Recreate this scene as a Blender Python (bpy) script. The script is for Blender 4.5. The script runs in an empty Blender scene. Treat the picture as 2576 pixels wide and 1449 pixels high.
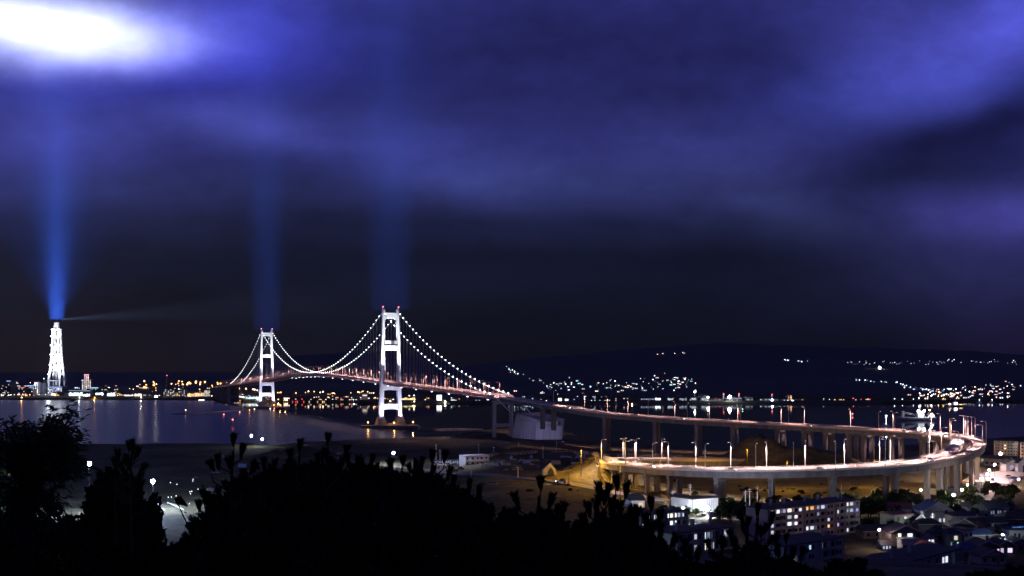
import bpy, bmesh, math, random
from mathutils import Vector, Matrix, noise
random.seed(7)
R = math.radians
SC = bpy.context.scene
COL = SC.collection

# ------------------------------------------------------------------ camera, sky, moonlight, exposure
FPX, UC, VH, CAMZ = 2672.0, 1288.0, 933.0, 68.0      # focal length in picture units, centre column, horizon row, eye height
cam_d = bpy.data.cameras.new("camera"); cam = bpy.data.objects.new("camera", cam_d); COL.objects.link(cam)
cam.location = (0, 0, CAMZ); cam.rotation_euler = (R(90), 0, 0)
cam_d.sensor_width = 36.0; cam_d.lens = 36.0 * FPX / 2576.0
cam_d.shift_y = (VH - 724.5) / 2576.0
cam_d.clip_start = 0.2; cam_d.clip_end = 60000
SC.camera = cam
SC.view_settings.view_transform = 'Standard'; SC.view_settings.look = 'None'
SC.view_settings.exposure = 0.0; SC.view_settings.gamma = 1.0
SC.cycles.use_denoising = True
try: SC.cycles.denoiser = 'OPENIMAGEDENOISE'
except Exception: pass
SC.cycles.max_bounces = 6; SC.cycles.diffuse_bounces = 2; SC.cycles.glossy_bounces = 3
SC.cycles.transparent_max_bounces = 8; SC.cycles.volume_bounces = 0
SC.cycles.sample_clamp_indirect = 2.0; SC.cycles.sample_clamp_direct = 0.0
SC.cycles.use_light_tree = True
SC.cycles.caustics_reflective = False; SC.cycles.caustics_refractive = False
SC.cycles.blur_glossy = 0.5

W = bpy.data.worlds.new("World"); SC.world = W; W.use_nodes = True
def build_world():
    nt = W.node_tree; N = nt.nodes; L = nt.links; N.clear()
    out = N.new('ShaderNodeOutputWorld'); bg = N.new('ShaderNodeBackground'); L.new(bg.outputs[0], out.inputs[0])
    def val(x):
        return x
    def m(op, a, b=None, c=None, clamp=False):
        n = N.new('ShaderNodeMath'); n.operation = op; n.use_clamp = clamp
        for i, v in enumerate((a, b, c)):
            if v is None: continue
            if isinstance(v, (int, float)): n.inputs[i].default_value = v
            else: L.new(v, n.inputs[i])
        return n.outputs[0]
    def vm(op, a, b=None, c=None):
        n = N.new('ShaderNodeVectorMath'); n.operation = op
        for i, v in enumerate((a, b, c)):
            if v is None: continue
            if isinstance(v, (tuple, list)): n.inputs[i].default_value = v
            else: L.new(v, n.inputs[i])
        return n.outputs[0]
    tc = N.new('ShaderNodeTexCoord'); sep = N.new('ShaderNodeSeparateXYZ')
    nrm = vm('NORMALIZE', tc.outputs['Generated']); L.new(nrm, sep.inputs[0])
    x, y, z = sep.outputs
    ys = m('MAXIMUM', y, 0.25)
    U0 = m('DIVIDE', x, ys); V0 = m('DIVIDE', z, ys)
    front = m('SMOOTHSTEP' if False else 'MULTIPLY', m('SUBTRACT', y, 0.0), 4.0, clamp=True)
    comb = N.new('ShaderNodeCombineXYZ'); L.new(U0, comb.inputs[0]); L.new(V0, comb.inputs[1])
    def noise_tex(scale3, sc, det, rough=0.5, off=(0, 0, 0)):
        mp = N.new('ShaderNodeMapping'); L.new(comb.outputs[0], mp.inputs[0])
        mp.inputs['Scale'].default_value = scale3; mp.inputs['Location'].default_value = off
        t = N.new('ShaderNodeTexNoise'); L.new(mp.outputs[0], t.inputs[0])
        t.inputs['Scale'].default_value = sc; t.inputs['Detail'].default_value = det; t.inputs['Roughness'].default_value = rough
        return t
    nw = noise_tex((1, 1.6, 1), 6.0, 2.0)
    sw = N.new('ShaderNodeSeparateColor'); L.new(nw.outputs['Color'], sw.inputs[0])
    U = m('MULTIPLY_ADD', m('SUBTRACT', sw.outputs[0], 0.5), 0.10, U0)
    V = m('MULTIPLY_ADD', m('SUBTRACT', sw.outputs[1], 0.5), 0.035, V0)
    # height gradient of the cloud deck
    rp = N.new('ShaderNodeValToRGB'); cr = rp.color_ramp; cr.interpolation = 'EASE'
    L.new(m('DIVIDE', V, 0.5), rp.inputs[0])
    stops = [(0.0, (.0022, .0029, .0095)), (.10, (.0024, .0032, .0100)), (.20, (.0040, .0056, .0180)), (.27, (.0085, .0110, .040)), (.34, (.0165, .0205, .090)),
             (.44, (.0235, .0265, .150)), (.58, (.0240, .0265, .160)), (.72, (.0270, .0300, .185)), (1.0, (.02, .02, .10))]
    while len(cr.elements) < len(stops): cr.elements.new(0.5)
    for e, (p, c) in zip(cr.elements, stops): e.position = p; e.color = (*c, 1)
    acc = rp.outputs[0]
    n2 = noise_tex((1, 2.6, 1), 5.0, 3.0, off=(3.1, 1.7, 0))
    mul = m('MULTIPLY_ADD', m('SUBTRACT', n2.outputs[0], 0.5), 1.4, 0.97)
    mulc = N.new('ShaderNodeCombineXYZ')
    for i in range(3): L.new(mul, mulc.inputs[i])
    acc = vm('MULTIPLY', acc, mulc.outputs[0])
    accb = None
    for (px, py, sx, sy, tilt, col, a) in SKY_BLOBS:
        u0 = (px - UC) / FPX; v0 = (VH - py) / FPX
        du = m('SUBTRACT', U, u0)
        dv = m('MULTIPLY_ADD', du, tilt, m('SUBTRACT', V, v0))
        a1 = m('MULTIPLY', du, FPX / sx); b1 = m('MULTIPLY', dv, FPX / sy)
        r2 = m('ADD', m('MULTIPLY', a1, a1), m('MULTIPLY', b1, b1))
        g = m('MULTIPLY', m('EXPONENT', m('MULTIPLY', r2, -0.5)), front)
        cg = N.new('ShaderNodeCombineXYZ')
        for i in range(3): L.new(g, cg.inputs[i])
        if a < 0:      # darker gaps between the clouds
            k = m('MULTIPLY_ADD', g, a, 1.0); ck = N.new('ShaderNodeCombineXYZ')
            for i in range(3): L.new(k, ck.inputs[i])
            acc = vm('MULTIPLY', acc, ck.outputs[0])
        else:
            acc = vm('MULTIPLY_ADD', cg.outputs[0], tuple(c * a for c in col), acc)
    n3 = noise_tex((1, 1.5, 1), 38.0, 6.0, .65, (7.7, 2.2, 0))       # fine mottling of the cloud base
    k3 = m('MULTIPLY_ADD', m('SUBTRACT', n3.outputs[0], 0.5), 0.55, 1.0); c3 = N.new('ShaderNodeCombineXYZ')
    for i in range(3): L.new(k3, c3.inputs[i])
    acc = vm('MULTIPLY', acc, c3.outputs[0])
    sky = N.new('ShaderNodeTexSky'); sky.sky_type = 'NISHITA'; sky.sun_disc = False
    sky.sun_elevation = R(20); sky.sun_rotation = R(-35); sky.altitude = 60
    acc = vm('MULTIPLY_ADD', sky.outputs[0], (0.00025, 0.00025, 0.0004), acc)     # the last trace of skylight at night
    L.new(acc, bg.inputs[0]); bg.inputs[1].default_value = 1.0
SKY_BLOBS = [
    # dark gaps first (they dim what is already there)
    (2000, 120, 130, 70, .25, None, -.40), (2440, 330, 250, 40, -.16, None, -.72), (2560, 240, 80, 60, 0, None, -.6), (1500, 140, 330, 110, 0, None, -.35),
    (2350, 420, 200, 60, -.1, None, -.5), (1100, 130, 330, 90, 0, None, -.15), (330, 215, 300, 20, 0, None, -.30), (800, 400, 160, 40, 0, None, -.25),
    # the lit cloud over the tall tower and its rim
    (70, 62, 190, 48, .05, (.80, .86, 1.0), 1.8), (260, 80, 150, 44, 0, (.30, .33, 1.0), .8), (200, 110, 330, 70, .05, (.02, .025, .50), .85), (560, 60, 170, 90, 0, (.028, .036, .40), .75),
    # faint banks
    (140, 330, 170, 95, 0, (.028, .028, .16), .8), (600, 305, 150, 42, .05, (.042, .048, .24), .85), (980, 390, 170, 55, .12, (.022, .027, .150), .8),
    (1250, 450, 190, 42, .03, (.020, .026, .10), .7), (1780, 400, 220, 80, .1, (.020, .022, .095), .75), (1950, 530, 160, 40, .15, (.012, .015, .055), .8),
    (2300, 215, 210, 55, -.06, (.034, .044, .29), .85), (2550, 40, 130, 90, -.3, (.066, .076, .52), .9), (2250, 90, 160, 80, 0, (.022, .022, .14), .8),
    (2560, 545, 150, 48, 0, (.046, .040, .25), .95), (2480, 650, 220, 70, .05, (.014, .013, .065), .9), (2560, 850, 160, 60, 0, (.010, .004, .026), .5),
    (2450, 750, 300, 60, 0, (.006, .006, .026), .8),
]
build_world()

sun_d = bpy.data.lights.new("moonlight", 'SUN'); sun_d.energy = 0.012; sun_d.angle = R(0.5); sun_d.color = (.75, .82, 1.0)
sun = bpy.data.objects.new("moonlight", sun_d); COL.objects.link(sun)
sun.rotation_euler = (R(70), 0, R(215))

# ------------------------------------------------------------------ helpers
def P(px, py, z=None, D=None):
    """the point on the ray of picture position (px, py) that lies at height z, or at distance D"""
    if D is None: D = (CAMZ - z) / (py - VH) * FPX
    return Vector(((px - UC) / FPX * D, D, CAMZ - (py - VH) / FPX * D))

def project(v):
    return (UC + v.x / v.y * FPX, VH + (CAMZ - v.z) / v.y * FPX)

class MB:
    def __init__(s): s.v = []; s.f = []; s.mi = []; s.m = 0
    def add(s, vs, fs):
        b = len(s.v); s.v += [tuple(p) for p in vs]
        for f in fs: s.f.append(tuple(i + b for i in f)); s.mi.append(s.m)
        return s
    def hexa(s, c):
        return s.add(c, [(3, 2, 1, 0), (4, 5, 6, 7), (0, 1, 5, 4), (1, 2, 6, 5), (2, 3, 7, 6), (3, 0, 4, 7)])
    def box(s, x0, x1, y0, y1, z0, z1):
        return s.hexa([(x0, y0, z0), (x1, y0, z0), (x1, y1, z0), (x0, y1, z0), (x0, y0, z1), (x1, y0, z1), (x1, y1, z1), (x0, y1, z1)])
    def frustum(s, cx, cy, z0, z1, hx0, hy0, hx1, hy1):
        return s.hexa([(cx - hx0, cy - hy0, z0), (cx + hx0, cy - hy0, z0), (cx + hx0, cy + hy0, z0), (cx - hx0, cy + hy0, z0),
                       (cx - hx1, cy - hy1, z1), (cx + hx1, cy - hy1, z1), (cx + hx1, cy + hy1, z1), (cx - hx1, cy + hy1, z1)])
    def tube(s, pts, rad, n=6, cap=True):
        pts = [Vector(p) for p in pts]; rings = []; b = len(s.v)
        if not isinstance(rad, (list, tuple)): rad = [rad] * len(pts)
        for i, p in enumerate(pts):
            t = (pts[min(i + 1, len(pts) - 1)] - pts[max(i - 1, 0)])
            t = t.normalized() if t.length > 1e-9 else Vector((0, 0, 1))
            up = Vector((0, 0, 1)) if abs(t.z) < .9 else Vector((0, 1, 0))
            a = t.cross(up).normalized(); c = a.cross(t)
            for k in range(n):
                w = 2 * math.pi * k / n
                s.v.append(tuple(p + (a * math.cos(w) + c * math.sin(w)) * rad[i]))
        for i in range(len(pts) - 1):
            for k in range(n):
                k2 = (k + 1) % n
                s.f.append((b + i * n + k, b + i * n + k2, b + (i + 1) * n + k2, b + (i + 1) * n + k)); s.mi.append(s.m)
        if cap:
            s.f.append(tuple(b + k for k in range(n))); s.mi.append(s.m)
            s.f.append(tuple(b + (len(pts) - 1) * n + k for k in reversed(range(n)))); s.mi.append(s.m)
        return s
    def lathe(s, prof, n=16, c=(0, 0)):
        b = len(s.v)
        for r, z in prof:
            for k in range(n):
                w = 2 * math.pi * k / n; s.v.append((c[0] + r * math.cos(w), c[1] + r * math.sin(w), z))
        for i in range(len(prof) - 1):
            for k in range(n):
                k2 = (k + 1) % n; s.f.append((b + i * n + k, b + i * n + k2, b + (i + 1) * n + k2, b + (i + 1) * n + k)); s.mi.append(s.m)
        s.f.append(tuple(b + k for k in reversed(range(n)))); s.mi.append(s.m)
        s.f.append(tuple(b + (len(prof) - 1) * n + k for k in range(n))); s.mi.append(s.m)
        return s
    def loft(s, secs, closed=True, cap=True):
        """sweep of equal-length cross sections"""
        b = len(s.v); n = len(secs[0])
        for sec in secs: s.v += [tuple(p) for p in sec]
        for i in range(len(secs) - 1):
            for k in range(n if closed else n - 1):
                k2 = (k + 1) % n; s.f.append((b + i * n + k, b + i * n + k2, b + (i + 1) * n + k2, b + (i + 1) * n + k)); s.mi.append(s.m)
        if cap and closed:
            s.f.append(tuple(b + k for k in reversed(range(n)))); s.mi.append(s.m)
            s.f.append(tuple(b + (len(secs) - 1) * n + k for k in range(n))); s.mi.append(s.m)
        return s
    def ball(s, c, r, n=8, sq=1.0):
        prof = [(max(r * math.sin(math.pi * i / 5), r * .02), c[2] - r * sq * math.cos(math.pi * i / 5)) for i in range(6)]
        return s.lathe(prof, n, (c[0], c[1]))
    def mesh(s, name, mats, smooth=False):
        me = bpy.data.meshes.new(name); me.from_pydata(s.v, [], s.f)
        if not isinstance(mats, (list, tuple)): mats = [mats]
        for m_ in mats: me.materials.append(m_)
        if len(mats) > 1: me.polygons.foreach_set('material_index', s.mi)
        if smooth: me.polygons.foreach_set('use_smooth', [True] * len(me.polygons))
        me.update(); return me
    def build(s, name, mats, parent=None, smooth=False, fix=True, world=False):
        if world and parent is not None:
            mw = Matrix.Identity(4); q = parent
            while q is not None: mw = q.matrix_basis @ mw; q = q.parent
            iv = mw.inverted(); s.v = [tuple(iv @ Vector(p)) for p in s.v]
        me = s.mesh(name, mats, smooth)
        if fix and len(s.f) < 20000:
            bm = bmesh.new(); bm.from_mesh(me); bmesh.ops.recalc_face_normals(bm, faces=bm.faces); bm.to_mesh(me); bm.free()
        o = bpy.data.objects.new(name, me); COL.objects.link(o)
        if parent is not None: o.parent = parent
        return o

def tag(o, label=None, cat=None, group=None, kind=None):
    if label: o['label'] = label
    if cat: o['category'] = cat
    if group: o['group'] = group
    if kind: o['kind'] = kind
    return o
def thing(name, label, cat, loc=(0, 0, 0), rz=0.0, group=None):
    o = bpy.data.objects.new(name, None); COL.objects.link(o); o.empty_display_size = 0.5
    o.location = loc; o.rotation_euler = (0, 0, rz)
    return tag(o, label, cat, group)
KIDS = {}
def copy_tree(o, parent=None):
    c = o.copy(); COL.objects.link(c)
    if parent is not None: c.parent = parent
    for ch in o.children: copy_tree(ch, c)
    return c
def copy_thing(o, loc, rz=0.0, label=None, group=None, scale=None):
    c = copy_tree(o); c.location = loc; c.rotation_euler = (0, 0, rz)
    if label: c['label'] = label
    if group: c['group'] = group
    if scale: c.scale = scale if isinstance(scale, (tuple, list)) else (scale,) * 3
    return c
ORD = "first second third fourth fifth sixth seventh eighth ninth tenth eleventh twelfth thirteenth fourteenth fifteenth sixteenth seventeenth eighteenth nineteenth twentieth".split()
def ordinal(i):
    if i < 20: return ORD[i]
    n = i + 1
    if n % 10 == 0: return ["thirtieth", "fortieth", "fiftieth", "sixtieth"][n // 10 - 3]
    return ["twenty", "thirty", "forty", "fifty", "sixty"][n // 10 - 2] + "-" + ORD[n % 10 - 1]

# ------------------------------------------------------------------ materials
def pm(name, col, rough=.75, metal=0.0, var=.18, scale=1.0, bump=0.0, spec=.4, streak=False):
    m_ = bpy.data.materials.new(name); m_.use_nodes = True; nt = m_.node_tree; b = nt.nodes['Principled BSDF']
    b.inputs['Roughness'].default_value = rough; b.inputs['Metallic'].default_value = metal
    b.inputs['Specular IOR Level'].default_value = spec
    tc = nt.nodes.new('ShaderNodeTexCoord'); t = nt.nodes.new('ShaderNodeTexNoise'); t.inputs['Scale'].default_value = scale; t.inputs['Detail'].default_value = 6
    src = tc.outputs['Object']
    if streak:
        mp = nt.nodes.new('ShaderNodeMapping'); mp.inputs['Scale'].default_value = (1, 1, .12); nt.links.new(src, mp.inputs[0]); src = mp.outputs[0]
    nt.links.new(src, t.inputs[0])
    mx = nt.nodes.new('ShaderNodeMix'); mx.data_type = 'RGBA'
    mx.inputs[6].default_value = tuple(c * (1 - var) for c in col) + (1,); mx.inputs[7].default_value = tuple(min(1, c * (1 + var)) for c in col) + (1,)
    mr = nt.nodes.new('ShaderNodeMapRange'); mr.inputs[1].default_value = .32; mr.inputs[2].default_value = .68
    nt.links.new(t.outputs[0], mr.inputs[0]); nt.links.new(mr.outputs[0], mx.inputs[0]); nt.links.new(mx.outputs[2], b.inputs['Base Color'])
    if bump:
        bp = nt.nodes.new('ShaderNodeBump'); bp.inputs['Strength'].default_value = bump; bp.inputs['Distance'].default_value = .2
        nt.links.new(t.outputs[0], bp.inputs['Height']); nt.links.new(bp.outputs[0], b.inputs['Normal'])
    return m_
EMC = {}
def em(col, s, sampled=False):
    key = (tuple(round(c, 3) for c in col), round(s, 3), sampled)
    if key in EMC: return EMC[key]
    m_ = bpy.data.materials.new("glowing_lamp"); m_.use_nodes = True; nt = m_.node_tree; nt.nodes.clear()
    o = nt.nodes.new('ShaderNodeOutputMaterial'); e = nt.nodes.new('ShaderNodeEmission')
    e.inputs[0].default_value = (*col, 1); e.inputs[1].default_value = s; nt.links.new(e.outputs[0], o.inputs[0])
    if not sampled: m_.cycles.emission_sampling = 'NONE'
    EMC[key] = m_; return m_
M = {}
M['concrete'] = pm('concrete', (.32, .31, .33), .85, var=.22, scale=.35, bump=.15, streak=True)
M['viaduct_concrete'] = pm('viaduct_concrete', (.20, .19, .215), .9, var=.3, scale=.3, bump=.2, streak=True)
M['concrete_dark'] = pm('dark_concrete', (.17, .165, .17), .9, var=.3, scale=.4, bump=.2)
M['steel_white'] = pm('white_painted_steel', (.80, .80, .80), .45, var=.05, scale=.2, streak=True)
M['steel_grey'] = pm('grey_galvanised_steel', (.45, .45, .47), .5, var=.1, scale=.5)
M['pole'] = pm('pole_paint', (.62, .58, .55), .5, var=.08, scale=.6)
M['asphalt'] = pm('asphalt', (.11, .10, .10), .8, var=.2, scale=.25, bump=.1)
M['road'] = pm('worn_road_concrete', (.40, .36, .35), .75, var=.15, scale=.12)
M['rail'] = pm('painted_parapet', (.60, .52, .50), .6, var=.15, scale=.6)
M['cable'] = pm('white_cable_sheath', (.70, .70, .72), .5, var=.05)
M['roof_dark'] = pm('dark_roof_sheet', (.05, .05, .055), .7, var=.25, scale=.8)
M['roof_red'] = pm('red_roof_sheet', (.30, .09, .08), .7, var=.2, scale=.8)
M['roof_blue'] = pm('blue_roof_sheet', (.05, .09, .18), .6, var=.2, scale=.8)
M['wall_grey'] = pm('grey_render', (.36, .36, .38), .85, var=.14, scale=.5, streak=True)
M['wall_pale'] = pm('pale_render', (.55, .55, .57), .85, var=.12, scale=.5, streak=True)
M['wall_pink'] = pm('pinkish_render', (.50, .38, .36), .85, var=.12, scale=.5, streak=True)
M['wall_green'] = pm('greenish_render', (.36, .42, .30), .85, var=.12, scale=.5)
M['wall_brown'] = pm('brown_board_wall', (.20, .17, .15), .85, var=.2, scale=.7)
M['wall_orange'] = pm('ochre_render', (.50, .36, .26), .85, var=.12, scale=.4)
M['glass_dark'] = pm('dark_window_glass', (.02, .022, .03), .15, var=.1, spec=.6)
M['frame'] = pm('window_frame_paint', (.30, .30, .32), .5, var=.05)
M['rock'] = pm('rock', (.20, .19, .18), .95, var=.35, scale=.5, bump=.5)
M['bark'] = pm('bark', (.026, .022, .018), .9, var=.3, scale=6)
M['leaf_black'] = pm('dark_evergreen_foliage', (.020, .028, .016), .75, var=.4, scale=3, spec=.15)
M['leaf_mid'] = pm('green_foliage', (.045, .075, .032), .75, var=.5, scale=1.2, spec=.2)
M['leaf_left'] = pm('broad_leaf_foliage', (.030, .045, .025), .6, var=.4, scale=6, spec=.35)
M['fence'] = pm('white_site_panel', (.72, .72, .75), .6, var=.08, scale=.4, streak=True)
M['hull'] = pm('dark_hull_paint', (.04, .045, .06), .5, var=.2)
M['tarp'] = pm('grey_tarpaulin', (.22, .21, .22), .8, var=.2, scale=.7)
M['blue_paint'] = pm('blue_paint', (.10, .20, .45), .5, var=.1)
M['car_paint'] = pm('pale_car_paint', (.6, .6, .65), .3, var=.03, spec=.6)
M['rubber'] = pm('black_rubber', (.02, .02, .02), .8, var=.1)
def translucent(m_, col, f):
    nt = m_.node_tree; b = nt.nodes['Principled BSDF']; out = nt.nodes['Material Output']; tr = nt.nodes.new('ShaderNodeBsdfTranslucent'); tr.inputs[0].default_value = (*col, 1)
    mx = nt.nodes.new('ShaderNodeMixShader'); mx.inputs[0].default_value = f; nt.links.new(b.outputs[0], mx.inputs[1]); nt.links.new(tr.outputs[0], mx.inputs[2]); nt.links.new(mx.outputs[0], out.inputs[0])
translucent(M['leaf_left'], (.10, .14, .06), .4); translucent(M['leaf_mid'], (.08, .13, .04), .3)
COOL = (.78, .87, 1.0); ICE = (.55, .72, 1.0); WARM = (1.0, .62, .28); SODIUM = (1.0, .45, .12); PINK = (1.0, .62, .60); REDL = (1.0, .10, .10); LILAC = (.78, .66, 1.0); CREAM = (1.0, .84, .62)

def lamp(name, kind, loc, power, col, parent=None, size=.3, angle=160, target=None, blend=.5, rot=None):
    d = bpy.data.lights.new(name, kind); d.energy = power; d.color = col
    if kind == 'SPOT': d.spot_size = R(angle); d.spot_blend = blend; d.shadow_soft_size = size
    elif kind == 'POINT': d.shadow_soft_size = size
    o = bpy.data.objects.new(name, d); COL.objects.link(o); o.location = loc
    if target is not None:
        o.rotation_euler = (Vector(target) - Vector(loc)).to_track_quat('-Z', 'Y').to_euler()
    if rot is not None: o.rotation_euler = rot
    if parent is not None: o.parent = parent
    return o
# ------------------------------------------------------------------ the setting: terrain and water
def interp(tab, x):
    if x <= tab[0][0]: return tab[0][1]
    for (a, va), (b, vb) in zip(tab, tab[1:]):
        if x <= b: return va + (vb - va) * (x - a) / (b - a)
    return tab[-1][1]
def sstep(a, b, x):
    t = min(1, max(0, (x - a) / (b - a))); return t * t * (3 - 2 * t)
NEAR_SHORE = [(-1500, 1121), (300, 1121), (560, 1120), (690, 1115), (760, 1109), (860, 1106), (960, 1101), (1060, 1099), (1180, 1093), (1300, 1090), (1420, 1096), (1500, 1119), (1620, 1126),
              (1800, 1142), (2000, 1145), (2150, 1138), (2300, 1128), (2450, 1113), (2600, 1106), (4200, 1106)]
FAR_SHORE = [(-3000, 1002), (460, 1004), (560, 1006), (640, 1009), (720, 1008), (900, 1009), (1000, 1014), (1240, 1012), (1300, 1016), (2000, 1016), (2300, 1012), (2400, 1009), (5600, 1006)]
# low-land height of the near shore by column
NEAR_BASE = [(300, 4.0), (1150, 4.0), (1240, 7.5), (1420, 8.0), (1540, 6.0), (1700, 6.0), (2600, 6.0)]
RIDGES = [  # (distance where it starts, distance of its top, [(px, py of the ridge line)])
    (2750, 3300, [(-2000, 960), (0, 972), (330, 975), (420, 968), (520, 966), (600, 968), (690, 985), (800, 990), (1200, 1000), (2600, 1000), (5000, 1000)]),
    (3200, 4600, [(-2000, 935), (0, 945), (560, 945), (640, 930), (740, 894), (860, 888), (960, 884), (1100, 905), (1190, 935), (1290, 926), (1400, 936), (1560, 948), (1700, 944), (1760, 955), (1850, 968),
                  (2000, 962), (2150, 952), (2300, 958), (2450, 950), (2600, 940), (5000, 930)]),
    (5200, 8200, [(-2000, 940), (1000, 940), (1200, 925), (1300, 905), (1500, 890), (1700, 884), (1900, 884), (2000, 900), (2200, 903), (2400, 905), (2600, 905), (5000, 890)]),
    (9000, 14000, [(-2000, 940), (1000, 940), (1350, 900), (1600, 878), (1820, 862), (1950, 868), (2200, 876), (2380, 880), (2576, 892), (5000, 880)]),
]
HILL = [(-60, 68.5), (0, 66.2), (3, 65.9), (9, 65.0), (25, 62.6), (60, 56.5), (100, 48.5), (150, 38.0), (200, 27.5), (250, 17.5), (290, 10.5), (320, 6.5), (345, 5.0), (1e5, 5.0)]
LOOPC = Vector((165, 600, 0))
def shore_near(u): return 66.0 / (interp(NEAR_SHORE, UC + u * FPX) - VH) * FPX
def shore_far(u): return 66.0 / (interp(FAR_SHORE, UC + u * FPX) - VH) * FPX
def ground_z(x, y):
    d = max(y, 1.0) if y > 1 else 1.0
    u = max(-1.6, min(1.6, x / max(y, 30.0)))
    px = UC + u * FPX
    nz = noise.noise(Vector((x * .02, y * .02, 0)))
    sn = shore_near(u) if y > 200 else 900
    if y < sn + 30:
        base = interp(NEAR_BASE, px)
        z = base + .5 * nz + .25 * noise.noise(Vector((x * .11, y * .11, 5)))
        if y < 360:
            # the viewpoint hill, steeper towards its foot
            hz = interp(HILL, math.hypot(max(y, 0), max(0, abs(x) - 60 - y * .3) * .6) if y > 0 else y)
            w = noise.noise(Vector((x * .05, y * .05, 9))) * min(2.0, max(0, d - 4) * .03)
            z = max(z, hz + w)
        # earth mounds under the ramp
        for (mx, my, rx, ry, h) in MOUNDS:
            q = ((x - mx) / rx) ** 2 + ((y - my) / ry) ** 2
            if q < 4: z += h * math.exp(-q * 1.6) * (1 + .30 * noise.noise(Vector((x * .08, y * .08, 2))) + .22 * noise.noise(Vector((x * .27, y * .27, 4))))
        edge = sn + 5 * noise.noise(Vector((x * .03, 7.7, 0)))
        if px > 1150 or px < 640: t = sstep(edge - 5, edge + 3, y)         # quay walls
        else: t = sstep(edge - 45, edge + 6, y)                            # beach
        return z * (1 - t) + (-3.0) * t
    sf = shore_far(u) + 14 * noise.noise(Vector((x * .01, 3.3, 0)))
    if y < sf - 6: return -3.0
    z = -3.0 + (4.5 + 3.0) * sstep(sf - 4, sf + 8, y) + 20.0 * sstep(sf + 60, sf + 420, y) * (1 - sstep(1150, 1350, px) * .7)
    for (d0, d1, tab) in RIDGES:
        ry = interp(tab, px) + 3.0 * noise.noise(Vector((px * .012, d1 * .01, 1))) + 1.5 * noise.noise(Vector((px * .05, d1 * .01, 1)))
        top = CAMZ - (ry - VH) / FPX * d1
        s = sstep(d0, d1, y) if y <= d1 else 1 - .45 * sstep(d1, d1 * 1.35, y)
        z = max(z, 4 + (top - 4) * s)
    return z
MOUNDS = []
m1 = P(1985, 1130, D=690); MOUNDS.append((m1.x, m1.y + 6, 30, 24, 9.0))
m2 = P(1520, 1200, D=600); MOUNDS.append((m2.x - 2, m2.y + 8, 24, 26, 13.0))
m3 = P(1900, 1130, D=700); MOUNDS.append((m3.x, m3.y + 8, 24, 22, 14.0))
m4 = P(2090, 1150, D=690); MOUNDS.append((m4.x, m4.y, 26, 24, 7.0))
for (qx, qy, r, h) in [(1380, 1215, 7, 4.5), (690, 1150, 16, 6), (760, 1140, 20, 7), (840, 1125, 22, 6), (620, 1160, 14, 4), (1310, 1150, 16, 5), (1250, 1160, 14, 4), (1420, 1175, 12, 4), (560, 1205, 14, 3), (640, 1225, 12, 3)]:
    q_ = P(qx, qy, z=5); MOUNDS.append((q_.x, q_.y, r, r * .8, h))

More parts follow.
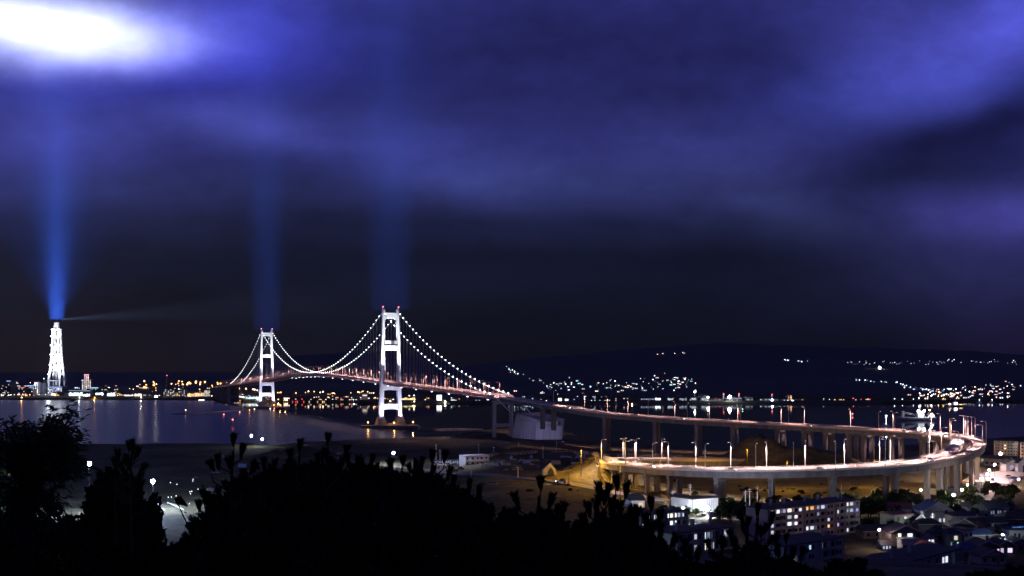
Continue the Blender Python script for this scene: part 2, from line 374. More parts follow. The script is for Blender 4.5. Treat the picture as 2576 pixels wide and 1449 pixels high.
def build_terrain():
    ys = [-120, -60, -30, -15, -6, 0]
    y = 1.5
    while y < 330: ys.append(y); y += max(1.2, y * .022)
    while y < 1150: ys.append(y); y += 5.0
    y = 1150
    while y < 2200: ys.append(y); y += 150
    while y < 2700: ys.append(y); y += 9
    while y < 3600: ys.append(y); y += 40
    while y < 30000: ys.append(y); y *= 1.045
    us = []
    u = -1.6
    while u < 1.6:
        us.append(u); u += .0052 if -.52 < u < .52 else .06
    v = []; f = []
    n = len(us)
    for yy in ys:
        w = max(yy, 90)
        if yy < 330: w = 90 + max(0, yy) * .75
        for u in us:
            x = u * max(yy, 60 + .0 * yy) if yy > 330 else u * (120 + max(0, yy) * (330 - 120) / 330)
            v.append((x, yy, ground_z(x, yy)))
    for j in range(len(ys) - 1):
        for i in range(n - 1):
            a = j * n + i; f.append((a, a + 1, a + n + 1, a + n))
    me = bpy.data.meshes.new('ground'); me.from_pydata(v, [], f)
    me.polygons.foreach_set('use_smooth', [True] * len(me.polygons))
    o = bpy.data.objects.new('ground', me); COL.objects.link(o); tag(o, kind='structure')
    m_ = pm('grassy_ground', (.085, .075, .05), .95, var=.45, scale=.09, bump=.6, spec=.1)
    nt = m_.node_tree; b = nt.nodes['Principled BSDF']
    # dry grass, bare gravel and dark undergrowth in patches; the hillside and far hills are wooded
    geo = nt.nodes.new('ShaderNodeNewGeometry'); sp = nt.nodes.new('ShaderNodeSeparateXYZ'); nt.links.new(geo.outputs['Position'], sp.inputs[0])
    t2 = nt.nodes.new('ShaderNodeTexNoise'); t2.inputs['Scale'].default_value = .018; t2.inputs['Detail'].default_value = 8; t2.inputs['Roughness'].default_value = .65
    nt.links.new(geo.outputs['Position'], t2.inputs[0])
    rp = nt.nodes.new('ShaderNodeValToRGB'); nt.links.new(t2.outputs[0], rp.inputs[0])
    e = rp.color_ramp.elements; e[0].position = .36; e[0].color = (.040, .040, .026, 1); e[1].position = .62; e[1].color = (.135, .118, .066, 1)
    x_ = rp.color_ramp.elements.new(.5); x_.color = (.09, .08, .045, 1)
    t3 = nt.nodes.new('ShaderNodeTexNoise'); t3.inputs['Scale'].default_value = .22; t3.inputs['Detail'].default_value = 8; t3.inputs['Roughness'].default_value = .7
    nt.links.new(geo.outputs['Position'], t3.inputs[0])
    mr = nt.nodes.new('ShaderNodeMapRange'); mr.inputs[1].default_value = .3; mr.inputs[2].default_value = .7; mr.inputs[3].default_value = .45; mr.inputs[4].default_value = 1.45; nt.links.new(t3.outputs[0], mr.inputs[0])
    mu = nt.nodes.new('ShaderNodeVectorMath'); mu.operation = 'SCALE'; nt.links.new(rp.outputs[0], mu.inputs[0]); nt.links.new(mr.outputs[0], mu.inputs[3])
    # wooded slopes: the camera hill (y < 320) and the hills beyond the water
    w1 = nt.nodes.new('ShaderNodeMapRange'); w1.inputs[1].default_value = 300; w1.inputs[2].default_value = 345; w1.inputs[3].default_value = 1; w1.inputs[4].default_value = 0; nt.links.new(sp.outputs[1], w1.inputs[0])
    w2 = nt.nodes.new('ShaderNodeMapRange'); w2.inputs[1].default_value = 2500; w2.inputs[2].default_value = 2700; nt.links.new(sp.outputs[1], w2.inputs[0])
    wm = nt.nodes.new('ShaderNodeMath'); wm.operation = 'MAXIMUM'; nt.links.new(w1.outputs[0], wm.inputs[0]); nt.links.new(w2.outputs[0], wm.inputs[1])
    mx = nt.nodes.new('ShaderNodeMix'); mx.data_type = 'RGBA'; nt.links.new(wm.outputs[0], mx.inputs[0]); nt.links.new(mu.outputs[0], mx.inputs[6]); mx.inputs[7].default_value = (.085, .09, .085, 1)
    nt.links.new(mx.outputs[2], b.inputs['Base Color'])
    bp = [q for q in nt.nodes if q.type == 'BUMP'][0]; nt.links.new(t3.outputs[0], bp.inputs['Height']); bp.inputs['Distance'].default_value = .9
    me.materials.append(m_)
build_terrain()

def build_water():
    mb = MB(); mb.add([(-9000, 350, 0), (9000, 350, 0), (30000, 30000, 0), (-30000, 30000, 0)], [(0, 1, 2, 3)])
    m_ = bpy.data.materials.new('sea_water'); m_.use_nodes = True; nt = m_.node_tree; b = nt.nodes['Principled BSDF']
    b.inputs['Base Color'].default_value = (.010, .012, .025, 1); b.inputs['IOR'].default_value = 1.333; b.inputs['Specular IOR Level'].default_value = .36
    geo = nt.nodes.new('ShaderNodeNewGeometry')
    def nz(scale3, sc, det):
        mp = nt.nodes.new('ShaderNodeMapping'); nt.links.new(geo.outputs['Position'], mp.inputs[0]); mp.inputs['Scale'].default_value = scale3
        t = nt.nodes.new('ShaderNodeTexNoise'); t.inputs['Scale'].default_value = sc; t.inputs['Detail'].default_value = det; nt.links.new(mp.outputs[0], t.inputs[0]); return t
    a = nz((1, 1, 1), .16, 4); c = nz((1, 1, 1), .022, 3)
    # ruffled water of the outer bay against the calm lee inside the bridge: a line from the far pier to the beach
    sp = nt.nodes.new('ShaderNodeSeparateXYZ'); nt.links.new(geo.outputs['Position'], sp.inputs[0])
    p1 = Vector((-447, 1905)); p2 = Vector((-75, 1075)); dv = (p2 - p1).normalized(); nv = Vector((-dv.y, dv.x))   # nv points to the lee side
    mm = lambda op, x, y: (lambda n: ([nt.links.new(v, n.inputs[i]) if not isinstance(v, (int, float)) else setattr(n.inputs[i], 'default_value', v) for i, v in enumerate((x, y))], setattr(n, 'operation', op), n.outputs[0])[2])(nt.nodes.new('ShaderNodeMath'))
    dist = mm('ADD', mm('ADD', mm('MULTIPLY', sp.outputs[0], nv.x), mm('MULTIPLY', sp.outputs[1], nv.y)), -(p1.x * nv.x + p1.y * nv.y))
    dist = mm('ADD', dist, mm('MULTIPLY', mm('ADD', c.outputs[0], -.5), 70.0))
    lee = nt.nodes.new('ShaderNodeMapRange'); lee.interpolation_type = 'SMOOTHSTEP'; lee.inputs[1].default_value = -25; lee.inputs[2].default_value = 25; nt.links.new(dist, lee.inputs[0])
    ro = nt.nodes.new('ShaderNodeMapRange'); ro.inputs[3].default_value = .25; ro.inputs[4].default_value = .025; nt.links.new(lee.outputs[0], ro.inputs[0]); nt.links.new(ro.outputs[0], b.inputs['Roughness'])
    bp = nt.nodes.new('ShaderNodeBump'); bp.inputs['Distance'].default_value = 1.0
    st = nt.nodes.new('ShaderNodeMapRange'); st.inputs[3].default_value = .20; st.inputs[4].default_value = .03; nt.links.new(lee.outputs[0], st.inputs[0]); nt.links.new(st.outputs[0], bp.inputs['Strength'])
    nt.links.new(a.outputs[0], bp.inputs['Height']); nt.links.new(bp.outputs[0], b.inputs['Normal'])
    o = mb.build('water', m_); tag(o, kind='structure')
build_water()
# ------------------------------------------------------------------ the suspension bridge
T1 = Vector((-146, 1275, 0)); T2 = Vector((-445.5, 1929, 0))
AX = (T2 - T1).normalized(); PX_ = Vector((AX.y, -AX.x, 0))      # along the bridge (away), across (to the right)
SPAN, SIDE, TOPZ = 720.0, 330.0, 139.0
def spline(tab, x):
    n = len(tab)
    for i in range(n - 1):
        if x <= tab[i + 1][0] or i == n - 2:
            (x0, y0), (x1, y1) = tab[i], tab[i + 1]
            def slope(k):
                if k == 0: return (tab[1][1] - tab[0][1]) / (tab[1][0] - tab[0][0])
                if k == n - 1: return (tab[-1][1] - tab[-2][1]) / (tab[-1][0] - tab[-2][0])
                return (tab[k + 1][1] - tab[k - 1][1]) / (tab[k + 1][0] - tab[k - 1][0])
            h = x1 - x0; t = (x - x0) / h
            return (2 * t**3 - 3 * t**2 + 1) * y0 + (t**3 - 2 * t**2 + t) * h * slope(i) + (-2 * t**3 + 3 * t**2) * y1 + (t**3 - t**2) * h * slope(i + 1)
DECKZ = [(-330, 43.5), (-165, 48.8), (0, 53.4), (180, 59.5), (360, 62.0), (540, 57.8), (720, 49.5), (885, 43.0), (1050, 37.5), (1200, 32.5), (1300, 29.0)]
def dz(s): return spline(DECKZ, s)
def BP(s, t, z): p = T1 + AX * s + PX_ * t; return Vector((p.x, p.y, z))
def cable_z(s):
    if 0 <= s <= SPAN: return 64.6 + (TOPZ - 64.6) * ((s - SPAN / 2) / (SPAN / 2)) ** 2
    if s < 0: t = -s / SIDE; end = dz(-SIDE) + 2.0
    else: t = (s - SPAN) / SIDE; end = dz(SPAN + SIDE) + 2.0
    return TOPZ + (end - TOPZ) * t - 4 * 15.0 * t * (1 - t)
CT = 9.4
bridge = thing('suspension_bridge', 'white floodlit suspension bridge with two portal towers and beaded cables', 'bridge', T1)
M['deck_steel'] = pm('bridge_deck_steel', (.42, .38, .40), .6, var=.1, scale=.15)
def screen_mat():
    m_ = pm('pink_glow_wind_screen', (.74, .62, .60), .6, var=.12, scale=.5); nt = m_.node_tree  # pink traffic glow put into the panel colour, translucent to pass lamp light
    b = nt.nodes['Principled BSDF']; out = nt.nodes['Material Output']
    tr = nt.nodes.new('ShaderNodeBsdfTranslucent'); tr.inputs[0].default_value = (.85, .62, .60, 1)
    mx = nt.nodes.new('ShaderNodeMixShader'); mx.inputs[0].default_value = .55
    nt.links.new(b.outputs[0], mx.inputs[1]); nt.links.new(tr.outputs[0], mx.inputs[2]); nt.links.new(mx.outputs[0], out.inputs[0]); return m_
M['screen'] = screen_mat()
def deck_secs(s0, s1, prof, step=30):
    n = max(1, int((s1 - s0) / step)); out = []
    for i in range(n + 1):
        s = s0 + (s1 - s0) * i / n; out.append([BP(s, t, dz(s) + z) for t, z in prof])
    return out
mb = MB(); mb.loft(deck_secs(-333, 1250, [(-9.6, .0), (9.6, .0), (10.6, -.9), (6.5, -2.6), (-6.5, -2.6), (-10.6, -.9)])); mb.build('deck_girder', M['deck_steel'], bridge, world=True)
mb = MB(); mb.loft(deck_secs(-333, 1250, [(-8.6, .06), (8.6, .06), (8.6, .02), (-8.6, .02)])); mb.build('roadway', M['road'], bridge, world=True)
for t in (-9.3, 9.3):
    mb = MB(); mb.loft(deck_secs(-333, 1250, [(t - .06, .03), (t + .06, .03), (t + .06, 1.9), (t - .06, 1.9)])); mb.build('wind_screen', M['screen'], bridge, world=True)
    mb = MB(); mb.loft(deck_secs(-333, 1250, [(t - .12, 1.9), (t + .12, 1.9), (t + .12, 2.1), (t - .12, 2.1)])); mb.build('handrail', M['rail'], bridge, world=True)
mb = MB(); mb.loft(deck_secs(-333, 1250, [(-.25, .07), (.25, .07), (.15, .9), (-.15, .9)])); mb.build('median_barrier', M['rail'], bridge, world=True)

M['bulb'] = em((.93, .95, 1.0), 9.0)
M['red_beacon'] = em((1.0, .12, .14), 6.0)
M['flood_lens'] = em((.95, .97, 1.0), 18.0)
def build_tower(s0, with_gondola):
    tw = bpy.data.objects.new('tower', None); COL.objects.link(tw); tw.parent = bridge
    base = 6.5
    for sg in (-1, 1):
        secs = []
        for z in (base, 25, 50, 80, 110, 135, TOPZ + 1):
            k = (z - base) / (TOPZ - base); c = sg * (11.6 + (8.7 - 11.6) * k); hw = 2.55 + (1.75 - 2.55) * k; hl = 3.2 + (2.4 - 3.2) * k; ch = .55
            secs.append([BP(s0 + y, c + x, z) for x, y in ((-hw + ch, -hl), (hw - ch, -hl), (hw, -hl + ch), (hw, hl - ch), (hw - ch, hl), (-hw + ch, hl), (-hw, hl - ch), (-hw, -hl + ch))])
        mb = MB(); mb.loft(secs); mb.build('leg', M['steel_white'], tw, world=True)
        mb = MB()   # shoe that grips the leg at its foot
        mb.loft([[BP(s0 + y, sg * 11.7 + x, z) for x, y in ((-w, -l), (w, -l), (w, l), (-w, l))] for z, w, l in ((base - .4, 5.2, 5.6), (base + 1.2, 5.0, 5.4), (base + 7, 3.1, 3.8))])
        mb.build('leg_shoe', M['concrete'], tw, world=True)
        mb = MB(); c = sg * 8.7
        mb.loft([[BP(s0 + y, c + x, z) for x, y in ((-w, -l), (w, -l), (w, l), (-w, l))] for z, w, l in ((TOPZ + 1, 1.5, 2.6), (TOPZ + 2.6, 1.3, 2.0), (TOPZ + 3.4, .5, .8))]); sad = mb.build('cable_saddle', M['steel_white'], tw, world=True)
        for q in (-1, 1):
            mb = MB(); p0 = BP(s0 + q * 1.7, c + sg * 1.0, TOPZ + 1); mb.tube([p0, p0 + Vector((0, 0, 4.2))], .28, 6); mb.build('mast', M['steel_white'], tw, world=True)
            if q == -1:
                mb = MB(); mb.ball(p0 + Vector((0, 0, 4.7)), .8); mb.build('beacon', M['red_beacon'], tw, world=True)
    def beam(z0, z1, hl, arch=0.0):
        secs = []
        k = ((z0 + z1) / 2 - base) / (TOPZ - base); c = 11.6 + (8.7 - 11.6) * k - 1.7
        for i in range(9):
            t = -c + 2 * c * i / 8; e = abs(t) / c; dr = arch * e ** 4
            secs.append([BP(s0 - hl, t, z0 - dr), BP(s0 + hl, t, z0 - dr), BP(s0 + hl, t, z1), BP(s0 - hl, t, z1)])
        mb = MB(); mb.loft(secs); mb.build('crossbeam', M['steel_white'], tw, world=True)
    d0 = dz(s0)
    beam(131.0, 137.6, 2.0, 2.5); beam(92.5, 97.6, 1.9, .6); beam(d0 - 8.5, d0 - 3.2, 2.2, .5); beam(22.0, 28.5, 2.4, .8)
    if with_gondola:
        for i, (t0, t1, m_) in enumerate(((-7.4, -.2, M['steel_white']), (.2, 3.8, M['roof_dark']), (4.1, 7.6, M['frame']))):
            mb = MB(); mb.hexa([BP(s0 + y, x, z) for z in (98.6, 104.2) for x, y in ((t0, -3.6), (t1, -3.6), (t1, 1.2), (t0, 1.2))]); mb.build('work_cabin', m_, tw, world=True)
        mb = MB(); mb.hexa([BP(s0 + y, x, z) for z in (97.7, 98.5) for x, y in ((-8.4, -4.2), (8.4, -4.2), (8.4, 2), (-8.4, 2))]); mb.build('work_platform', M['steel_grey'], tw, world=True)
    # floodlight housings at deck level and at the foot (the lamps themselves light the steel)
    for sl, sg in ((-20, -1), (-20, 1), (20, -1), (20, 1)):
        p = BP(s0 + sl, sg * 11.6, d0 + .2); mb = MB(); mb.box(p.x - .7, p.x + .7, p.y - .7, p.y + .7, p.z, p.z + 1.2); mb.build('floodlight', M['steel_grey'], tw, world=True)
        lamp('tower_flood', 'SPOT', p + Vector((0, 0, 1.6)) - T1, 3.4e5 * TPOW, (.88, .91, 1.0), tw, size=.5, angle=46, target=BP(s0, sg * 9.2, 112) - T1, blend=.8)
    for sl, sg in ((-24, -1), (-24, 1), (12, -1)):
        p = BP(s0 + sl * .62, sg * 16, 5.6)
        lamp('foot_flood', 'SPOT', p - T1, 7.5e4 * TPOW, (.66, .68, 1.0), tw, size=.5, angle=70, target=BP(s0, sg * 10.5, 36) - T1, blend=.8)
    return tw
TPOW = 1.6
build_tower(0, True); build_tower(SPAN, False)

# cables
for sg in (-1, 1):
    pts = []
    s = -SIDE
    while s <= SPAN + SIDE + .1: pts.append(BP(s, sg * CT * (1 - .07 * 0), cable_z(s))); s += 10
    anc = BP(-SIDE - 44, sg * CT, 29.5); pts = [anc] + pts + [BP(SPAN + SIDE + 60, sg * CT, 16)]
    mb = MB(); mb.tube(pts, .36, 6); mb.build('main_cable', M['cable'], bridge, world=True)
# lamps strung along the cables and hangers: the hundred that show largest are parts of their own
bulbs = []; hangs = []
for sg in (-1, 1):
    s = -SIDE + 8
    while s < SPAN + SIDE - 6:
        if abs(s) > 6 and abs(s - SPAN) > 6:
            bulbs.append(BP(s, sg * CT, cable_z(s) + .9))
            if cable_z(s) - dz(s) > 2.5: hangs.append((BP(s, sg * CT, dz(s)), cable_z(s) - dz(s)))
        s += 11.6
bulbs.sort(key=lambda p: p.y); hangs.sort(key=lambda h: -h[1] / h[0].y)
bm_ = MB().ball((0, 0, 0), .56, 8).mesh('cable_lamp', M['bulb'])
for p in bulbs[:100]:
    o = bpy.data.objects.new('cable_lamp', bm_); COL.objects.link(o); o.parent = bridge; o.location = p - T1
mb = MB()
for p in bulbs[100:]: mb.ball(p, .48, 6)
tag(mb.build('cable_lamp', M['bulb'], bridge, world=True), kind='stuff')
hm = MB().tube([(0, 0, 0), (0, 0, 1)], .13, 5).mesh('hanger', M['cable'])
for p, h in hangs[:100]:
    o = bpy.data.objects.new('hanger', hm); COL.objects.link(o); o.parent = bridge; o.location = p - T1; o.scale = (1, 1, h)
mb = MB()
for p, h in hangs[100:]: mb.tube([p, p + Vector((0, 0, h))], .13, 5)
tag(mb.build('hanger', M['cable'], bridge, world=True), kind='stuff')
# inspection lamps under the deck edge
um = MB().box(-.8, .8, -.4, .4, -.3, .3).mesh('deck_lamp', em((.95, .97, 1.0), 5.0))
for i in range(34):
    s = -310 + i * 25.0
    if abs(s) < 8: continue
    o = bpy.data.objects.new('deck_lamp', um); COL.objects.link(o); o.parent = bridge; o.location = BP(s, 6.2 if i % 2 else -6.2, dz(s) - 2.9) - T1
# side piers (bents) at the ends of the side spans
def bent(s0, zb, name='side_pier'):
    mb = MB(); d0 = dz(s0)
    for sg in (-1, 1):
        mb.loft([[BP(s0 + y, sg * 8.6 + x, z) for x, y in ((-1.5, -1.6), (1.5, -1.6), (1.5, 1.6), (-1.5, 1.6))] for z in (zb, d0 - 2.7)])
    k = zb + (d0 - zb) * .30
    for z0, z1 in ((k, k + 3.2), (d0 - 6.2, d0 - 3.2)):
        mb.hexa([BP(s0 + y, x, z) for z in (z0, z1) for x, y in ((-7.4, -1.2), (7.4, -1.2), (7.4, 1.2), (-7.4, 1.2))])
    mb.build(name, M['concrete'], bridge, world=True)
bent(-SIDE, 5.0)
for s0 in (SPAN + SIDE,): bent(s0, 2.0)
for s0 in (SPAN + SIDE + 45, SPAN + SIDE + 90, SPAN + SIDE + 140, SPAN + SIDE + 185):
    mb = MB(); mb.hexa([BP(s0 + y, x, z) for z in (1, dz(s0) - 2.7) for x, y in ((-8, -1.6), (8, -1.6), (8, 1.6), (-8, 1.6))]); mb.build('side_pier', M['concrete_dark'], bridge, world=True)
# far anchorage wall under the side span
mb = MB(); s0 = SPAN + SIDE
mb.hexa([BP(s0 + y, x, z) for z in (1, 31) for x, y in ((-9, 8), (9, 8), (9, 40), (-9, 40))])
tag(mb.build('anchorage', M['concrete_dark']), 'dark massive anchorage wall under the far end of the suspension bridge', 'anchorage')

# tower islands
def island(s0, ax_, ay_, label, lamps):
    c = T1 + AX * s0; t = thing('tower_island', label, 'bridge pier', c, group='islands under the bridge towers')
    mb = MB(); secs = []
    for r, z in ((1.03, -3), (1.03, 1.0), (1.0, 1.05), (1.0, 2.3), (.97, 2.4), (.96, 2.9)):
        sec = []
        for k in range(40):
            w = 2 * math.pi * k / 40; j = 1 + .012 * ((k * 7) % 5 - 2) * (z < 1.5)
            sec.append((ax_ * r * j * math.copysign(abs(math.cos(w)) ** .7, math.cos(w)), ay_ * r * j * math.copysign(abs(math.sin(w)) ** .8, math.sin(w)), z))
        secs.append(sec)
    mb.loft(secs); mb.build('rim_wall', M['concrete_dark'], t)
    mb = MB(); mb.loft([[Vector(BP(s0 + y, x, z)) for x, y in ((-w, -l), (w, -l), (w, l), (-w, l))] for z, w, l in ((2.6, 17, 9.5), (5.4, 16.5, 9), (5.5, 16.2, 8.6))]); mb.build('plinth', M['concrete'], t, world=True)
    for (lx, ly) in lamps:
        mb = MB(); mb.tube([(lx, ly, 2.9), (lx, ly, 5.8)], .22, 6); pole = mb.build('lamp_post', M['steel_grey'], t)
        mb = MB(); mb.ball((lx, ly, 6.5), .95); mb.build('lamp_globe', em(SODIUM, 8.0), pole)
        lamp('sodium_lamp', 'POINT', (lx, ly, 7.6), 2200, SODIUM, t, size=.4)
    return t
island(0, 35, 17, 'oval concrete island with orange lamps under the nearer bridge tower', [(-26, -6), (6, -14), (27, 2)])
island(SPAN, 40, 18, 'dark low island with orange lamps under the farther bridge tower', [(-30, -5), (16, -12), (34, 0), (22, 9)])
# searchlights beside the near tower's foot
for sg in (-1, 1):
    p = BP(-2, sg * 15.6, 5.5); t = thing('searchlight', f'blue searchlight on the near tower island, {"left" if sg < 0 else "right"} of the tower legs', 'searchlight', p, group='searchlights on the tower island')
    mb = MB(); mb.lathe([(.9, 0), (.9, .3), (.35, .5), (.35, .9), (.8, 1.2), (1.1, 2.0)], 12); mb.build('housing', M['steel_grey'], t)
    mb = MB(); mb.lathe([(1.0, 2.0), (.9, 2.06)], 12); mb.build('lens', em((.45, .65, 1.0), 5.0), t)
    lamp('search_beam', 'SPOT', (0, 0, 2.3), 2.2e5, (.25, .45, 1.0), t, size=.4, angle=12, rot=(R(180), 0, 0), blend=1.0)

# street lamps on the bridge deck
def make_lamp(name, h, arm, colmat, light, power, col, ang=150):
    t = thing(name, '', 'street lamp')
    mb = MB(); mb.tube([(0, 0, 0), (0, 0, .9), (0, 0, .9), (0, 0, h - .6), (arm * .18, 0, h - .1), (arm * .45, 0, h)], [.26, .26, .17, .13, .11, .09], 6); mb.build('pole', colmat, t)
    mb = MB(); mb.tube([(arm * .45, 0, h), (arm, 0, h + .12)], [.10, .09], 6); mb.build('arm', colmat, t)
    mb = MB(); mb.hexa([(arm - .2, -.28, h), (arm + 1.1, -.22, h + .02), (arm + 1.1, .22, h + .02), (arm - .2, .28, h), (arm - .2, -.2, h + .28), (arm + .9, -.15, h + .24), (arm + .9, .15, h + .24), (arm - .2, .2, h + .28)]); hd = mb.build('lantern', M['steel_grey'], t)
    mb = MB(); mb.box(arm, arm + .85, -.2, .2, h - .06, h - .005); mb.build('lens', em(col, light), hd)
    lamp('street_light', 'SPOT', (arm + .4, 0, h - .25), power, col, t, size=.25, angle=ang, rot=(0, 0, 0), blend=.4)
    return t
M['pole_taillit'] = pm('taillit_pole_paint', (.42, .20, .14), .5, var=.1)  # red of the tail lights put into the pole colour
DECKCOL = (1.0, .60, .58)
BLAMP = 26000.0
proto = make_lamp('street_lamp', 13.0, 2.6, M['pole_taillit'], 3.0, BLAMP, DECKCOL)
first = True
rzA = math.atan2(PX_.y, PX_.x)
for sg in (-1, 1):
    cnt = {}
    for i in range(46):
        s = -312 + 34.0 * i + (9 if sg > 0 else 0)
        if abs(s) < 9 or abs(s - SPAN) < 9: continue
        seg = 'before the nearer tower' if s < 0 else ('on the main span' if s < SPAN else 'beyond the farther tower')
        k = cnt.get(seg, 0); cnt[seg] = k + 1
        lab = f'{ordinal(k)} street lamp from the right on the bridge deck {seg}, {"left" if sg < 0 else "right"} edge'
        loc = BP(s, sg * 8.9, dz(s) + .05); rz = rzA + (0 if sg < 0 else math.pi)
        if first: o = proto; o.location = loc; o.rotation_euler = (0, 0, rz); tag(o, lab, None, 'street lamps along the suspension bridge'); first = False
        else: copy_thing(proto, loc, rz, lab, 'street lamps along the suspension bridge')

# ------------------------------------------------------------------ anchorage block at the near end
def anchorage():
    t = thing('anchorage', 'huge pale concrete anchorage block with raked cable face beside the viaduct', 'anchorage', P(1347, 1103, z=9))
    C = P(1347, 1103, D=927); L_ = P(1290, 1097, D=958); Rr = P(1412, 1103, D=930); dv = (L_ - C); dv.z = 0
    R2 = Rr + dv * 1.05; zb = 6.5
    def at(p, z): return Vector((p.x, p.y, z))
    lean = Vector((-1.6, 1.0, 0))
    mb = MB()   # raked block that takes the cables
    mb.add([at(C, zb), at(L_ - lean * -.6, zb), at(L_ + dv * .02 + Vector((24, 12, 0)), zb), at(C + Vector((24, 12, 0)), zb),
            at(C + Vector((2, 2, 0)), 25.5), at(L_ + Vector((3.2, 1, 0)), 30.2), at(L_ + Vector((26, 12, 0)), 30.2), at(C + Vector((26, 14, 0)), 25.5)],
           [(3, 2, 1, 0), (4, 5, 6, 7), (0, 1, 5, 4), (1, 2, 6, 5), (2, 3, 7, 6), (3, 0, 4, 7)]); mb.build('cable_block', M['concrete'], t, world=True)
    mb = MB(); e = Vector((.4, -.4, 0))
    q = [C + e, Rr + e, R2 + e, C + dv * .9 + e]
    mb.hexa([at(p, zb) for p in q] + [at(p, 20.2) for p in q])
    q2 = [C + e * 2 + Vector((.1, 1.2, 0)), Rr + Vector((-2.7, 1.2, 0)), R2 + Vector((-2.7, 0, 0)), C + dv * .8]
    mb.hexa([at(p, 20.2) for p in q2] + [at(p, 23.6) for p in q2]); mb.build('main_block', M['concrete'], t, world=True)
    mb = MB()
    for k in range(1, 6):     # pour joints as thin ledges
        z = zb + k * 2.4; a, b = C + e + Vector((.3, -.06, 0)), Rr + e + Vector((0, -.06, 0))
        mb.hexa([at(a, z), at(b, z), at(b + Vector((0, .1, 0)), z), at(a + Vector((0, .1, 0)), z), at(a, z + .12), at(b, z + .12), at(b + Vector((0, .1, 0)), z + .12), at(a + Vector((0, .1, 0)), z + .12)])
    mb.build('joint', M['concrete_dark'], t, world=True)
    p = C + dv * .35
    for i in range(2):
        lamp('block_fill', 'SPOT', Vector((-6 + 50 * i, 895, 8)) - t.location, 26000, (.52, .50, 1.0), t, size=1.0, angle=80, target=Vector((14 + 14 * i, 930, 16)) - t.location, blend=1.0)  # unseen spots added to tint the block violet
anchorage()
# ------------------------------------------------------------------ humid night air and its light shafts, from unseen lamps hung above the towers
WT = P(142.5, 974, D=2700)
def build_haze():
    mb = MB(); mb.box(-3500, 3500, -400, 5000, -8, 1150)
    m_ = bpy.data.materials.new('humid_air'); m_.use_nodes = True; nt = m_.node_tree; nt.nodes.clear()
    o = nt.nodes.new('ShaderNodeOutputMaterial'); v = nt.nodes.new('ShaderNodeVolumePrincipled')
    v.inputs['Density'].default_value = 0.9e-5; v.inputs['Color'].default_value = (.85, .9, 1, 1); v.inputs['Anisotropy'].default_value = 0.0
    nt.links.new(v.outputs[0], o.inputs['Volume'])
    h = mb.build('haze', m_); tag(h, kind='stuff')
build_haze()
def beam(p, power, spread, size, col=(.05, .17, 1.0)):
    d = bpy.data.lights.new('sky_beam', 'AREA'); d.shape = 'DISK'; d.size = size; d.energy = power; d.color = col; d.spread = R(spread)
    o = bpy.data.objects.new('sky_beam', d); COL.objects.link(o); o.location = p; o.rotation_euler = (R(180), 0, 0)
for pw, sp, sz in ((.6e6, 6.0, 26), (4.2e6, 16.0, 40), (1.1e7, 32.0, 36), (9.0e6, 80.0, 24)): beam(WT + Vector((0, 0, 172)), pw, sp, sz)  # floating disks; the widest is added for a halo over the tower
for T_, f in ((T1, 1.0), (T2, 1.25)):
    for pw, sp, sz in ((1.6e5, 5.0, 30), (8e5, 9.0, 50), (1.9e6, 26.0, 46)): beam(Vector((T_.x, T_.y, 141)), pw * f, sp, sz)
lamp('turning_beam', 'SPOT', WT + Vector((8, 0, 172)), 3.2e8, (.42, .54, 1.0), None, size=2.0, angle=12, target=WT + Vector((300, -10, 190)), blend=1.0)
# ------------------------------------------------------------------ the viaduct: approach and spiral loop
def VP(px, py, z, dx=0, dy=6): p = P(px, py, z=z); return Vector((p.x + dx, p.y + dy, z))
VPTS = [BP(-300, 0, dz(-300)), BP(-334, 0, dz(-334)), VP(1385, 1019, 40.5), VP(1510, 1040, 35.6), VP(1632, 1050, 33.0), VP(1740, 1058, 31.4), VP(1900, 1066.5, 30.0), VP(2060, 1075, 29.2), VP(2200, 1083, 28.5),
        VP(2320, 1091, 28.0), VP(2410, 1100, 27.5, -2, 5), VP(2466, 1113, 27.0, -6, 2), VP(2448, 1140, 26.3, -6, 3), VP(2350, 1163, 25.3, -2, 6), VP(2235, 1176, 24.4), VP(2093, 1183, 23.3), VP(1939, 1187, 22.0),
        VP(1800, 1186, 20.8), VP(1690, 1182, 19.6, 1, 6), VP(1590, 1174, 18.5, 4, 5), VP(1521, 1166, 17.5, 6, 2), VP(1512, 1160, 16.4, 7, -1), VP(1560, 1157, 15.2, 3, -4), VP(1660, 1157, 13.6, 0, -4), VP(1760, 1158, 12.0, 0, -3), VP(1860, 1160, 9.5), VP(1960, 1163, 7.0)]
def catmull(pts, n=14):
    out = []
    for i in range(1, len(pts) - 2):
        p0, p1, p2, p3 = pts[i - 1:i + 3]
        for k in range(n):
            t = k / n
            out.append(.5 * ((2 * p1) + (p2 - p0) * t + (2 * p0 - 5 * p1 + 4 * p2 - p3) * t * t + (3 * p1 - p0 - 3 * p2 + p3) * t ** 3))
    out.append(pts[-2]); return out
VC = catmull(VPTS)
for _ in range(6):
    VC = [VC[0]] + [(VC[i - 1] + VC[i] * 2 + VC[i + 1]) / 4 for i in range(1, len(VC) - 1)] + [VC[-1]]
NV = len(VC)
def vtan(i): t = VC[min(i + 1, NV - 1)] - VC[max(i - 1, 0)]; t.z = 0; return t.normalized()
def vnor(i): t = vtan(i); return Vector((t.y, -t.x, 0))      # to the right of travel = towards the loop's inside on the way out
cum = [0]
for i in range(1, NV): cum.append(cum[-1] + (VC[i] - VC[i - 1]).length)
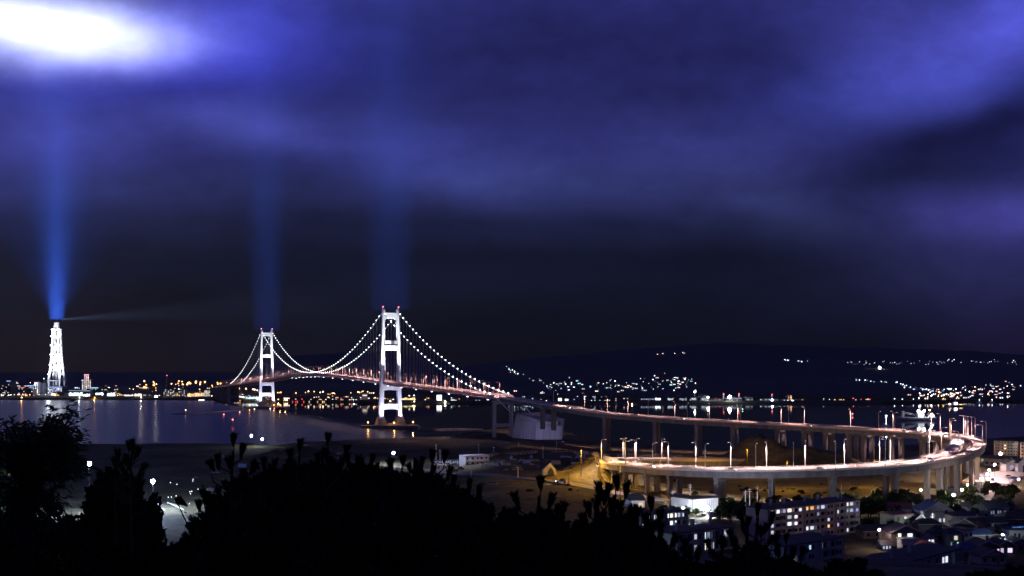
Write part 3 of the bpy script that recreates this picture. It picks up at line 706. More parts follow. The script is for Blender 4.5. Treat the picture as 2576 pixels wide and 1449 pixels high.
# index ranges: right-hand turn of the loop
imax = max(range(NV), key=lambda i: VC[i].x)
def gap(i):     # the two carriageways spread apart round the right-hand bend
    d = cum[i] - cum[imax]
    return .25 + 4.2 * sstep(-230, -70, d) * (1 - sstep(60, 150, d))
viaduct = thing('viaduct', 'long concrete viaduct on tall piers curling into a spiral loop behind the apartment blocks', 'viaduct', VC[imax] * 1.0)
HWC = 3.55
def sec(i, c0, prof):
    n = vnor(i); return [VC[i] + n * (c0 + t) + Vector((0, 0, z)) for t, z in prof]
I0 = 1
def cw_off(i, side): return side * (HWC + gap(i) / 2)
for side, nm in ((-1, 'outer'), (1, 'inner')):
    rng = list(range(I0, NV)) if side == 1 else list(range(I0, NV))
    w = HWC
    mb = MB(); mb.loft([sec(i, cw_off(i, side), [(-w, 0), (w, 0), (w, -.45), (w - .55, -.6), (w - .75, -2.9), (-w + .75, -2.9), (-w + .55, -.6), (-w, -.45)]) for i in rng]); mb.build('girder', M['viaduct_concrete'], viaduct, world=True)
    mb = MB(); mb.loft([sec(i, cw_off(i, side), [(-w + .3, .05), (w - .3, .05), (w - .3, .01), (-w + .3, .01)]) for i in rng]); mb.build('roadway', M['road'], viaduct, world=True)
    for e in (-1, 1):
        t = e * (w - .15)
        mb = MB(); mb.loft([sec(i, cw_off(i, side), [(t - .13, .004), (t + .13, .004), (t + .10, .95), (t - .10, .95)]) for i in rng]); par = mb.build('parapet', M['rail'], viaduct, world=True)
        mb = MB(); mb.loft([sec(i, cw_off(i, side), [(t - .07, 1.28), (t + .07, 1.28), (t + .07, 1.42), (t - .07, 1.42)]) for i in rng])
        k = 0.0
        for i in rng:
            if cum[i] >= k:
                k = cum[i] + 3.0; p = VC[i] + vnor(i) * (cw_off(i, side) + t); mb.box(p.x - .12, p.x + .12, p.y - .12, p.y + .12, p.z + .9, p.z + 1.3)
        mb.build('railing_frame', M['rail'], viaduct, world=True)
# painted lane line (edge lines) on the roadway
mb = MB()
for side in (-1, 1):
    for e in (-1, 1):
        mb.loft([sec(i, cw_off(i, side), [(e * 2.9 - .09, .055), (e * 2.9 + .09, .055), (e * 2.9 + .09, .06), (e * 2.9 - .09, .06)]) for i in range(I0, NV)])
mb.build('lane_marking', pm('road_paint', (.8, .8, .78), .6, var=.1), viaduct, world=True)
def near_idx(px, arm):
    lo, hi = {'up': (I0, imax), 'low': (imax, min(range(imax, NV), key=lambda i: project(VC[i])[0])), 'ret': (min(range(imax, NV), key=lambda i: project(VC[i])[0]), NV - 1)}[arm]
    return min(range(lo, hi + 1), key=lambda i: abs(project(VC[i])[0] - px))
def pier(i, offs, w=1.3, l=1.1, m_=None, flare=True):
    n = vnor(i); t = vtan(i); c = VC[i]; top = c.z - 2.9
    mb = MB()
    def blk(o, hw, hl, z0, z1, o2=None, hw2=None):
        hw2 = hw if hw2 is None else hw2; o2 = o if o2 is None else o2
        mb.hexa([c + n * (o + a * hw) + t * (b * hl) + Vector((0, 0, z0 - c.z)) for a, b in ((-1, -1), (1, -1), (1, 1), (-1, 1))] +
                [c + n * (o2 + a * hw2) + t * (b * hl) + Vector((0, 0, z1 - c.z)) for a, b in ((-1, -1), (1, -1), (1, 1), (-1, 1))])
    zb = min(ground_z(c.x + n.x * o, c.y + n.y * o) for o in offs) - 1.5
    zb = max(zb, -3)
    for o in offs: blk(o, w, l, zb, top - 1.8)
    a = min(offs) - w - .5; b = max(offs) + w + .5
    blk((a + b) / 2, (b - a) / 2 - .4, l + .2, top - 1.9, top - .9, (a + b) / 2, (b - a) / 2)
    blk((a + b) / 2, (b - a) / 2, l + .2, top - .9, top - .02)
    return mb.build('pier', m_ or M['viaduct_concrete'], viaduct, world=True)
def g2(i): return HWC + gap(i) / 2
for px in (1508, 1632, 1742, 1829, 1946, 2014, 2071, 2124, 2165, 2233, 2320, 2400):
    i = near_idx(px + 18, 'up'); pier(i, (-g2(i), g2(i)), 1.5 if px < 1900 else 1.3, 1.3)
i = imax + 3; pier(i, (-g2(i), g2(i)))
for px in (2440, 2393, 2345, 2240, 2093, 1937, 1812, 1697, 1640, 1588, 1556, 1530):
    i = near_idx(px, 'low'); pier(i, (-g2(i) * .8, g2(i) * .8), 1.15, 1.0)
    if px > 2300:
        i = min(near_idx(px, 'low') - 6, NV - 1); pier(i, (-g2(i), g2(i)), 1.0, 1.0)
for px in (1560, 1620, 1690, 1770):
    i = near_idx(px, 'ret'); pier(i, (-3, 3), 1.0, 1.0)
# squat columns that carry the deck on the anchorage block
for px in (1366, 1394):
    q = near_idx(px, 'up'); c = VC[q]; mb = MB(); mb.box(c.x - 2.0, c.x + 2.0, c.y - 2, c.y + 6, 20, c.z - 2.92); mb.build('pier', M['viaduct_concrete'], viaduct, world=True)
# expansion joints show as dark collars on the fascia
for px, arm in ((1632, 'up'), (2071, 'up'), (2093, 'low'), (1668, 'low'), (2400, 'low')):
    i = near_idx(px, arm)
    mb = MB(); mb.loft([[VC[j] + vnor(j) * (cw_off(j, -1 if arm == 'low' else 1) + t) + Vector((0, 0, z)) + vtan(j) * q for t, z in ((-HWC - .05, .98), (-HWC + .1, .98), (-HWC + .1, -.6), (-HWC + .7, -2.95), (HWC - .7, -2.95), (HWC - .1, -.6), (HWC - .1, .98), (HWC + .05, .98), (HWC + .05, -.7), (HWC - .6, -3.05), (-HWC + .6, -3.05), (-HWC - .05, -.7))] for j, q in ((i, -.25), (i, .25))])
    mb.build('joint_collar', M['concrete_dark'], viaduct, world=True)

VLCOL = (1.0, .70, .66)
VLAMP = 60000.0
vl = make_lamp('street_lamp', 12.0, 1.9, M['pole'], 4.0, VLAMP, VLCOL, 96)
vu = make_lamp('street_lamp', 12.0, 1.9, M['pole'], 4.0, VLAMP * .6, (1.0, .58, .52), 96)
LAMPS = ([('up', 'far', x) for x in (1452, 1520, 1580, 1690, 1781, 1850, 1948, 2010, 2126, 2230, 2335, 2395, 2445)] + [('up', 'near', x) for x in (1410, 1550, 1636, 1735, 1876, 1997, 2228, 2275, 2355, 2372)] +
         [('low', 'near', x) for x in (2405, 2300, 2207, 2093, 1992, 1911, 1798, 1672, 1600, 1545)] + [('low', 'far', x) for x in (2440, 2375, 2274, 2236, 2138, 2034, 1916, 1825, 1727, 1652, 1566)] +
         [('ret', 'far', x) for x in (1590, 1623, 1684)] + [('ret', 'near', x) for x in (1542,)] +
         [('bend', 'near' if k % 2 else 'far', k) for k in range(9)])  # bend lamps are added to brighten the carriageways there
cnt = {}; USED = []
for arm, edge, px in LAMPS:
    i = near_idx(px, arm) if arm != 'bend' else imax - 14 + px * 6; n = vnor(i)
    w = 2 * HWC + gap(i) / 2 - .2
    # which edge is farther from the eye
    pts = [(VC[i] + n * w * s_, s_) for s_ in (-1, 1)]
    pts.sort(key=lambda q: q[0].y); p, s_ = pts[0] if edge == 'near' else pts[1]
    if arm == 'bend': s_ = 1 if px % 3 == 1 else -1; p = VC[i] + n * w * s_; edge = 'inner' if s_ > 0 else 'outer'
    key = {'up': 'upper arm', 'low': 'lower arm', 'ret': 'end ramp', 'bend': 'right bend (added)'}[arm]
    k = cnt.get((arm, edge), 0); cnt[(arm, edge)] = k + 1
    order = 'left' if arm != 'low' else 'right'
    lab = f'{ordinal(k)} street lamp from the {order} on the {edge} parapet of the viaduct {key}'
    d = -n * s_; rz = math.atan2(d.y, d.x); loc = p + Vector((0, 0, .9))
    src = vu if arm in ('up', 'bend') else vl
    if src not in USED: o = src; o.location = loc; o.rotation_euler = (0, 0, rz); tag(o, lab, None, 'street lamps along the viaduct'); USED.append(src)
    else: copy_thing(src, loc, rz, lab, 'street lamps along the viaduct')
# sodium light under the loop
SLAB = ['orange yard lamp on the lit mound left of the loop', 'orange yard lamp behind the second pier cluster of the lower arm', 'orange yard lamp near the earth hill inside the loop',
        'orange yard lamp midway under the lower viaduct arm', 'orange yard lamp on the grass right of the loop centre', 'orange yard lamp beside the road in front of the loop', 'orange yard lamp among the piers at the right bend']
for k, (px, py, D, pw) in enumerate(((1462, 1150, 584, 130000), (1660, 1175, 556, 42000), (1880, 1140, 640, 60000), (1980, 1170, 552, 50000), (2200, 1180, 560, 60000), (1560, 1195, 520, 20000), (2380, 1150, 600, 50000))):
    p = P(px, py, D=D); zg = ground_z(p.x, p.y)
    t = thing('sodium_lamp', SLAB[k], 'yard lamp', (p.x, p.y, zg), group='orange yard lamps inside the loop')
    mb = MB(); mb.tube([(0, 0, -1), (0, 0, 14.6)], [.12, .08], 6); mb.build('pole', M['rubber'], t)
    mb = MB(); mb.box(-.4, .4, -.25, .25, 14.6, 14.9); hd = mb.build('lantern', M['rubber'], t)
    mb = MB(); mb.box(-.3, .3, -.2, .2, 14.53, 14.6); mb.build('lens', em(SODIUM, .5), hd)
    lamp('sodium_light', 'POINT', (0, -1.6, 13.2), pw * .34, (1.0, .50, .06), t, size=.3)
# ------------------------------------------------------------------ the city across the water
WINM = {}
def unit_box():
    return MB().box(-.5, .5, -.5, .5, -.5, .5)
def win_mesh(col, s):
    k = (tuple(col), s)
    if k not in WINM: WINM[k] = unit_box().mesh('window', em(col, s))
    return WINM[k]
def win(parent, loc, size, col, s, name='window'):
    o = bpy.data.objects.new(name, win_mesh(col, s)); COL.objects.link(o); o.parent = parent; o.location = loc; o.scale = size; return o
WALLS = [pm('far_wall_grey', (.16, .16, .19), .9), pm('far_wall_dark', (.08, .08, .10), .9), pm('far_wall_blue', (.12, .15, .22), .7), pm('far_wall_brown', (.16, .13, .12), .9)]
rng = random.Random(21)
def city_block(name, label, cat, px0, px1, ytop, ybase, D, depth=18, wall=0, wins=8, cols=((CREAM, 2.0), (COOL, 1.6)), group='buildings of the city across the water', roof='flat', win_size=(2.2, 1.5), facade=None, crown=None, span=(.05, .95)):
    a = P(px0, ybase, D=D); b = P(px1, ybase, D=D); top = P(px0, ytop, D=D).z
    cx = (a.x + b.x) / 2; w = b.x - a.x; zb = min(ground_z(a.x, D), ground_z(b.x, D + depth)) - 1.5; zb = min(zb, a.z)
    t = thing(name, label, cat, (cx, D + depth / 2, zb), group=group); h = top - zb
    mb = MB(); mb.box(-w / 2, w / 2, -depth / 2, depth / 2, 0, h - (.6 if roof == 'flat' else 0)); mb.build('wall', WALLS[wall], t)
    if roof == 'flat':
        mb = MB(); mb.box(-w / 2 - .3, w / 2 + .3, -depth / 2 - .3, depth / 2 + .3, h - .6, h); mb.box(-w * .2, w * .1, -depth * .2, depth * .2, h, h + min(3.0, h * .12)); mb.build('roof', M['roof_dark'], t)
    elif roof == 'gable':
        mb = MB(); e = .8; rh = w * .42
        mb.add([(-w / 2 - e, -depth / 2 - e, h - .3), (w / 2 + e, -depth / 2 - e, h - .3), (0, -depth / 2 - e, h + rh), (-w / 2 - e, depth / 2, h - .3), (w / 2 + e, depth / 2, h - .3), (0, depth / 2, h + rh)],
               [(0, 1, 2), (5, 4, 3), (0, 2, 5, 3), (1, 4, 5, 2), (0, 3, 4, 1)]); mb.build('roof', M['roof_dark'], t)
    elif roof == 'vault':
        mb = MB(); n = 10; secs = []
        for y in (-depth / 2 - .5, depth / 2 + .5): secs.append([(w / 2 * 1.04 * math.cos(math.pi * k / n), y, h - .2 + h * .35 * math.sin(math.pi * k / n)) for k in range(n + 1)])
        mb.loft(secs); mb.build('roof', M['steel_grey'], t)
    zl = CAMZ - (ybase - VH) / FPX * D - zb     # what stands in front hides the foot
    lo = max(0, zl)
    nf = max(1, int((h - lo) / 3.2)); nc = max(1, int(w / 3.4)); cells = [(i, j) for i in range(nc) for j in range(nf)]; rng.shuffle(cells)
    for i, j in cells[:wins]:
        c, s = cols[rng.randrange(len(cols))]
        x = -w / 2 + w * (i + .5) / nc; z = lo + (h - lo) * (j + .45) / nf
        win(t, (x, -depth / 2 - .12, z), (min(win_size[0], w / nc * .8), .2, min(win_size[1], (h - lo) / nf * .7)), c, s * rng.uniform(.5, 1.5) // .25 * .25 + .25)
    if facade:      # a lit glazed front
        fx0, fx1, fz0, fz1, c, s, n = facade
        for k in range(n):
            x0 = -w / 2 + w * (fx0 + (fx1 - fx0) * k / n); x1 = -w / 2 + w * (fx0 + (fx1 - fx0) * (k + .86) / n)
            z0 = lo + (h - lo) * fz0; z1 = lo + (h - lo) * (fz1 - (.18 * rng.random() if n > 2 else 0))
            win(t, ((x0 + x1) / 2, -depth / 2 - .15, (z0 + z1) / 2), (x1 - x0, .3, z1 - z0), c, round(s * rng.uniform(.55, 1.3), 1), 'lit_front')
    if crown:
        c, s = crown
        win(t, (0, -depth / 2 - .5, h - 1.6), (w * 1.0, .3, 1.6), c, s, 'lit_crown')
    return t
B = city_block
# -- left of the tall tower
B('office_tower', 'blue glass office tower with lit crown at the far left of the skyline', 'building', 16.5, 27, 957, 985, 2760, 26, 2, 7, ((ICE, 1.2), (CREAM, 1.5)), crown=((.45, .6, 1.0), 1.2))
B('apartment_tower', 'slim apartment tower full of cream windows left of the white tower', 'building', 87.5, 96.5, 961, 996, 2660, 22, 0, 34, ((CREAM, 2.6), (COOL, 2.2), ((1, .95, .8), 3.0)), crown=((1, .35, .4), 1.6))
B('office_tower', 'unlit dark slab tower beside the slim apartment tower', 'building', 98, 110, 963, 997, 2670, 24, 1, 2)
B('office_block', 'low blue lit office block left of the slim apartment tower', 'building', 67.5, 86, 969, 983, 2740, 26, 2, 14, ((ICE, 1.6), (COOL, 1.2)), crown=((.35, .55, 1.0), 1.8))
B('warehouse', 'dark windowless waterfront block left of the apartment tower', 'building', 64, 82, 980, 1000, 2620, 22, 1, 1)
B('office_block', 'wide dark block with sparse lights below the glass tower', 'building', 3, 28, 972, 996, 2690, 24, 1, 12, ((COOL, 1.2), (CREAM, 1.4)))
B('office_block', 'dim block with red roof lights between glass tower and blue block', 'building', 46, 62, 973, 990, 2700, 24, 1, 7, ((CREAM, 1.2), (COOL, 1.0)), crown=((1, .2, .25), 1.0))
B('house_row', 'low waterfront row with orange shop lights on the left', 'building', 45, 70, 989, 1001, 2610, 16, 3, 9, ((WARM, 2.6), (SODIUM, 2.2), (REDL, 1.6)))
B('house_row', 'low row with cool lights at the left edge of the waterfront', 'building', 2, 22, 986, 1000, 2612, 16, 1, 10, ((COOL, 1.8), (CREAM, 1.6)))
B('office_block', 'wide lit podium building at the feet of the white tower', 'building', 120, 156, 972, 992, 2680, 30, 2, 40, ((COOL, 1.8), (CREAM, 2.0), (LILAC, 1.4)), crown=((.32, .45, 1.0), 1.0))
B('office_block', 'narrow pale block just left of the white tower base', 'building', 114, 124, 963, 985, 2695, 22, 0, 7, ((CREAM, 1.4), (COOL, 1.4)))
B('shopping_hall', 'brightly lit low hall with orange corner below the white tower', 'building', 128, 153, 986, 999, 2630, 22, 0, 6, ((WARM, 2.0),), facade=(.05, .60, .25, .85, (1, .92, .85), 2.4, 6))
B('shop', 'orange lit shop on the waterfront below the white tower', 'building', 139.5, 149.5, 990, 998.5, 2618, 14, 3, 0, facade=(.05, .95, .1, .8, (1, .42, .12), 1.8, 3))
B('glass_hall', 'long white lit glass hall on the waterfront right of the white tower', 'building', 173, 208, 981, 1001, 2620, 26, 0, 4, ((CREAM, 1.5),), facade=(.02, .98, .10, .74, (.80, .92, 1.0), 3.0, 11), crown=((.45, .62, .8), .5))
B('glass_hall', 'very bright white waterfront block joined to the glass hall', 'building', 208.5, 227, 981.5, 1003, 2608, 26, 0, 0, facade=(.03, .97, .05, .60, (.85, .95, 1.0), 4.2, 6), crown=((.5, .7, .9), .7))
B('high_rise', 'tallest apartment high-rise with red roof lights right of the white tower', 'building', 211.5, 224, 941, 981, 2720, 24, 0, 60, ((CREAM, 2.2), (COOL, 2.2), ((1, .6, .5), 2.0), (LILAC, 1.8)), crown=((1, .25, .25), 2.6))
B('high_rise', 'left lower wing of the tall high-rise with outlined roof edge', 'building', 205, 211.3, 955, 981, 2716, 22, 0, 26, ((CREAM, 2.0), (COOL, 2.0)), crown=((.7, .75, 1), 1.6))
B('high_rise', 'right lower wing of the tall high-rise with glowing top floors', 'building', 224.2, 229.5, 953, 981, 2716, 22, 0, 22, ((CREAM, 2.0), (COOL, 2.4), (REDL, 1.4)))
B('shop', 'low teal lit pavilion right of the tall high-rise', 'building', 230, 247, 974, 984, 2660, 20, 2, 4, ((ICE, 1.6),), crown=((.4, .75, .95), 1.8), roof='flat')
B('glass_hall', 'white lit block with dark roof in the middle of the left waterfront', 'building', 240, 262, 984, 998, 2625, 22, 0, 4, ((CREAM, 1.4),), facade=(.04, .96, .35, .78, (.88, .94, 1.0), 2.6, 7))
B('glass_hall', 'smaller white lit block right of the middle waterfront hall', 'building', 268, 293, 984.5, 1001, 2618, 22, 0, 4, ((WARM, 1.4),), facade=(.08, .85, .25, .80, (.82, .93, 1.0), 3.2, 8))
B('office_block', 'dim block with string of roof lamps behind the middle waterfront halls', 'building', 252, 297, 978, 990, 2700, 24, 1, 16, ((WARM, 1.8), (CREAM, 1.4)))
B('shop', 'green lit low shop in the waterfront row', 'building', 296, 311, 988, 999, 2620, 20, 1, 6, (((.6, 1, .7), 1.0), (WARM, 1.6)))
B('market_hall', 'long market hall with white bays beside the warm lit hall', 'building', 311, 337, 988.5, 1000, 2614, 22, 0, 5, ((WARM, 1.8),), facade=(.1, .95, .15, .70, (.95, .95, 1.0), 1.7, 6))
B('market_hall', 'cream lit hall with open front at the end of the waterfront row', 'building', 338, 357.5, 989, 1003, 2608, 22, 0, 0, facade=(.05, .95, .2, .93, (1, .88, .72), 2.0, 4))
B('house_row', 'dark sheds on the quay left of the apartment slabs', 'building', 360, 408, 992, 1003, 2600, 18, 1, 6, ((CREAM, 1.6), (COOL, 1.8)))
B('apartment_block', 'grey apartment slab with tall chimney behind, near the quay lamp', 'building', 411, 426, 979, 1003, 2590, 18, 0, 10, ((COOL, .9), (CREAM, 1.0)))
B('apartment_block', 'narrow grey apartment slab next to the chimney', 'building', 427.5, 438.5, 979, 1003, 2590, 18, 0, 9, ((COOL, 1.0), (WARM, 1.2)))
B('apartment_block', 'wide grey apartment slab left of the long orange hall', 'building', 449, 470, 980, 1003, 2590, 18, 0, 10, ((COOL, .8), (CREAM, 1.0)))
B('shop', 'warm lit small block between two apartment slabs', 'building', 439.5, 448, 987, 1003, 2600, 18, 3, 6, ((WARM, 2.2), (CREAM, 1.6)))
B('market_hall', 'long hall with two rows of orange light left of the bridge end', 'building', 471, 520, 984, 1001, 2580, 26, 3, 6, ((WARM, 1.6),), facade=(.02, .98, .18, .78, (1, .62, .32), 1.5, 14))
B('apartment_block', 'stepped hotel block with many balcony lights beside the bridge end', 'building', 514, 529, 982, 1002, 2570, 20, 0, 22, ((CREAM, 1.8), (COOL, 1.4)))
B('kiosk', 'small white lit kiosk on the quay left of the bridge anchorage', 'kiosk', 499.5, 515, 1004.3, 1009, 2440, 8, 0, 0, facade=(.04, .96, .1, .8, (.9, .94, 1.0), 3.4, 4), group='buildings of the city across the water')
B('ferry_terminal', 'pale green lit terminal hall between the anchorage and the farther tower', 'building', 596, 616, 990, 1007, 2380, 24, 0, 5, ((CREAM, 2.0),), facade=(.05, .95, .35, .72, (.85, 1, .85), 2.2, 6))
B('ferry_terminal', 'long teal lit terminal shed just left of the farther tower', 'building', 617, 652, 993, 1008, 2370, 24, 2, 6, ((ICE, 1.8),), facade=(.02, .98, .30, .72, (.72, .95, 1.0), 1.6, 10))
B('shop', 'low shed with orange windows in front of the terminal', 'building', 588, 606, 1000, 1010, 2345, 14, 3, 6, ((SODIUM, 1.8), (COOL, 1.4)))
B('warehouse', 'dark shed seen between the legs of the farther tower', 'building', 655, 684, 994, 1010, 2360, 24, 1, 6, ((WARM, 1.8), (COOL, 1.2)))
B('factory', 'bright orange and white factory right of the farther tower', 'building', 712, 729, 999, 1010, 2330, 20, 3, 7, ((WARM, 2.6), (CREAM, 2.2)), facade=(.2, .7, .3, .9, (1, .85, .6), 3.0, 3))
B('warehouse', 'grey shed with red lights between the two bridge towers', 'building', 730, 770, 1001, 1012, 2320, 20, 1, 6, ((REDL, 1.4), (WARM, 1.6)))
B('warehouse', 'low shed with cream lights between the bridge towers', 'building', 776, 822, 1002, 1012, 2318, 20, 1, 8, ((WARM, 1.8), (CREAM, 1.4)))
B('apartment_block', 'grey waterfront block with a few lights left of the nearer tower', 'building', 826, 852, 994, 1010, 2330, 20, 0, 8, ((WARM, 1.6), (CREAM, 1.4)))
B('apartment_block', 'second grey waterfront block left of the nearer tower', 'building', 856, 886, 996, 1011, 2326, 20, 0, 9, ((WARM, 1.6), (REDL, 1.2), (CREAM, 1.2)))
B('warehouse', 'low lit shed beside the dark moored ship', 'building', 890, 934, 998, 1012, 2322, 20, 0, 10, ((WARM, 2.0), (CREAM, 2.0), (COOL, 1.6)))
B('factory', 'low factory with yellow lights between the nearer tower legs', 'building', 962, 1002, 1003, 1013, 2300, 20, 3, 8, ((CREAM, 2.4), (WARM, 2.6)))
B('factory', 'floodlit golden plant with stubby silos right of the nearer tower', 'building', 1008, 1046, 999, 1015, 2290, 22, 0, 5, ((WARM, 2.2),), facade=(.04, .96, .15, .95, (1, .74, .35), 1.7, 9))
B('warehouse', 'long pinkish lit warehouse right of the golden plant', 'building', 1047, 1097, 999.5, 1015, 2288, 24, 3, 10, ((WARM, 2.0), (CREAM, 2.2)), facade=(.02, .98, .05, .42, (1, .80, .68), .9, 10))
B('office_block', 'dazzling white block with black middle under the bridge side span', 'building', 1098, 1133, 993, 1013, 2280, 20, 0, 3, ((COOL, 1.0),), facade=(.02, .40, .02, .97, (.92, .97, 1.0), 2.6, 2))
B('office_block', 'grey framed block with bright lower floors under the side span', 'building', 1134, 1150, 999, 1014, 2282, 20, 0, 4, ((COOL, 1.6),), facade=(.05, .95, .1, .6, (.9, .97, 1.0), 1.8, 3))
B('warehouse', 'grey tank house near the side pier of the bridge', 'building', 1153, 1176, 1001, 1015, 2284, 20, 0, 5, ((COOL, 1.2), (WARM, 1.4)))
B('warehouse', 'low dark shed right of the tank house', 'building', 1180, 1216, 1004, 1015, 2282, 18, 1, 6, ((COOL, 1.6), (ICE, 1.2)))
# -- behind the viaduct
B('office_block', 'pale lit depot block above the approach viaduct', 'building', 1309, 1350, 992, 1016, 2250, 24, 0, 10, ((COOL, 1.0), (ICE, 1.0)), facade=(.25, .92, .1, .5, (.75, .92, .95), 1.1, 6))
B('depot', 'bright white low depot right of the pale lit block', 'building', 1356, 1389, 1006, 1018, 2235, 18, 0, 4, ((COOL, 2.0),), facade=(.02, .98, .1, .72, (.9, .96, 1.0), 3.0, 8))
B('depot', 'tall white lit hoist house in the depot', 'building', 1404, 1414, 1001, 1017, 2240, 16, 0, 0, facade=(.05, .95, .1, .97, (1, .98, .95), 3.2, 2))
B('depot', 'small white glowing tank house right of the hoist house', 'building', 1421, 1431, 1003, 1013, 2245, 14, 0, 0, facade=(.05, .95, .1, .97, (1, .93, .92), 2.6, 2))
B('depot', 'low lit shed between depot and hoist house', 'building', 1390, 1403, 1010, 1018, 2232, 14, 0, 4, ((COOL, 2.4), (CREAM, 1.8)))
B('warehouse', 'broad dark shed with dim panels behind the viaduct', 'building', 1434, 1484, 995, 1018, 2246, 26, 0, 8, ((COOL, .7), (ICE, .9)))
B('warehouse', 'dark latticed shed left of the tall viaduct lamp', 'building', 1486, 1528, 996, 1018, 2248, 26, 1, 10, ((ICE, .8), (COOL, .9)))
B('warehouse', 'long flat warehouse with few panes left of the gabled sheds', 'building', 1531, 1580, 1000, 1018, 2244, 24, 0, 8, ((COOL, .8), (CREAM, .9)))
B('kiosk', 'orange glowing kiosk on the far quay behind the viaduct', 'kiosk', 1586, 1605, 1016.5, 1022, 2160, 8, 3, 0, facade=(.1, .9, .15, .8, (1, .70, .40), 2.4, 3))
for k, (a, b, c) in enumerate(((1646, 1665, 3.0), (1677, 1696, .9), (1706, 1728, .35), (1734, 1754, .7), (1763, 1783, .8))):
    B('gabled_warehouse', f'{ordinal(k)} from the left of five steep gabled waterfront warehouses', 'warehouse', a, b, 1000, 1016, 2238, 40, 0, 4, ((COOL, 1.2), (ICE, 1.2)), roof='gable', facade=(.15, .85, .62, .95, (.75, .88, 1.0), c, 3), group='gabled warehouses on the far quay')
B('warehouse', 'long low flat shed joining the gabled warehouses', 'building', 1612, 1645, 1002, 1016, 2240, 22, 1, 8, ((COOL, 1.2), (ICE, 1.0)), crown=((.5, .6, .8), .5))
B('warehouse', 'dark flat shed right of the gabled warehouses', 'building', 1786, 1822, 1003, 1016, 2240, 22, 1, 8, ((COOL, 1.4), (REDL, 1.0)))
B('warehouse', 'flat shed under the bright quay floodlight', 'building', 1826, 1866, 1000, 1016, 2242, 22, 1, 9, ((COOL, 1.4), (CREAM, 1.2)), crown=((.6, .7, .9), .5))
B('warehouse', 'grey block right of the bright quay floodlight', 'building', 1872, 1894, 998, 1016, 2246, 22, 0, 5, ((COOL, .9), (WARM, 1.2)))
B('warehouse', 'dark low works with blue lights behind the viaduct', 'building', 1912, 1958, 1003, 1016, 2246, 22, 1, 12, ((ICE, 1.6), (COOL, 1.4), (REDL, 1.2)))
B('depot', 'white lit works hall in front of the red lit stack', 'building', 1962, 1984, 1004, 1014, 2250, 18, 0, 4, ((COOL, 1.6),), facade=(.05, .95, .15, .6, (.9, .97, 1.0), 2.2, 5))
B('factory', 'tall works block with orange and red lights', 'building', 1981, 1993, 994, 1016, 2256, 18, 3, 9, ((WARM, 2.0), (REDL, 1.8), (CREAM, 2.2)))
B('factory', 'low works with orange windows right of the tall works block', 'building', 1996, 2041, 1003, 1016, 2250, 20, 3, 12, ((WARM, 1.6), (SODIUM, 1.6)))
B('warehouse', 'dark quay shed with orange end light', 'building', 2098, 2118, 1003, 1012, 2290, 20, 3, 5, ((WARM, 1.6), (SODIUM, 1.4)))
B('warehouse', 'long dark quay shed left of the light strip', 'building', 2120, 2155, 1003, 1013, 2290, 20, 1, 5, ((WARM, 1.0), (COOL, 1.0)))
B('jetty_shed', 'long jetty gallery glowing as one white strip', 'building', 2183, 2250, 1004, 1010, 2320, 8, 1, 0, facade=(0, 1, .42, .72, (.95, .97, 1.0), 2.4, 3))
B('gas_holder', 'pale domed hall at the right end of the far town', 'building', 2548, 2575, 1000, 1008, 2540, 24, 0, 3, ((COOL, .8),), roof='vault')
B('warehouse', 'long dark shed at the right edge of the far waterfront', 'building', 2470, 2540, 1003, 1010, 2520, 18, 1, 10, ((COOL, 1.8), (PINK, 1.8), (ICE, 1.5)))
B('sail_hall', 'small white lit tent-roofed hall in the far right town', 'building', 2514, 2524, 994, 999, 2700, 14, 0, 0, roof='gable', facade=(.05, .95, .05, .95, (.9, .97, 1.0), 2.4, 2))
# chimneys and slender masts
def stack(px, ytop, ybase, D, r, label, light, name='chimney', cat='chimney', wall='concrete_dark'):
    p = P(px, ybase, D=D); zb = min(p.z, ground_z(p.x, D)); h = P(px, ytop, D=D).z - zb
    t = thing(name, label, cat, (p.x, D, zb))
    mb = MB(); mb.lathe([(r, 0), (r * .8, h * .5), (r * .68, h - 1.5), (r * .78, h - 1.4), (r * .78, h)], 12); mb.build('shaft', M[wall], t)
    mb = MB(); mb.ball((0, -r * .9, h - .4), 1.4); mb.build('beacon', em(light, 3.0), t)
stack(421.5, 944, 985, 2620, 5.5, 'tall dark chimney behind the grey apartment slabs', REDL)
stack(111.7, 952, 975, 2740, 3.6, 'slender dark blue chimney just left of the white tower', (.8, .9, 1.0))
stack(1941.8, 992, 1010, 2252, 2.0, 'thin mast with red lamps in the works behind the viaduct', REDL, 'signal_mast', 'mast', 'steel_grey')
stack(1859, 990, 1004, 2244, 1.8, 'thin mast with red lamp right of the quay floodlight', REDL, 'signal_mast', 'mast', 'steel_grey')
stack(1820, 990, 1004, 2246, 1.8, 'thin mast with red lamp left of the quay floodlight', REDL, 'signal_mast', 'mast', 'steel_grey')
stack(1030, 995, 1010, 2310, 3.5, 'golden lit silo on the floodlit plant, left of two', CREAM)
stack(1042, 994, 1010, 2310, 3.5, 'golden lit silo on the floodlit plant, right of two', CREAM)
lamp('plant_flood', 'POINT', P(1030, 1012, D=2270), 6e4, (1, .65, .25), None, size=1)

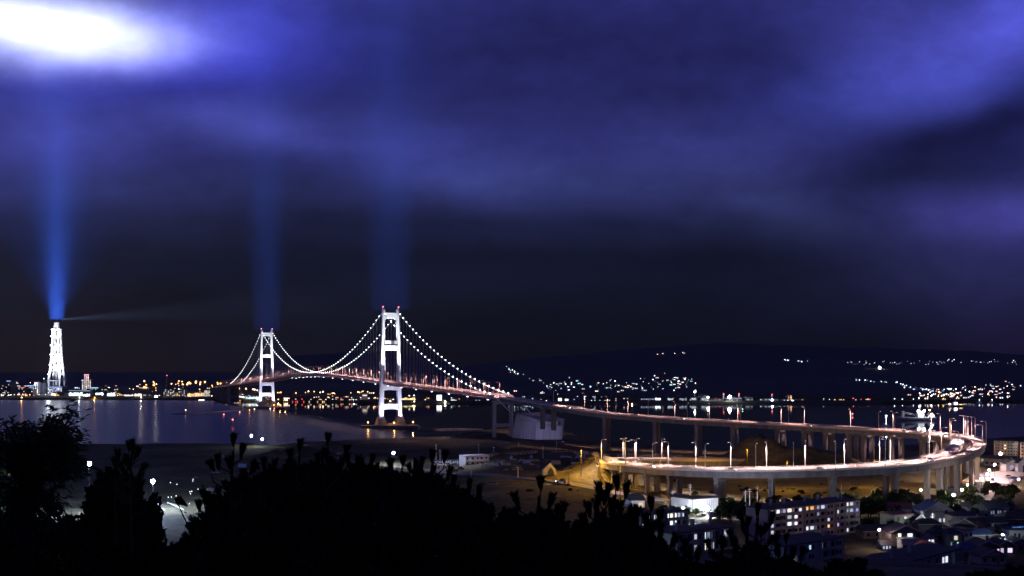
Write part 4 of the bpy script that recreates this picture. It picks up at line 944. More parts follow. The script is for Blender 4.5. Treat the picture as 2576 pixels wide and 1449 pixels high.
# ------------------------------------------------------------------ the tall white tower
def white_tower():
    z0 = P(142, 974, D=2700).z; g = ground_z(WT.x, 2700); zb = g - 1
    t = thing('lattice_tower', 'tall dazzling white lattice tower with flared legs and beam lights on the far shore', 'tower', (WT.x, 2700, 0))
    s = 2700 / FPX
    Z = lambda py: CAMZ - (py - VH) * s
    prof = [(974, 14.6), (957, 16.6), (925, 12.8), (898, 10.6), (873, 9.8), (850, 9.2), (828, 8.4)]       # picture row -> half width
    for sx in (-1, 1):
        for sy in (-1, 1):
            secs = []
            for py, hw in [(990, 15.0)] + prof:
                w = 1.1 if py > 960 else 2.3 - (957 - py) * .004
                c = hw * s * .985 - w
                secs.append([(sx * c + a * w, sy * c + b * w, Z(py)) for a, b in ((-1, -1), (1, -1), (1, 1), (-1, 1))])
            secs[0] = [(x, y, min(z, zb)) for x, y, z in secs[0]]
            mb = MB(); mb.loft(secs); mb.build('leg', M['steel_white'], t)
    mb = MB(); mb.loft([[(a * w, b * w, z) for a, b in ((-1, -1), (1, -1), (1, 1), (-1, 1))] for z, w in ((zb, 2.4), (Z(957), 2.4), (Z(900), 2.2), (Z(826), 2.0))]); mb.build('core', M['steel_white'], t)
    for py, hw, th in ((957.5, 16.8, 2.0), (924, 13.0, 2.6), (898, 10.9, 2.6), (872, 10.1, 2.0), (850, 9.4, 2.0), (829, 9.2, 4.0)):
        hw *= s; z = Z(py); mb = MB()
        for (x0, x1, y0, y1) in ((-hw, hw, -hw, -hw + 2.2), (-hw, hw, hw - 2.2, hw), (-hw, -hw + 2.2, -hw + 2.2, hw - 2.2), (hw - 2.2, hw, -hw + 2.2, hw - 2.2)): mb.box(x0, x1, y0, y1, z - th / 2, z + th / 2)
        if py < 840 or py > 950: mb.box(-hw + 2.2, hw - 2.2, -hw + 2.2, hw - 2.2, z - th / 2 + .3, z + th / 2 - .3)
        mb.build('gallery_frame', M['steel_white'], t)
    # crown
    mb = MB(); mb.loft([[(a * w, b * w, z) for a, b in ((-1, -1), (1, -1), (1, 1), (-1, 1))] for z, w in ((Z(827), 5.4), (Z(822), 5.2), (Z(818), 4.2), (Z(814.5), 3.8))]); mb.build('lantern_room', M['steel_white'], t)
    mb = MB(); mb.box(-5.2, 5.2, -4, 4, Z(813.6), Z(811.6)); mb.box(-4.6, -3.0, -1.5, 1.5, Z(814.5), Z(813.6)); mb.box(3.0, 4.6, -1.5, 1.5, Z(814.5), Z(813.6)); mb.build('crown', M['steel_white'], t)
    mb = MB(); mb.tube([(0, 0, Z(812)), (0, 0, Z(804))], [.5, .2], 6); mb.build('mast', M['steel_grey'], t)
    for py, hw in ((846, 10.0), (869, 10.6), (892, 11.2), (918, 12.6), (941, 15.0)):
        for sx in (-1, 1):
            mb = MB(); x = sx * hw * s; q = 1.5 if sx > 0 else .8; mb.box(x - q, x + q, -hw * s - 1.0, -hw * s + 2.0, Z(py) - q * 1.6, Z(py) + q * 1.6); mb.build('beam_light', em((.93, .96, 1.0), 6.0), t)
    lamp('foot_fill', 'POINT', (0, -48, 30), 5e4, (.7, .8, 1.0), t, size=1)  # unseen lamp added to brighten the lower legs
    for sx in (-1, 1): lamp('crown_fill', 'POINT', (sx * 15, -17, Z(833)), 5e4, (.86, .91, 1.0), t, size=.6)  # unseen lamps added to brighten the crown
    for (x, y) in ((-46, -46), (46, -46), (0, -60)):
        lamp('tower_flood', 'SPOT', (x, y, 24), 1.3e6, (.86, .91, 1.0), t, size=1.5, angle=50, target=(0, 0, 130), blend=.6)
    for (x, y, z) in ((-70, -80, 40), (70, -80, 40)):
        lamp('tower_flood', 'SPOT', (x, y, z), 9e5, (.86, .91, 1.0), t, size=1.5, angle=44, target=(0, 0, 90), blend=.7)
white_tower()

# ------------------------------------------------------------------ lamps and houses scattered over the far hills and quays
def surf(px, py, d0=2300, d1=12000):
    """where the line of sight meets the far ground"""
    D = d0
    while D < d1:
        p = P(px, py, D=D)
        if p.z <= ground_z(p.x, D): return p
        D += 12
    return None
FL = {}; TOWN = []
def far_lamp(p, r, col, s, label, group, pole=6.0):
    TOWN.append((r * min(s, 4) / p.y, p, r, tuple(col), s, label, group, pole))
def place_town_lamps():
    TOWN.sort(key=lambda q: -q[0]); rest = {}
    for i, (_, p, r, col, s, label, group, pole) in enumerate(TOWN):
        if i < 290:
            k = (round(r, 1), col, round(s, 1), pole)
            if k not in FL:
                mb = MB(); mb.m = 0; mb.tube([(0, 0, -pole), (0, 0, -r * .8)], r * .16, 4); mb.m = 1; mb.ball((0, 0, 0), r, 6)
                FL[k] = mb.mesh('town_lamp', [M['steel_grey'], em(col, s)])
            o = bpy.data.objects.new('town_lamp', FL[k]); COL.objects.link(o); o.location = p; tag(o, label, 'town lamp', group)
        else: rest.setdefault((col, round(s)), []).append((p, r, pole))
    mb = MB(); mats = [M['steel_grey']]
    for (col, s), ls in rest.items():
        mats.append(em(col, s)); k = len(mats) - 1
        for p, r, pole in ls:
            mb.m = 0; mb.tube([p + Vector((0, 0, -pole)), p + Vector((0, 0, -r * .8))], r * .16, 4); mb.m = k; mb.ball(p, r, 6)
    tag(mb.build('town_lamp', mats, fix=False), 'faint scatter of small lamps over the far town', 'town lamp', kind='stuff')
HM = {}
def far_house(p, w, wall, col, s, label, group):
    k = (round(w), wall, tuple(col), s)
    if k not in HM:
        mb = MB(); mb.m = 0; mb.box(-w / 2, w / 2, -4, 4, -3, 5); mb.m = 1
        mb.add([(-w / 2 - .6, -4.6, 4.9), (w / 2 + .6, -4.6, 4.9), (w / 2 + .6, 4.6, 4.9), (-w / 2 - .6, 4.6, 4.9), (-w / 2, 0, 8), (w / 2, 0, 8)], [(0, 1, 5, 4), (2, 3, 4, 5), (1, 2, 5), (3, 0, 4), (0, 3, 2, 1)])
        mb.m = 2; mb.box(-w * .3, -w * .05, -4.15, -4.0, 1.2, 3.6); mb.box(w * .15, w * .35, -4.15, -4.0, 1.2, 3.6)
        HM[k] = mb.mesh('house', [WALLS[wall], M['roof_dark'], em(col, s)])
    o = bpy.data.objects.new('house', HM[k]); COL.objects.link(o); o.location = p; tag(o, label, 'house', group); return o
rl = random.Random(5)
MIX_COOL = [COOL, COOL, ICE, (1, 1, 1), CREAM, PINK, (.55, 1.0, .95), COOL]
MIX_WARM = [WARM, CREAM, SODIUM, (1, .8, .7), COOL, REDL, WARM, PINK]
def cluster(region, n, mix, label, group, r=(.7, 1.8), s=(.8, 5.5), house=.35, houselabel=None):
    k = 0; tries = 0
    while k < n and tries < n * 6:
        tries += 1
        px, py = region()
        p = surf(px, py)
        if p is None: continue
        sc = p.y / 3300.0; col = mix[rl.randrange(len(mix))]
        if rl.random() < house:
            far_house(p + Vector((0, 0, 0)), 8 + 3 * rl.randrange(2), rl.randrange(4), col, [1.5, 3.0][rl.randrange(2)], houselabel or ('small house with glowing windows ' + label.split(' ', 3)[-1] if False else houselabel or 'small house with lit windows among the far hillside lamps'), group + ' (houses)')
        else:
            rr = [r[0], (r[0] + r[1]) / 2, r[1]][min(2, int(rl.random() ** 1.7 * 3))] * sc
            far_lamp(p + Vector((0, 0, 6)), round(rr, 1), col, [s[0], (s[0] + s[1]) / 2, s[1]][rl.randrange(3)], label, group)
        k += 1
def poly(pts, spread):
    def f():
        i = rl.randrange(len(pts) - 1); t = rl.random(); a, b = pts[i], pts[i + 1]
        return a[0] + (b[0] - a[0]) * t + rl.gauss(0, 1), a[1] + (b[1] - a[1]) * t + rl.gauss(0, spread)
    return f
def blob(cx, cy, sx, sy):
    return lambda: (cx + rl.gauss(0, sx), cy + rl.gauss(0, sy) )
cluster(blob(1690, 966, 34, 10), 56, MIX_COOL, 'small lamp on the dark knoll behind the gabled warehouses', 'lamps on the knoll behind the warehouses', houselabel='small lit house on the knoll behind the gabled warehouses')
cluster(blob(1560, 974, 44, 9), 44, MIX_COOL, 'small lamp on the dim slope left of the warehouse knoll', 'lamps on the slope left of the knoll', houselabel='small lit house on the slope left of the warehouse knoll')
cluster(poly([(1272, 925), (1288, 938), (1300, 942), (1322, 950), (1345, 956)], 2.6), 13, MIX_COOL, 'tiny lamp on the road slanting down the dark hillside', 'lamps along the slanting hillside road', house=.1, houselabel='tiny lit house by the slanting hillside road')
cluster(blob(1400, 972, 44, 11), 40, MIX_COOL, 'small lamp on the hillside above the approach viaduct', 'lamps on the hillside above the approach', houselabel='small lit house on the hillside above the approach viaduct')
cluster(poly([(1361, 838.5), (1366, 841), (1372, 841), (1380, 842.5)], .4), 6, [(1, 1, 1), CREAM], 'tiny lamp high on the dark far mountain', 'lamps high on the far mountain', house=0, r=(.8, 1.5))
cluster(poly([(1640, 893), (1672, 892), (1684, 891), (1716, 889), (1726, 890)], 1.0), 8, [(1, .85, .85), CREAM, PINK], 'tiny lamp on the far slope above the warehouse knoll', 'lamps on the far slope above the knoll', house=0, r=(.9, 1.5))
cluster(poly([(1973, 907), (1990, 909), (2020, 911), (2042, 911)], .8), 10, [(.6, .9, 1), COOL], 'tiny bluish lamp on the far ridge road, left stretch', 'lamps on the ridge road left stretch', house=0, r=(.9, 1.5))
cluster(poly([(2130, 914), (2220, 916), (2330, 914), (2420, 910), (2576, 913)], 2.6), 60, [ICE, COOL, (.4, .55, 1.0), (1, 1, 1), LILAC, PINK], 'tiny bluish lamp on the long far ridge road at right', 'lamps on the long ridge road', house=.1, r=(.6, 1.2), s=(.8, 3.5), houselabel='tiny lit house on the long far ridge road')
cluster(poly([(2145, 959), (2165, 960), (2190, 962), (2220, 964), (2258, 966)], .9), 16, [ICE, COOL, (.5, .7, 1)], 'tiny lamp on the level road across the dark right hill', 'lamps on the level hill road', house=0)
cluster(poly([(2262, 970), (2280, 977), (2300, 981), (2330, 985), (2370, 984), (2430, 982)], 1.6), 40, [ICE, COOL, (.5, .65, 1), (1, 1, 1)], 'tiny bluish lamp on the road dropping to the right town', 'lamps on the road dropping to the right town', house=.1, houselabel='tiny lit house on the road dropping to the right town')
cluster(blob(2372, 998, 34, 5), 60, MIX_WARM + [(1, .85, .8)] * 4, 'bright warm lamp in the crowded right harbour town', 'lamps of the right harbour town', r=(1.3, 2.3), s=(3, 9), houselabel='small lit house in the crowded right harbour town')
cluster(blob(2500, 984, 44, 10), 62, [PINK, ICE, COOL, (1, .5, .5), CREAM, LILAC], 'small lamp on the slope above the right harbour town', 'lamps on the slope above the right town', houselabel='small lit house on the slope above the right harbour town')
cluster(poly([(360, 972), (420, 969), (470, 968), (520, 968), (560, 970)], 3.5), 34, [SODIUM, WARM, SODIUM, (1, .5, .2)], 'orange street lamp on the low rise left of the bridge end', 'orange lamps on the rise left of the bridge', house=0, r=(1.6, 2.6), s=(3, 7))
cluster(poly([(300, 976), (360, 978), (400, 985), (540, 980)], 4), 26, [SODIUM, WARM, CREAM], 'orange street lamp above the middle waterfront halls', 'orange lamps above the waterfront halls', house=.3, r=(1.2, 2.0), houselabel='small warm lit house above the middle waterfront halls')
cluster(poly([(590, 984), (660, 985), (700, 990), (770, 993), (830, 995), (900, 992), (950, 990)], 2.5), 26, [SODIUM, WARM, (1, .5, .2), CREAM], 'orange street lamp behind the farther bridge span', 'orange lamps behind the main span', house=.2, r=(1.5, 2.2), s=(3, 7), houselabel='small warm lit house behind the main bridge span')
cluster(poly([(0, 972), (60, 974), (120, 979), (250, 980), (300, 982)], 4), 44, MIX_WARM + MIX_COOL, 'small lamp on the rising streets of the left city', 'lamps in the left city streets', house=.35, r=(1.0, 1.7), houselabel='small lit house on the rising streets of the left city')
cluster(poly([(0, 999.5), (60, 999), (150, 1000), (250, 1000), (420, 1001.5), (560, 1004), (700, 1006)], .9), 60, MIX_WARM + [COOL, (1, 1, 1)], 'small lamp along the left waterfront promenade', 'lamps along the left waterfront', house=0, r=(.9, 1.5), s=(2, 5))
cluster(poly([(740, 1006), (900, 1007), (1000, 1011), (1200, 1010)], 1.0), 40, MIX_WARM + [COOL], 'small lamp on the quay behind the bridge towers', 'lamps on the quay behind the towers', house=0, r=(.9, 1.5), s=(2, 5))
cluster(poly([(1310, 1013), (1600, 1014), (1900, 1014), (2060, 1012), (2300, 1010)], .9), 46, [COOL, ICE, COOL, (1, 1, 1), WARM, REDL], 'small lamp along the dark quay behind the viaduct', 'lamps along the quay behind the viaduct', house=0, r=(.8, 1.4), s=(2, 5))
place_town_lamps()
# the few strongest lights of the far shore
def star(px, py, D, r, col, s, label, power, h=None):
    p = P(px, py, D=D); g = max(0, ground_z(p.x, p.y)); t = thing('floodlight_mast', label, 'floodlight', (p.x, p.y, g))
    h = p.z - g
    mb = MB(); mb.tube([(0, 0, -1), (0, 0, h - r * .7)], [.35, .2], 6); mb.build('pole', M['steel_grey'], t)
    mb = MB(); mb.ball((0, 0, h), r, 8); mb.build('lamp_head', em(col, s), t)
    lamp('mast_light', 'POINT', (0, -r - .6, h - .5), power * .05, col, t, size=.6)
star(1835.5, 998.5, 2230, 3.6, (.95, .98, 1), 30, 'dazzling white quay floodlight right of the gabled warehouses', 6e5)
star(1748, 985.5, 2330, 2.2, (1, .95, .9), 16, 'bright lamp above the fourth gabled warehouse', 1e5)
star(1781, 999.5, 2232, 2.2, (.9, .97, 1), 14, 'bright cool lamp at the last gabled warehouse', 2e5)
star(1942.5, 1006.5, 2240, 2.4, (.7, .85, 1), 16, 'bright blue white lamp in the works behind the viaduct', 2e5)
star(1994, 1009.5, 2245, 2.4, (1, .93, .8), 12, 'bright cream lamp beside the orange works', 2e5)
p_ = surf(2213, 928)
if p_: star(2213, 925, p_.y - 10, 8.0, (.92, .97, 1), 24, 'dazzling lone white floodlight on the dark ridge at right', 4e5)
star(2361.5, 1003, 2530, 3.2, (1, .97, .92), 22, 'brightest white lamp on the right harbour town waterfront', 6e5)
star(392.5, 998, 2560, 3.0, (1, .96, .92), 18, 'bright star of light on the quay left of the bridge end', 5e5)
for k, (px, py, c, pw) in enumerate(((648, 1003, COOL, 1.6e5), (890, 1006, (.6, .95, 1), 1.6e5), (982, 1009, WARM, 2e5), (1042, 1010, WARM, 5e5), (1120, 1010, (1, .95, .9), 5e5), (700, 1005, SODIUM, 2e5), (1590, 1016, WARM, 1e5), (355, 999, CREAM, 4e5), (238, 1000, SODIUM, 2e5), (55, 1000, SODIUM, 3e5), (200, 999, COOL, 5e5))):
    star(px, py, shore_far((px - UC) / FPX) + 6, 1.3, c, 8, ['cool white quay lamp left of the farther tower', 'teal quay lamp between the bridge towers', 'warm quay lamp seen between the nearer tower legs', 'warm quay lamp before the golden plant', 'white quay lamp before the dazzling white block', 'orange quay lamp right of the farther tower', 'warm quay lamp by the orange kiosk',
          'cream quay lamp before the cream lit hall', 'orange quay lamp right of the bright waterfront block', 'orange quay lamp on the left waterfront', 'cool quay lamp before the long glass hall'][k], pw)

# ------------------------------------------------------------------ ships, spits and marks on the water
def hull(L_, Bm, H, mat, parent, name='hull', bow=.25):
    mb = MB(); secs = []
    for k in range(13):
        x = -L_ / 2 + L_ * k / 12; e = abs(x) / (L_ / 2); w = Bm / 2 * (1 - max(0, (e - (1 - bow)) / bow) ** 2 * .92); sh = H * (1 + .18 * max(0, e - .6))
        secs.append([(x, -w * .72, -1.0), (x, w * .72, -1.0), (x, w, H * .5), (x, w, sh), (x, -w, sh), (x, -w, H * .5)])
    mb.loft(secs); return mb.build(name, mat, parent)
def work_ship():
    p = P(2305, 1057, z=0); t = thing('work_ship', 'low grey work ship with dazzling deck lamps on the dark bay behind the viaduct', 'ship', p, .05)
    hull(58, 13, 4.2, M['steel_grey'], t)
    mb = MB(); mb.box(1, 9, -4, 4, 4.2, 9.5); mb.box(2, 8, -4.4, 4.4, 9.5, 12.5); mb.build('deckhouse', M['steel_white'], t)
    mb = MB(); mb.box(2.4, 7.6, -4.5, -4.4, 10.2, 11.8); mb.build('window', em((.9, .95, 1), 1.5), t)
    mb = MB(); mb.tube([(5, 0, 12.5), (5, 0, 22)], [.3, .15], 6); mb.build('mast', M['steel_white'], t)
    mb = MB(); mb.box(-21, -17.5, -2, 2, 4.2, 13); mb.build('crane_tower', M['steel_grey'], t)
    mb = MB(); mb.tube([(-19, 0, 12), (-2, 0, 8)], .35, 5); mb.tube([(-19, 0, 10), (-2, 0, 6.5)], .3, 5); mb.build('boom', M['steel_grey'], t)
    mb = MB(); mb.box(18, 24, -3, 3, 4.6, 7.4); mb.build('fore_house', M['steel_white'], t)
    for (x, y, z, r) in ((1.0, -4.8, 12.6, 1.7), (9.0, -4.8, 12.9, 1.7), (17.2, -3.4, 14.0, .8), (20, -3.6, 8.4, 1.2)):
        mb = MB(); mb.ball((x, y, z), r); mb.build('deck_lamp', em((.93, .98, 1) if x != 17.2 else WARM, 22), t)
        lamp('ship_light', 'POINT', (x, y - r - .4, z), 1.2e4, (.93, .98, 1), t, size=.5)
work_ship()
def ferry():
    p = P(2400, 1022, z=0); t = thing('ferry', 'small lit ferry crossing in front of the right harbour town', 'ferry', p, 0)
    hull(36, 8, 2.6, M['hull'], t); mb = MB(); mb.box(-13, 8, -3, 3, 2.6, 5.4); mb.box(-2, 6, -2.6, 2.6, 5.4, 8); mb.build('cabin', M['steel_white'], t)
    for (x0, x1, z0, z1, c, s) in ((-12, -7, 2.8, 5, (.9, 1, .7), 2.0), (-1, 5, 3, 7.4, (.95, .97, 1), 4.0), (9, 15, 2.8, 4.2, WARM, 2.0)): win(t, ((x0 + x1) / 2, -3.2, (z0 + z1) / 2), (x1 - x0, .3, z1 - z0), c, s, 'window')
    mb = MB(); mb.tube([(3, 0, 8), (3, 0, 12)], .2, 5); mb.build('mast', M['steel_white'], t)
ferry()
def moored():
    p = P(945, 1013, D=2262); p.z = 0; t = thing('moored_ship', 'dark hulled ship moored on the far quay left of the nearer tower', 'ship', p, .3)
    hull(70, 14, 7, M['hull'], t); mb = MB(); mb.box(-30, -18, -5, 5, 7, 20); mb.build('deckhouse', M['steel_white'], t); mb = MB(); mb.tube([(14, 0, 7), (14, 0, 24)], .4, 6); mb.build('mast', M['steel_grey'], t)
    win(t, (-24, -5.1, 16), (9, .2, 2.4), CREAM, 1.2)
moored()
def small_boat(px, py, L_, label, col, s, pole=2.0, rz=0.2):
    p = P(px, py, z=0); t = thing('boat', label, 'boat', p, rz, 'small boats on the bay')
    hull(L_, L_ * .27, L_ * .09, M['steel_white'], t, bow=.5); mb = MB(); mb.box(-L_ * .15, L_ * .12, -L_ * .08, L_ * .08, L_ * .09, L_ * .26); mb.build('cabin', M['steel_white'], t)
    mb = MB(); mb.ball((0, -L_ * .1, L_ * .3 + pole), .9); mb.tube([(0, -L_ * .1, L_ * .2), (0, -L_ * .1, L_ * .3 + pole)], .08, 4); mb.build('lamp', em(col, s), t)
small_boat(2388, 1023.5, 14, 'small boat with a warm lamp left of the ferry', WARM, 6)
small_boat(2463, 1012.5, 14, 'small lit boat below the right town, left of two', COOL, 6)
small_boat(2495, 1012.5, 14, 'small lit boat below the right town, right of two', COOL, 6)
small_boat(2228, 1072, 12, 'work boat with two bright mast lamps just behind the viaduct', (.9, .97, 1), 16, 9)
def mark(px, py, h, col, label, s=8.0):
    p = P(px, py, z=0); t = thing('channel_mark', label, 'beacon', p)
    mb = MB(); mb.lathe([(.9, -1), (.9, .8), (.35, 1.0), (.25, h - .8)], 10); mb.build('post', M['steel_grey'], t)
    mb = MB(); mb.ball((0, 0, h), .95); mb.build('lamp', em(col, s), t)
mark(585.5, 1072, 8, REDL, 'red channel beacon on a post in the open bay')
mark(467, 1041, 6, (1, .5, .2), 'beacon post on the tip of the low spit')
mark(2144.5, 1046, 3, REDL, 'red buoy lamp on the bay behind the viaduct')
mark(1868, 1032, 2, (.4, 1, .5), 'green buoy lamp on the bay behind the viaduct', 3)
def spit(pts, w, h, label, name='spit'):
    mb = MB(); secs = []
    for i, (px, py) in enumerate(pts):
        p = P(px, py, z=0); q = .35 if i in (0, len(pts) - 1) else 1
        j = rl.uniform(.8, 1.2)
        secs.append([(p.x, p.y - w * q * j, -1), (p.x, p.y - w * .5 * q, h * q * j), (p.x, p.y + w * .5 * q * j, h * q), (p.x, p.y + w * q, -1)])
    mb.loft(secs); tag(mb.build(name, M['rock']), label, 'spit')
spit([(434, 1041.5), (446, 1042.5), (466, 1043), (490, 1042), (515, 1040), (540, 1038), (562, 1036), (585, 1034.5), (606, 1033.5), (622, 1033)], 10, 1.6, 'low dark rocky spit running to the farther tower island', 'rock_spit')
for k, (px, py) in enumerate(((603, 1040), (563, 1046), (680, 1031), (690, 1030.5), (640, 1032))):
    mark(px, py, 2.2, [(1, .3, .2), (1, .2, .2), (1, .85, .7), (1, .25, .2), (1, .6, .3)][k], ['red lamp buoy off the spit, nearest the tower', 'red lamp buoy off the middle of the spit', 'pale lamp on the water by the farther tower', 'red lamp on the water right of the farther tower', 'orange lamp left of the farther tower island'][k], 5)
spit([(1010, 1088), (1050, 1085), (1100, 1081), (1150, 1080), (1215, 1080)], 3, 1.4, 'long low dark breakwater right of the nearer tower island', 'breakwater')
# ------------------------------------------------------------------ the near shore: works yard, roads, apartment blocks, houses
M['pole_dark'] = pm('dark_pole_paint', (.03, .03, .032), .6, var=.1)
def gz(p): return ground_z(p.x, p.y)
DARKWIN = unit_box().mesh('window', M['glass_dark'])
def pane(parent, loc, size, lit=None, s=1.0, name='window'):
    if lit is None:
        o = bpy.data.objects.new(name, DARKWIN); COL.objects.link(o); o.parent = parent; o.location = loc; o.scale = size; return o
    return win(parent, loc, size, lit, s, name)
def ribbon(name, pts, w, mat, lift=.3, crown=False, kind='structure'):
    n = []; sm = catmull([pts[0] * 2 - pts[1]] + pts + [pts[-1] * 2 - pts[-2]], 10); secs = []
    for i, p in enumerate(sm):
        t = (sm[min(i + 1, len(sm) - 1)] - sm[max(i - 1, 0)]); t.z = 0; t.normalize(); nn = Vector((t.y, -t.x, 0))
        z = max(gz(p + nn * k * w / 4) for k in (-2, -1, 0, 1, 2)) + lift
        secs.append([Vector((*(p + nn * q)[:2], z + h)) for q, h in ((-w / 2, 0), (w / 2, 0), (w / 2 + .6, -1.2), (-w / 2 - .6, -1.2))])
    mb = MB(); mb.loft(secs); o = mb.build(name, mat); tag(o, kind=kind); return sm
yard_road = ribbon('road', [P(x, y, z=5) for x, y in ((960, 1168), (1060, 1178), (1150, 1190), (1240, 1205), (1320, 1217), (1410, 1229), (1500, 1240), (1600, 1253), (1700, 1262), (1820, 1268))], 9, M['asphalt'])
ribbon('kerb_strip', [P(x, y, z=5.6) for x, y in ((1496, 1206), (1520, 1218), (1560, 1228), (1607, 1236), (1660, 1240), (1740, 1243))], 2.2, M['concrete_dark'], .5)
street = ribbon('street', [P(x, y, z=6) for x, y in ((2420, 1300), (2448, 1268), (2474, 1238), (2500, 1212), (2540, 1196), (2600, 1190), (2680, 1190))], 12, M['road'], .4)
ribbon('forecourt', [P(x, y, z=6) for x, y in ((2476, 1218), (2500, 1202), (2530, 1196), (2580, 1193))], 24, M['road'], .7)
ribbon('street', [P(x, y, z=6) for x, y in ((2180, 1350), (2235, 1342), (2300, 1346), (2360, 1332), (2420, 1330))], 5, M['asphalt'], .4)
# flood light of the yard etc: mast with one head
def yard_lamp(px, py_base, py_top, label, col, s, power, r=.5, z=5, kind='POINT', group=None, D=None, name='yard_lamp', ang=160):
    p = P(px, py_base, z=z) if D is None else P(px, py_base, D=D); g = gz(p); h = P(px, py_top, D=p.y).z - g
    t = thing(name, label, 'yard lamp', (p.x, p.y, g), group=group)
    mb = MB(); mb.tube([(0, 0, -1), (0, 0, h - r * .6)], [.09, .05], 6); mb.build('pole', M['pole_dark'], t)
    mb = MB(); mb.ball((0, 0, h + r * .25), r, 8)
    hd = mb.build('lamp_head', em(col, max(s * .2, round(power / (39.5 * r * r), 1)), True) if power else em(col, s), t)
    mb = MB(); mb.lathe([(r * .5, h + r * 1.24), (r * .45, h + r * 1.4), (.05, h + r * 1.5)], 8); mb.build('cap', M['pole_dark'], t)
    return t
yard_lamp(224, 1290, 1168, 'dazzling blue white lamp beside the leafy tree at left', (.48, .62, 1.0), 60, 1.1e5, .95, D=470)
yard_lamp(384.5, 1277, 1212, 'dazzling white lamp over the gravel yard at lower left', (.52, .66, 1.0), 60, 1.6e5, .8)
yard_lamp(632, 1120, 1097, 'white quay lamp by the beach, left of two', (.95, .97, 1), 24, 9e3, .8)
yard_lamp(659.5, 1122, 1105, 'white quay lamp by the beach, right of two', (.95, .97, 1), 16, 6e3, .6)
yard_lamp(990, 1165, 1140, 'white yard lamp just above the dark central bushes', (.9, .95, 1), 24, 1.8e4, .75)
for k, (px, yb, yt) in enumerate(((1097, 1160, 1120), (1107, 1165, 1133), (1204, 1150, 1118), (1242, 1160, 1126), (1305, 1148, 1115), (1366, 1164, 1122), (1400, 1150, 1112), (1185, 1200, 1161), (1303, 1217, 1176), (1431, 1236, 1192), (1573, 1250, 1213))):
    p = P(px, yb, z=5); g = gz(p); h = P(px, yt, D=p.y).z - g
    t = thing('lamp_post', ['unlit lamp post at the left end of the works fence', 'short lamp post leaning over the works fence lettering', 'tall thin post behind the two-storey site office', 'thin post at the right corner of the site office', 'tall thin post behind the long site fence', 'thin post near the right end of the site fence', 'tall thin post beside the yard huts', 'pale lamp post on the verge below the site office', 'pale lamp post midway along the yard road', 'dark lamp post by the yard road near the car', 'thin dark post in front of the loop piers'][k], 'lamp post', (p.x, p.y, g), group='posts in the works yard')
    mb = MB(); mb.tube([(0, 0, -1), (0, 0, h)], [.2, .13], 6); mb.build('pole', M['pole'] if k not in (9, 10) else M['concrete_dark'], t)
    mb = MB(); mb.box(-.9, .5, -.25, .25, h, h + .25); mb.build('lantern', M['steel_grey'], t)
lamp('yard_wash', 'SPOT', P(1150, 1120, D=700) + Vector((0, 0, 10)), 3.5e4, (.62, .66, 1.0), None, size=.5, angle=150, rot=(0, 0, 0), blend=.8)
def flat_building(name, label, pl, pr, zb, h, d, wall, roofm, group=None, cat='building', par=.35, over=.25):
    """box whose front runs between two ground points given on the picture"""
    a, b = pl, pr; dv = (b - a); dv.z = 0; L_ = dv.length; rz = math.atan2(dv.y, dv.x); c = (a + b) / 2
    t = thing(name, label, cat, (c.x, c.y, zb), rz, group)
    mb = MB(); mb.box(-L_ / 2, L_ / 2, 0, d, -3, h); mb.build('wall', wall, t)
    mb = MB(); mb.box(-L_ / 2 - over, L_ / 2 + over, -over, d + over, h, h + par); mb.build('roof', roofm, t)
    return t, L_
# site office, hut, fences
t, L_ = flat_building('site_office', 'white two-storey site office with flat roof in the works yard', P(1171, 1171, z=5), P(1230, 1168, z=5), 4.6, 6.6, 9, M['wall_pale'], M['steel_grey'])
mb = MB(); mb.box(-L_ / 2 - .5, L_ / 2 + .5, -1.0, 0, 3.15, 3.4); mb.build('balcony', M['steel_grey'], t)
for fl in (0, 1):
    for k, x in enumerate((-.42, -.2, .02, .18, .38)): pane(t, (x * L_, -.05, 1.7 + fl * 3.2), (1.8 if k % 2 else 1.2, .2, 1.3))
t, L_ = flat_building('site_hut', 'small white site hut left of the two-storey office', P(1099, 1181, z=5), P(1127, 1180, z=5), 4.6, 2.9, 5, M['wall_pale'], M['steel_grey'])
for x in (-.32, .1, .3): pane(t, (x * L_, -.05, 1.6), (1.1, .2, 1.1))
def lattice_fence(label, pa, pb, h, n, seed):
    a, b = pa, pb; dv = b - a; dv.z = 0; L_ = dv.length; rz = math.atan2(dv.y, dv.x); g = min(gz(a), gz(b))
    t = thing('site_fence', label, 'fence', (a.x, a.y, g), rz); r = random.Random(seed)
    mb = MB(); mb.box(0, L_, .12, .2, -.5, h); mb.build('panel', M['roof_dark'], t)
    mb = MB()
    for k in range(n + 1):
        x = L_ * k / n; mb.tube([(x, 0, .2), (x + r.uniform(-.5, .5), 0, h - .2)], .11, 4)
        if k < n: mb.tube([(x, 0, r.uniform(.3, h * .5)), (x + L_ / n * r.uniform(.5, 1), 0, r.uniform(h * .5, h - .2))], .11, 4)
    mb.build('strut_frame', M['fence'], t); return t, L_
lattice_fence('long latticed site fence right of the white site office', P(1231, 1163, z=5), P(1352, 1153, z=5), 3.2, 30, 3)
t, L_ = lattice_fence('site fence with white lettering left of the white site office', P(1096, 1167, z=5), P(1169, 1165, z=5), 3.6, 4, 4)
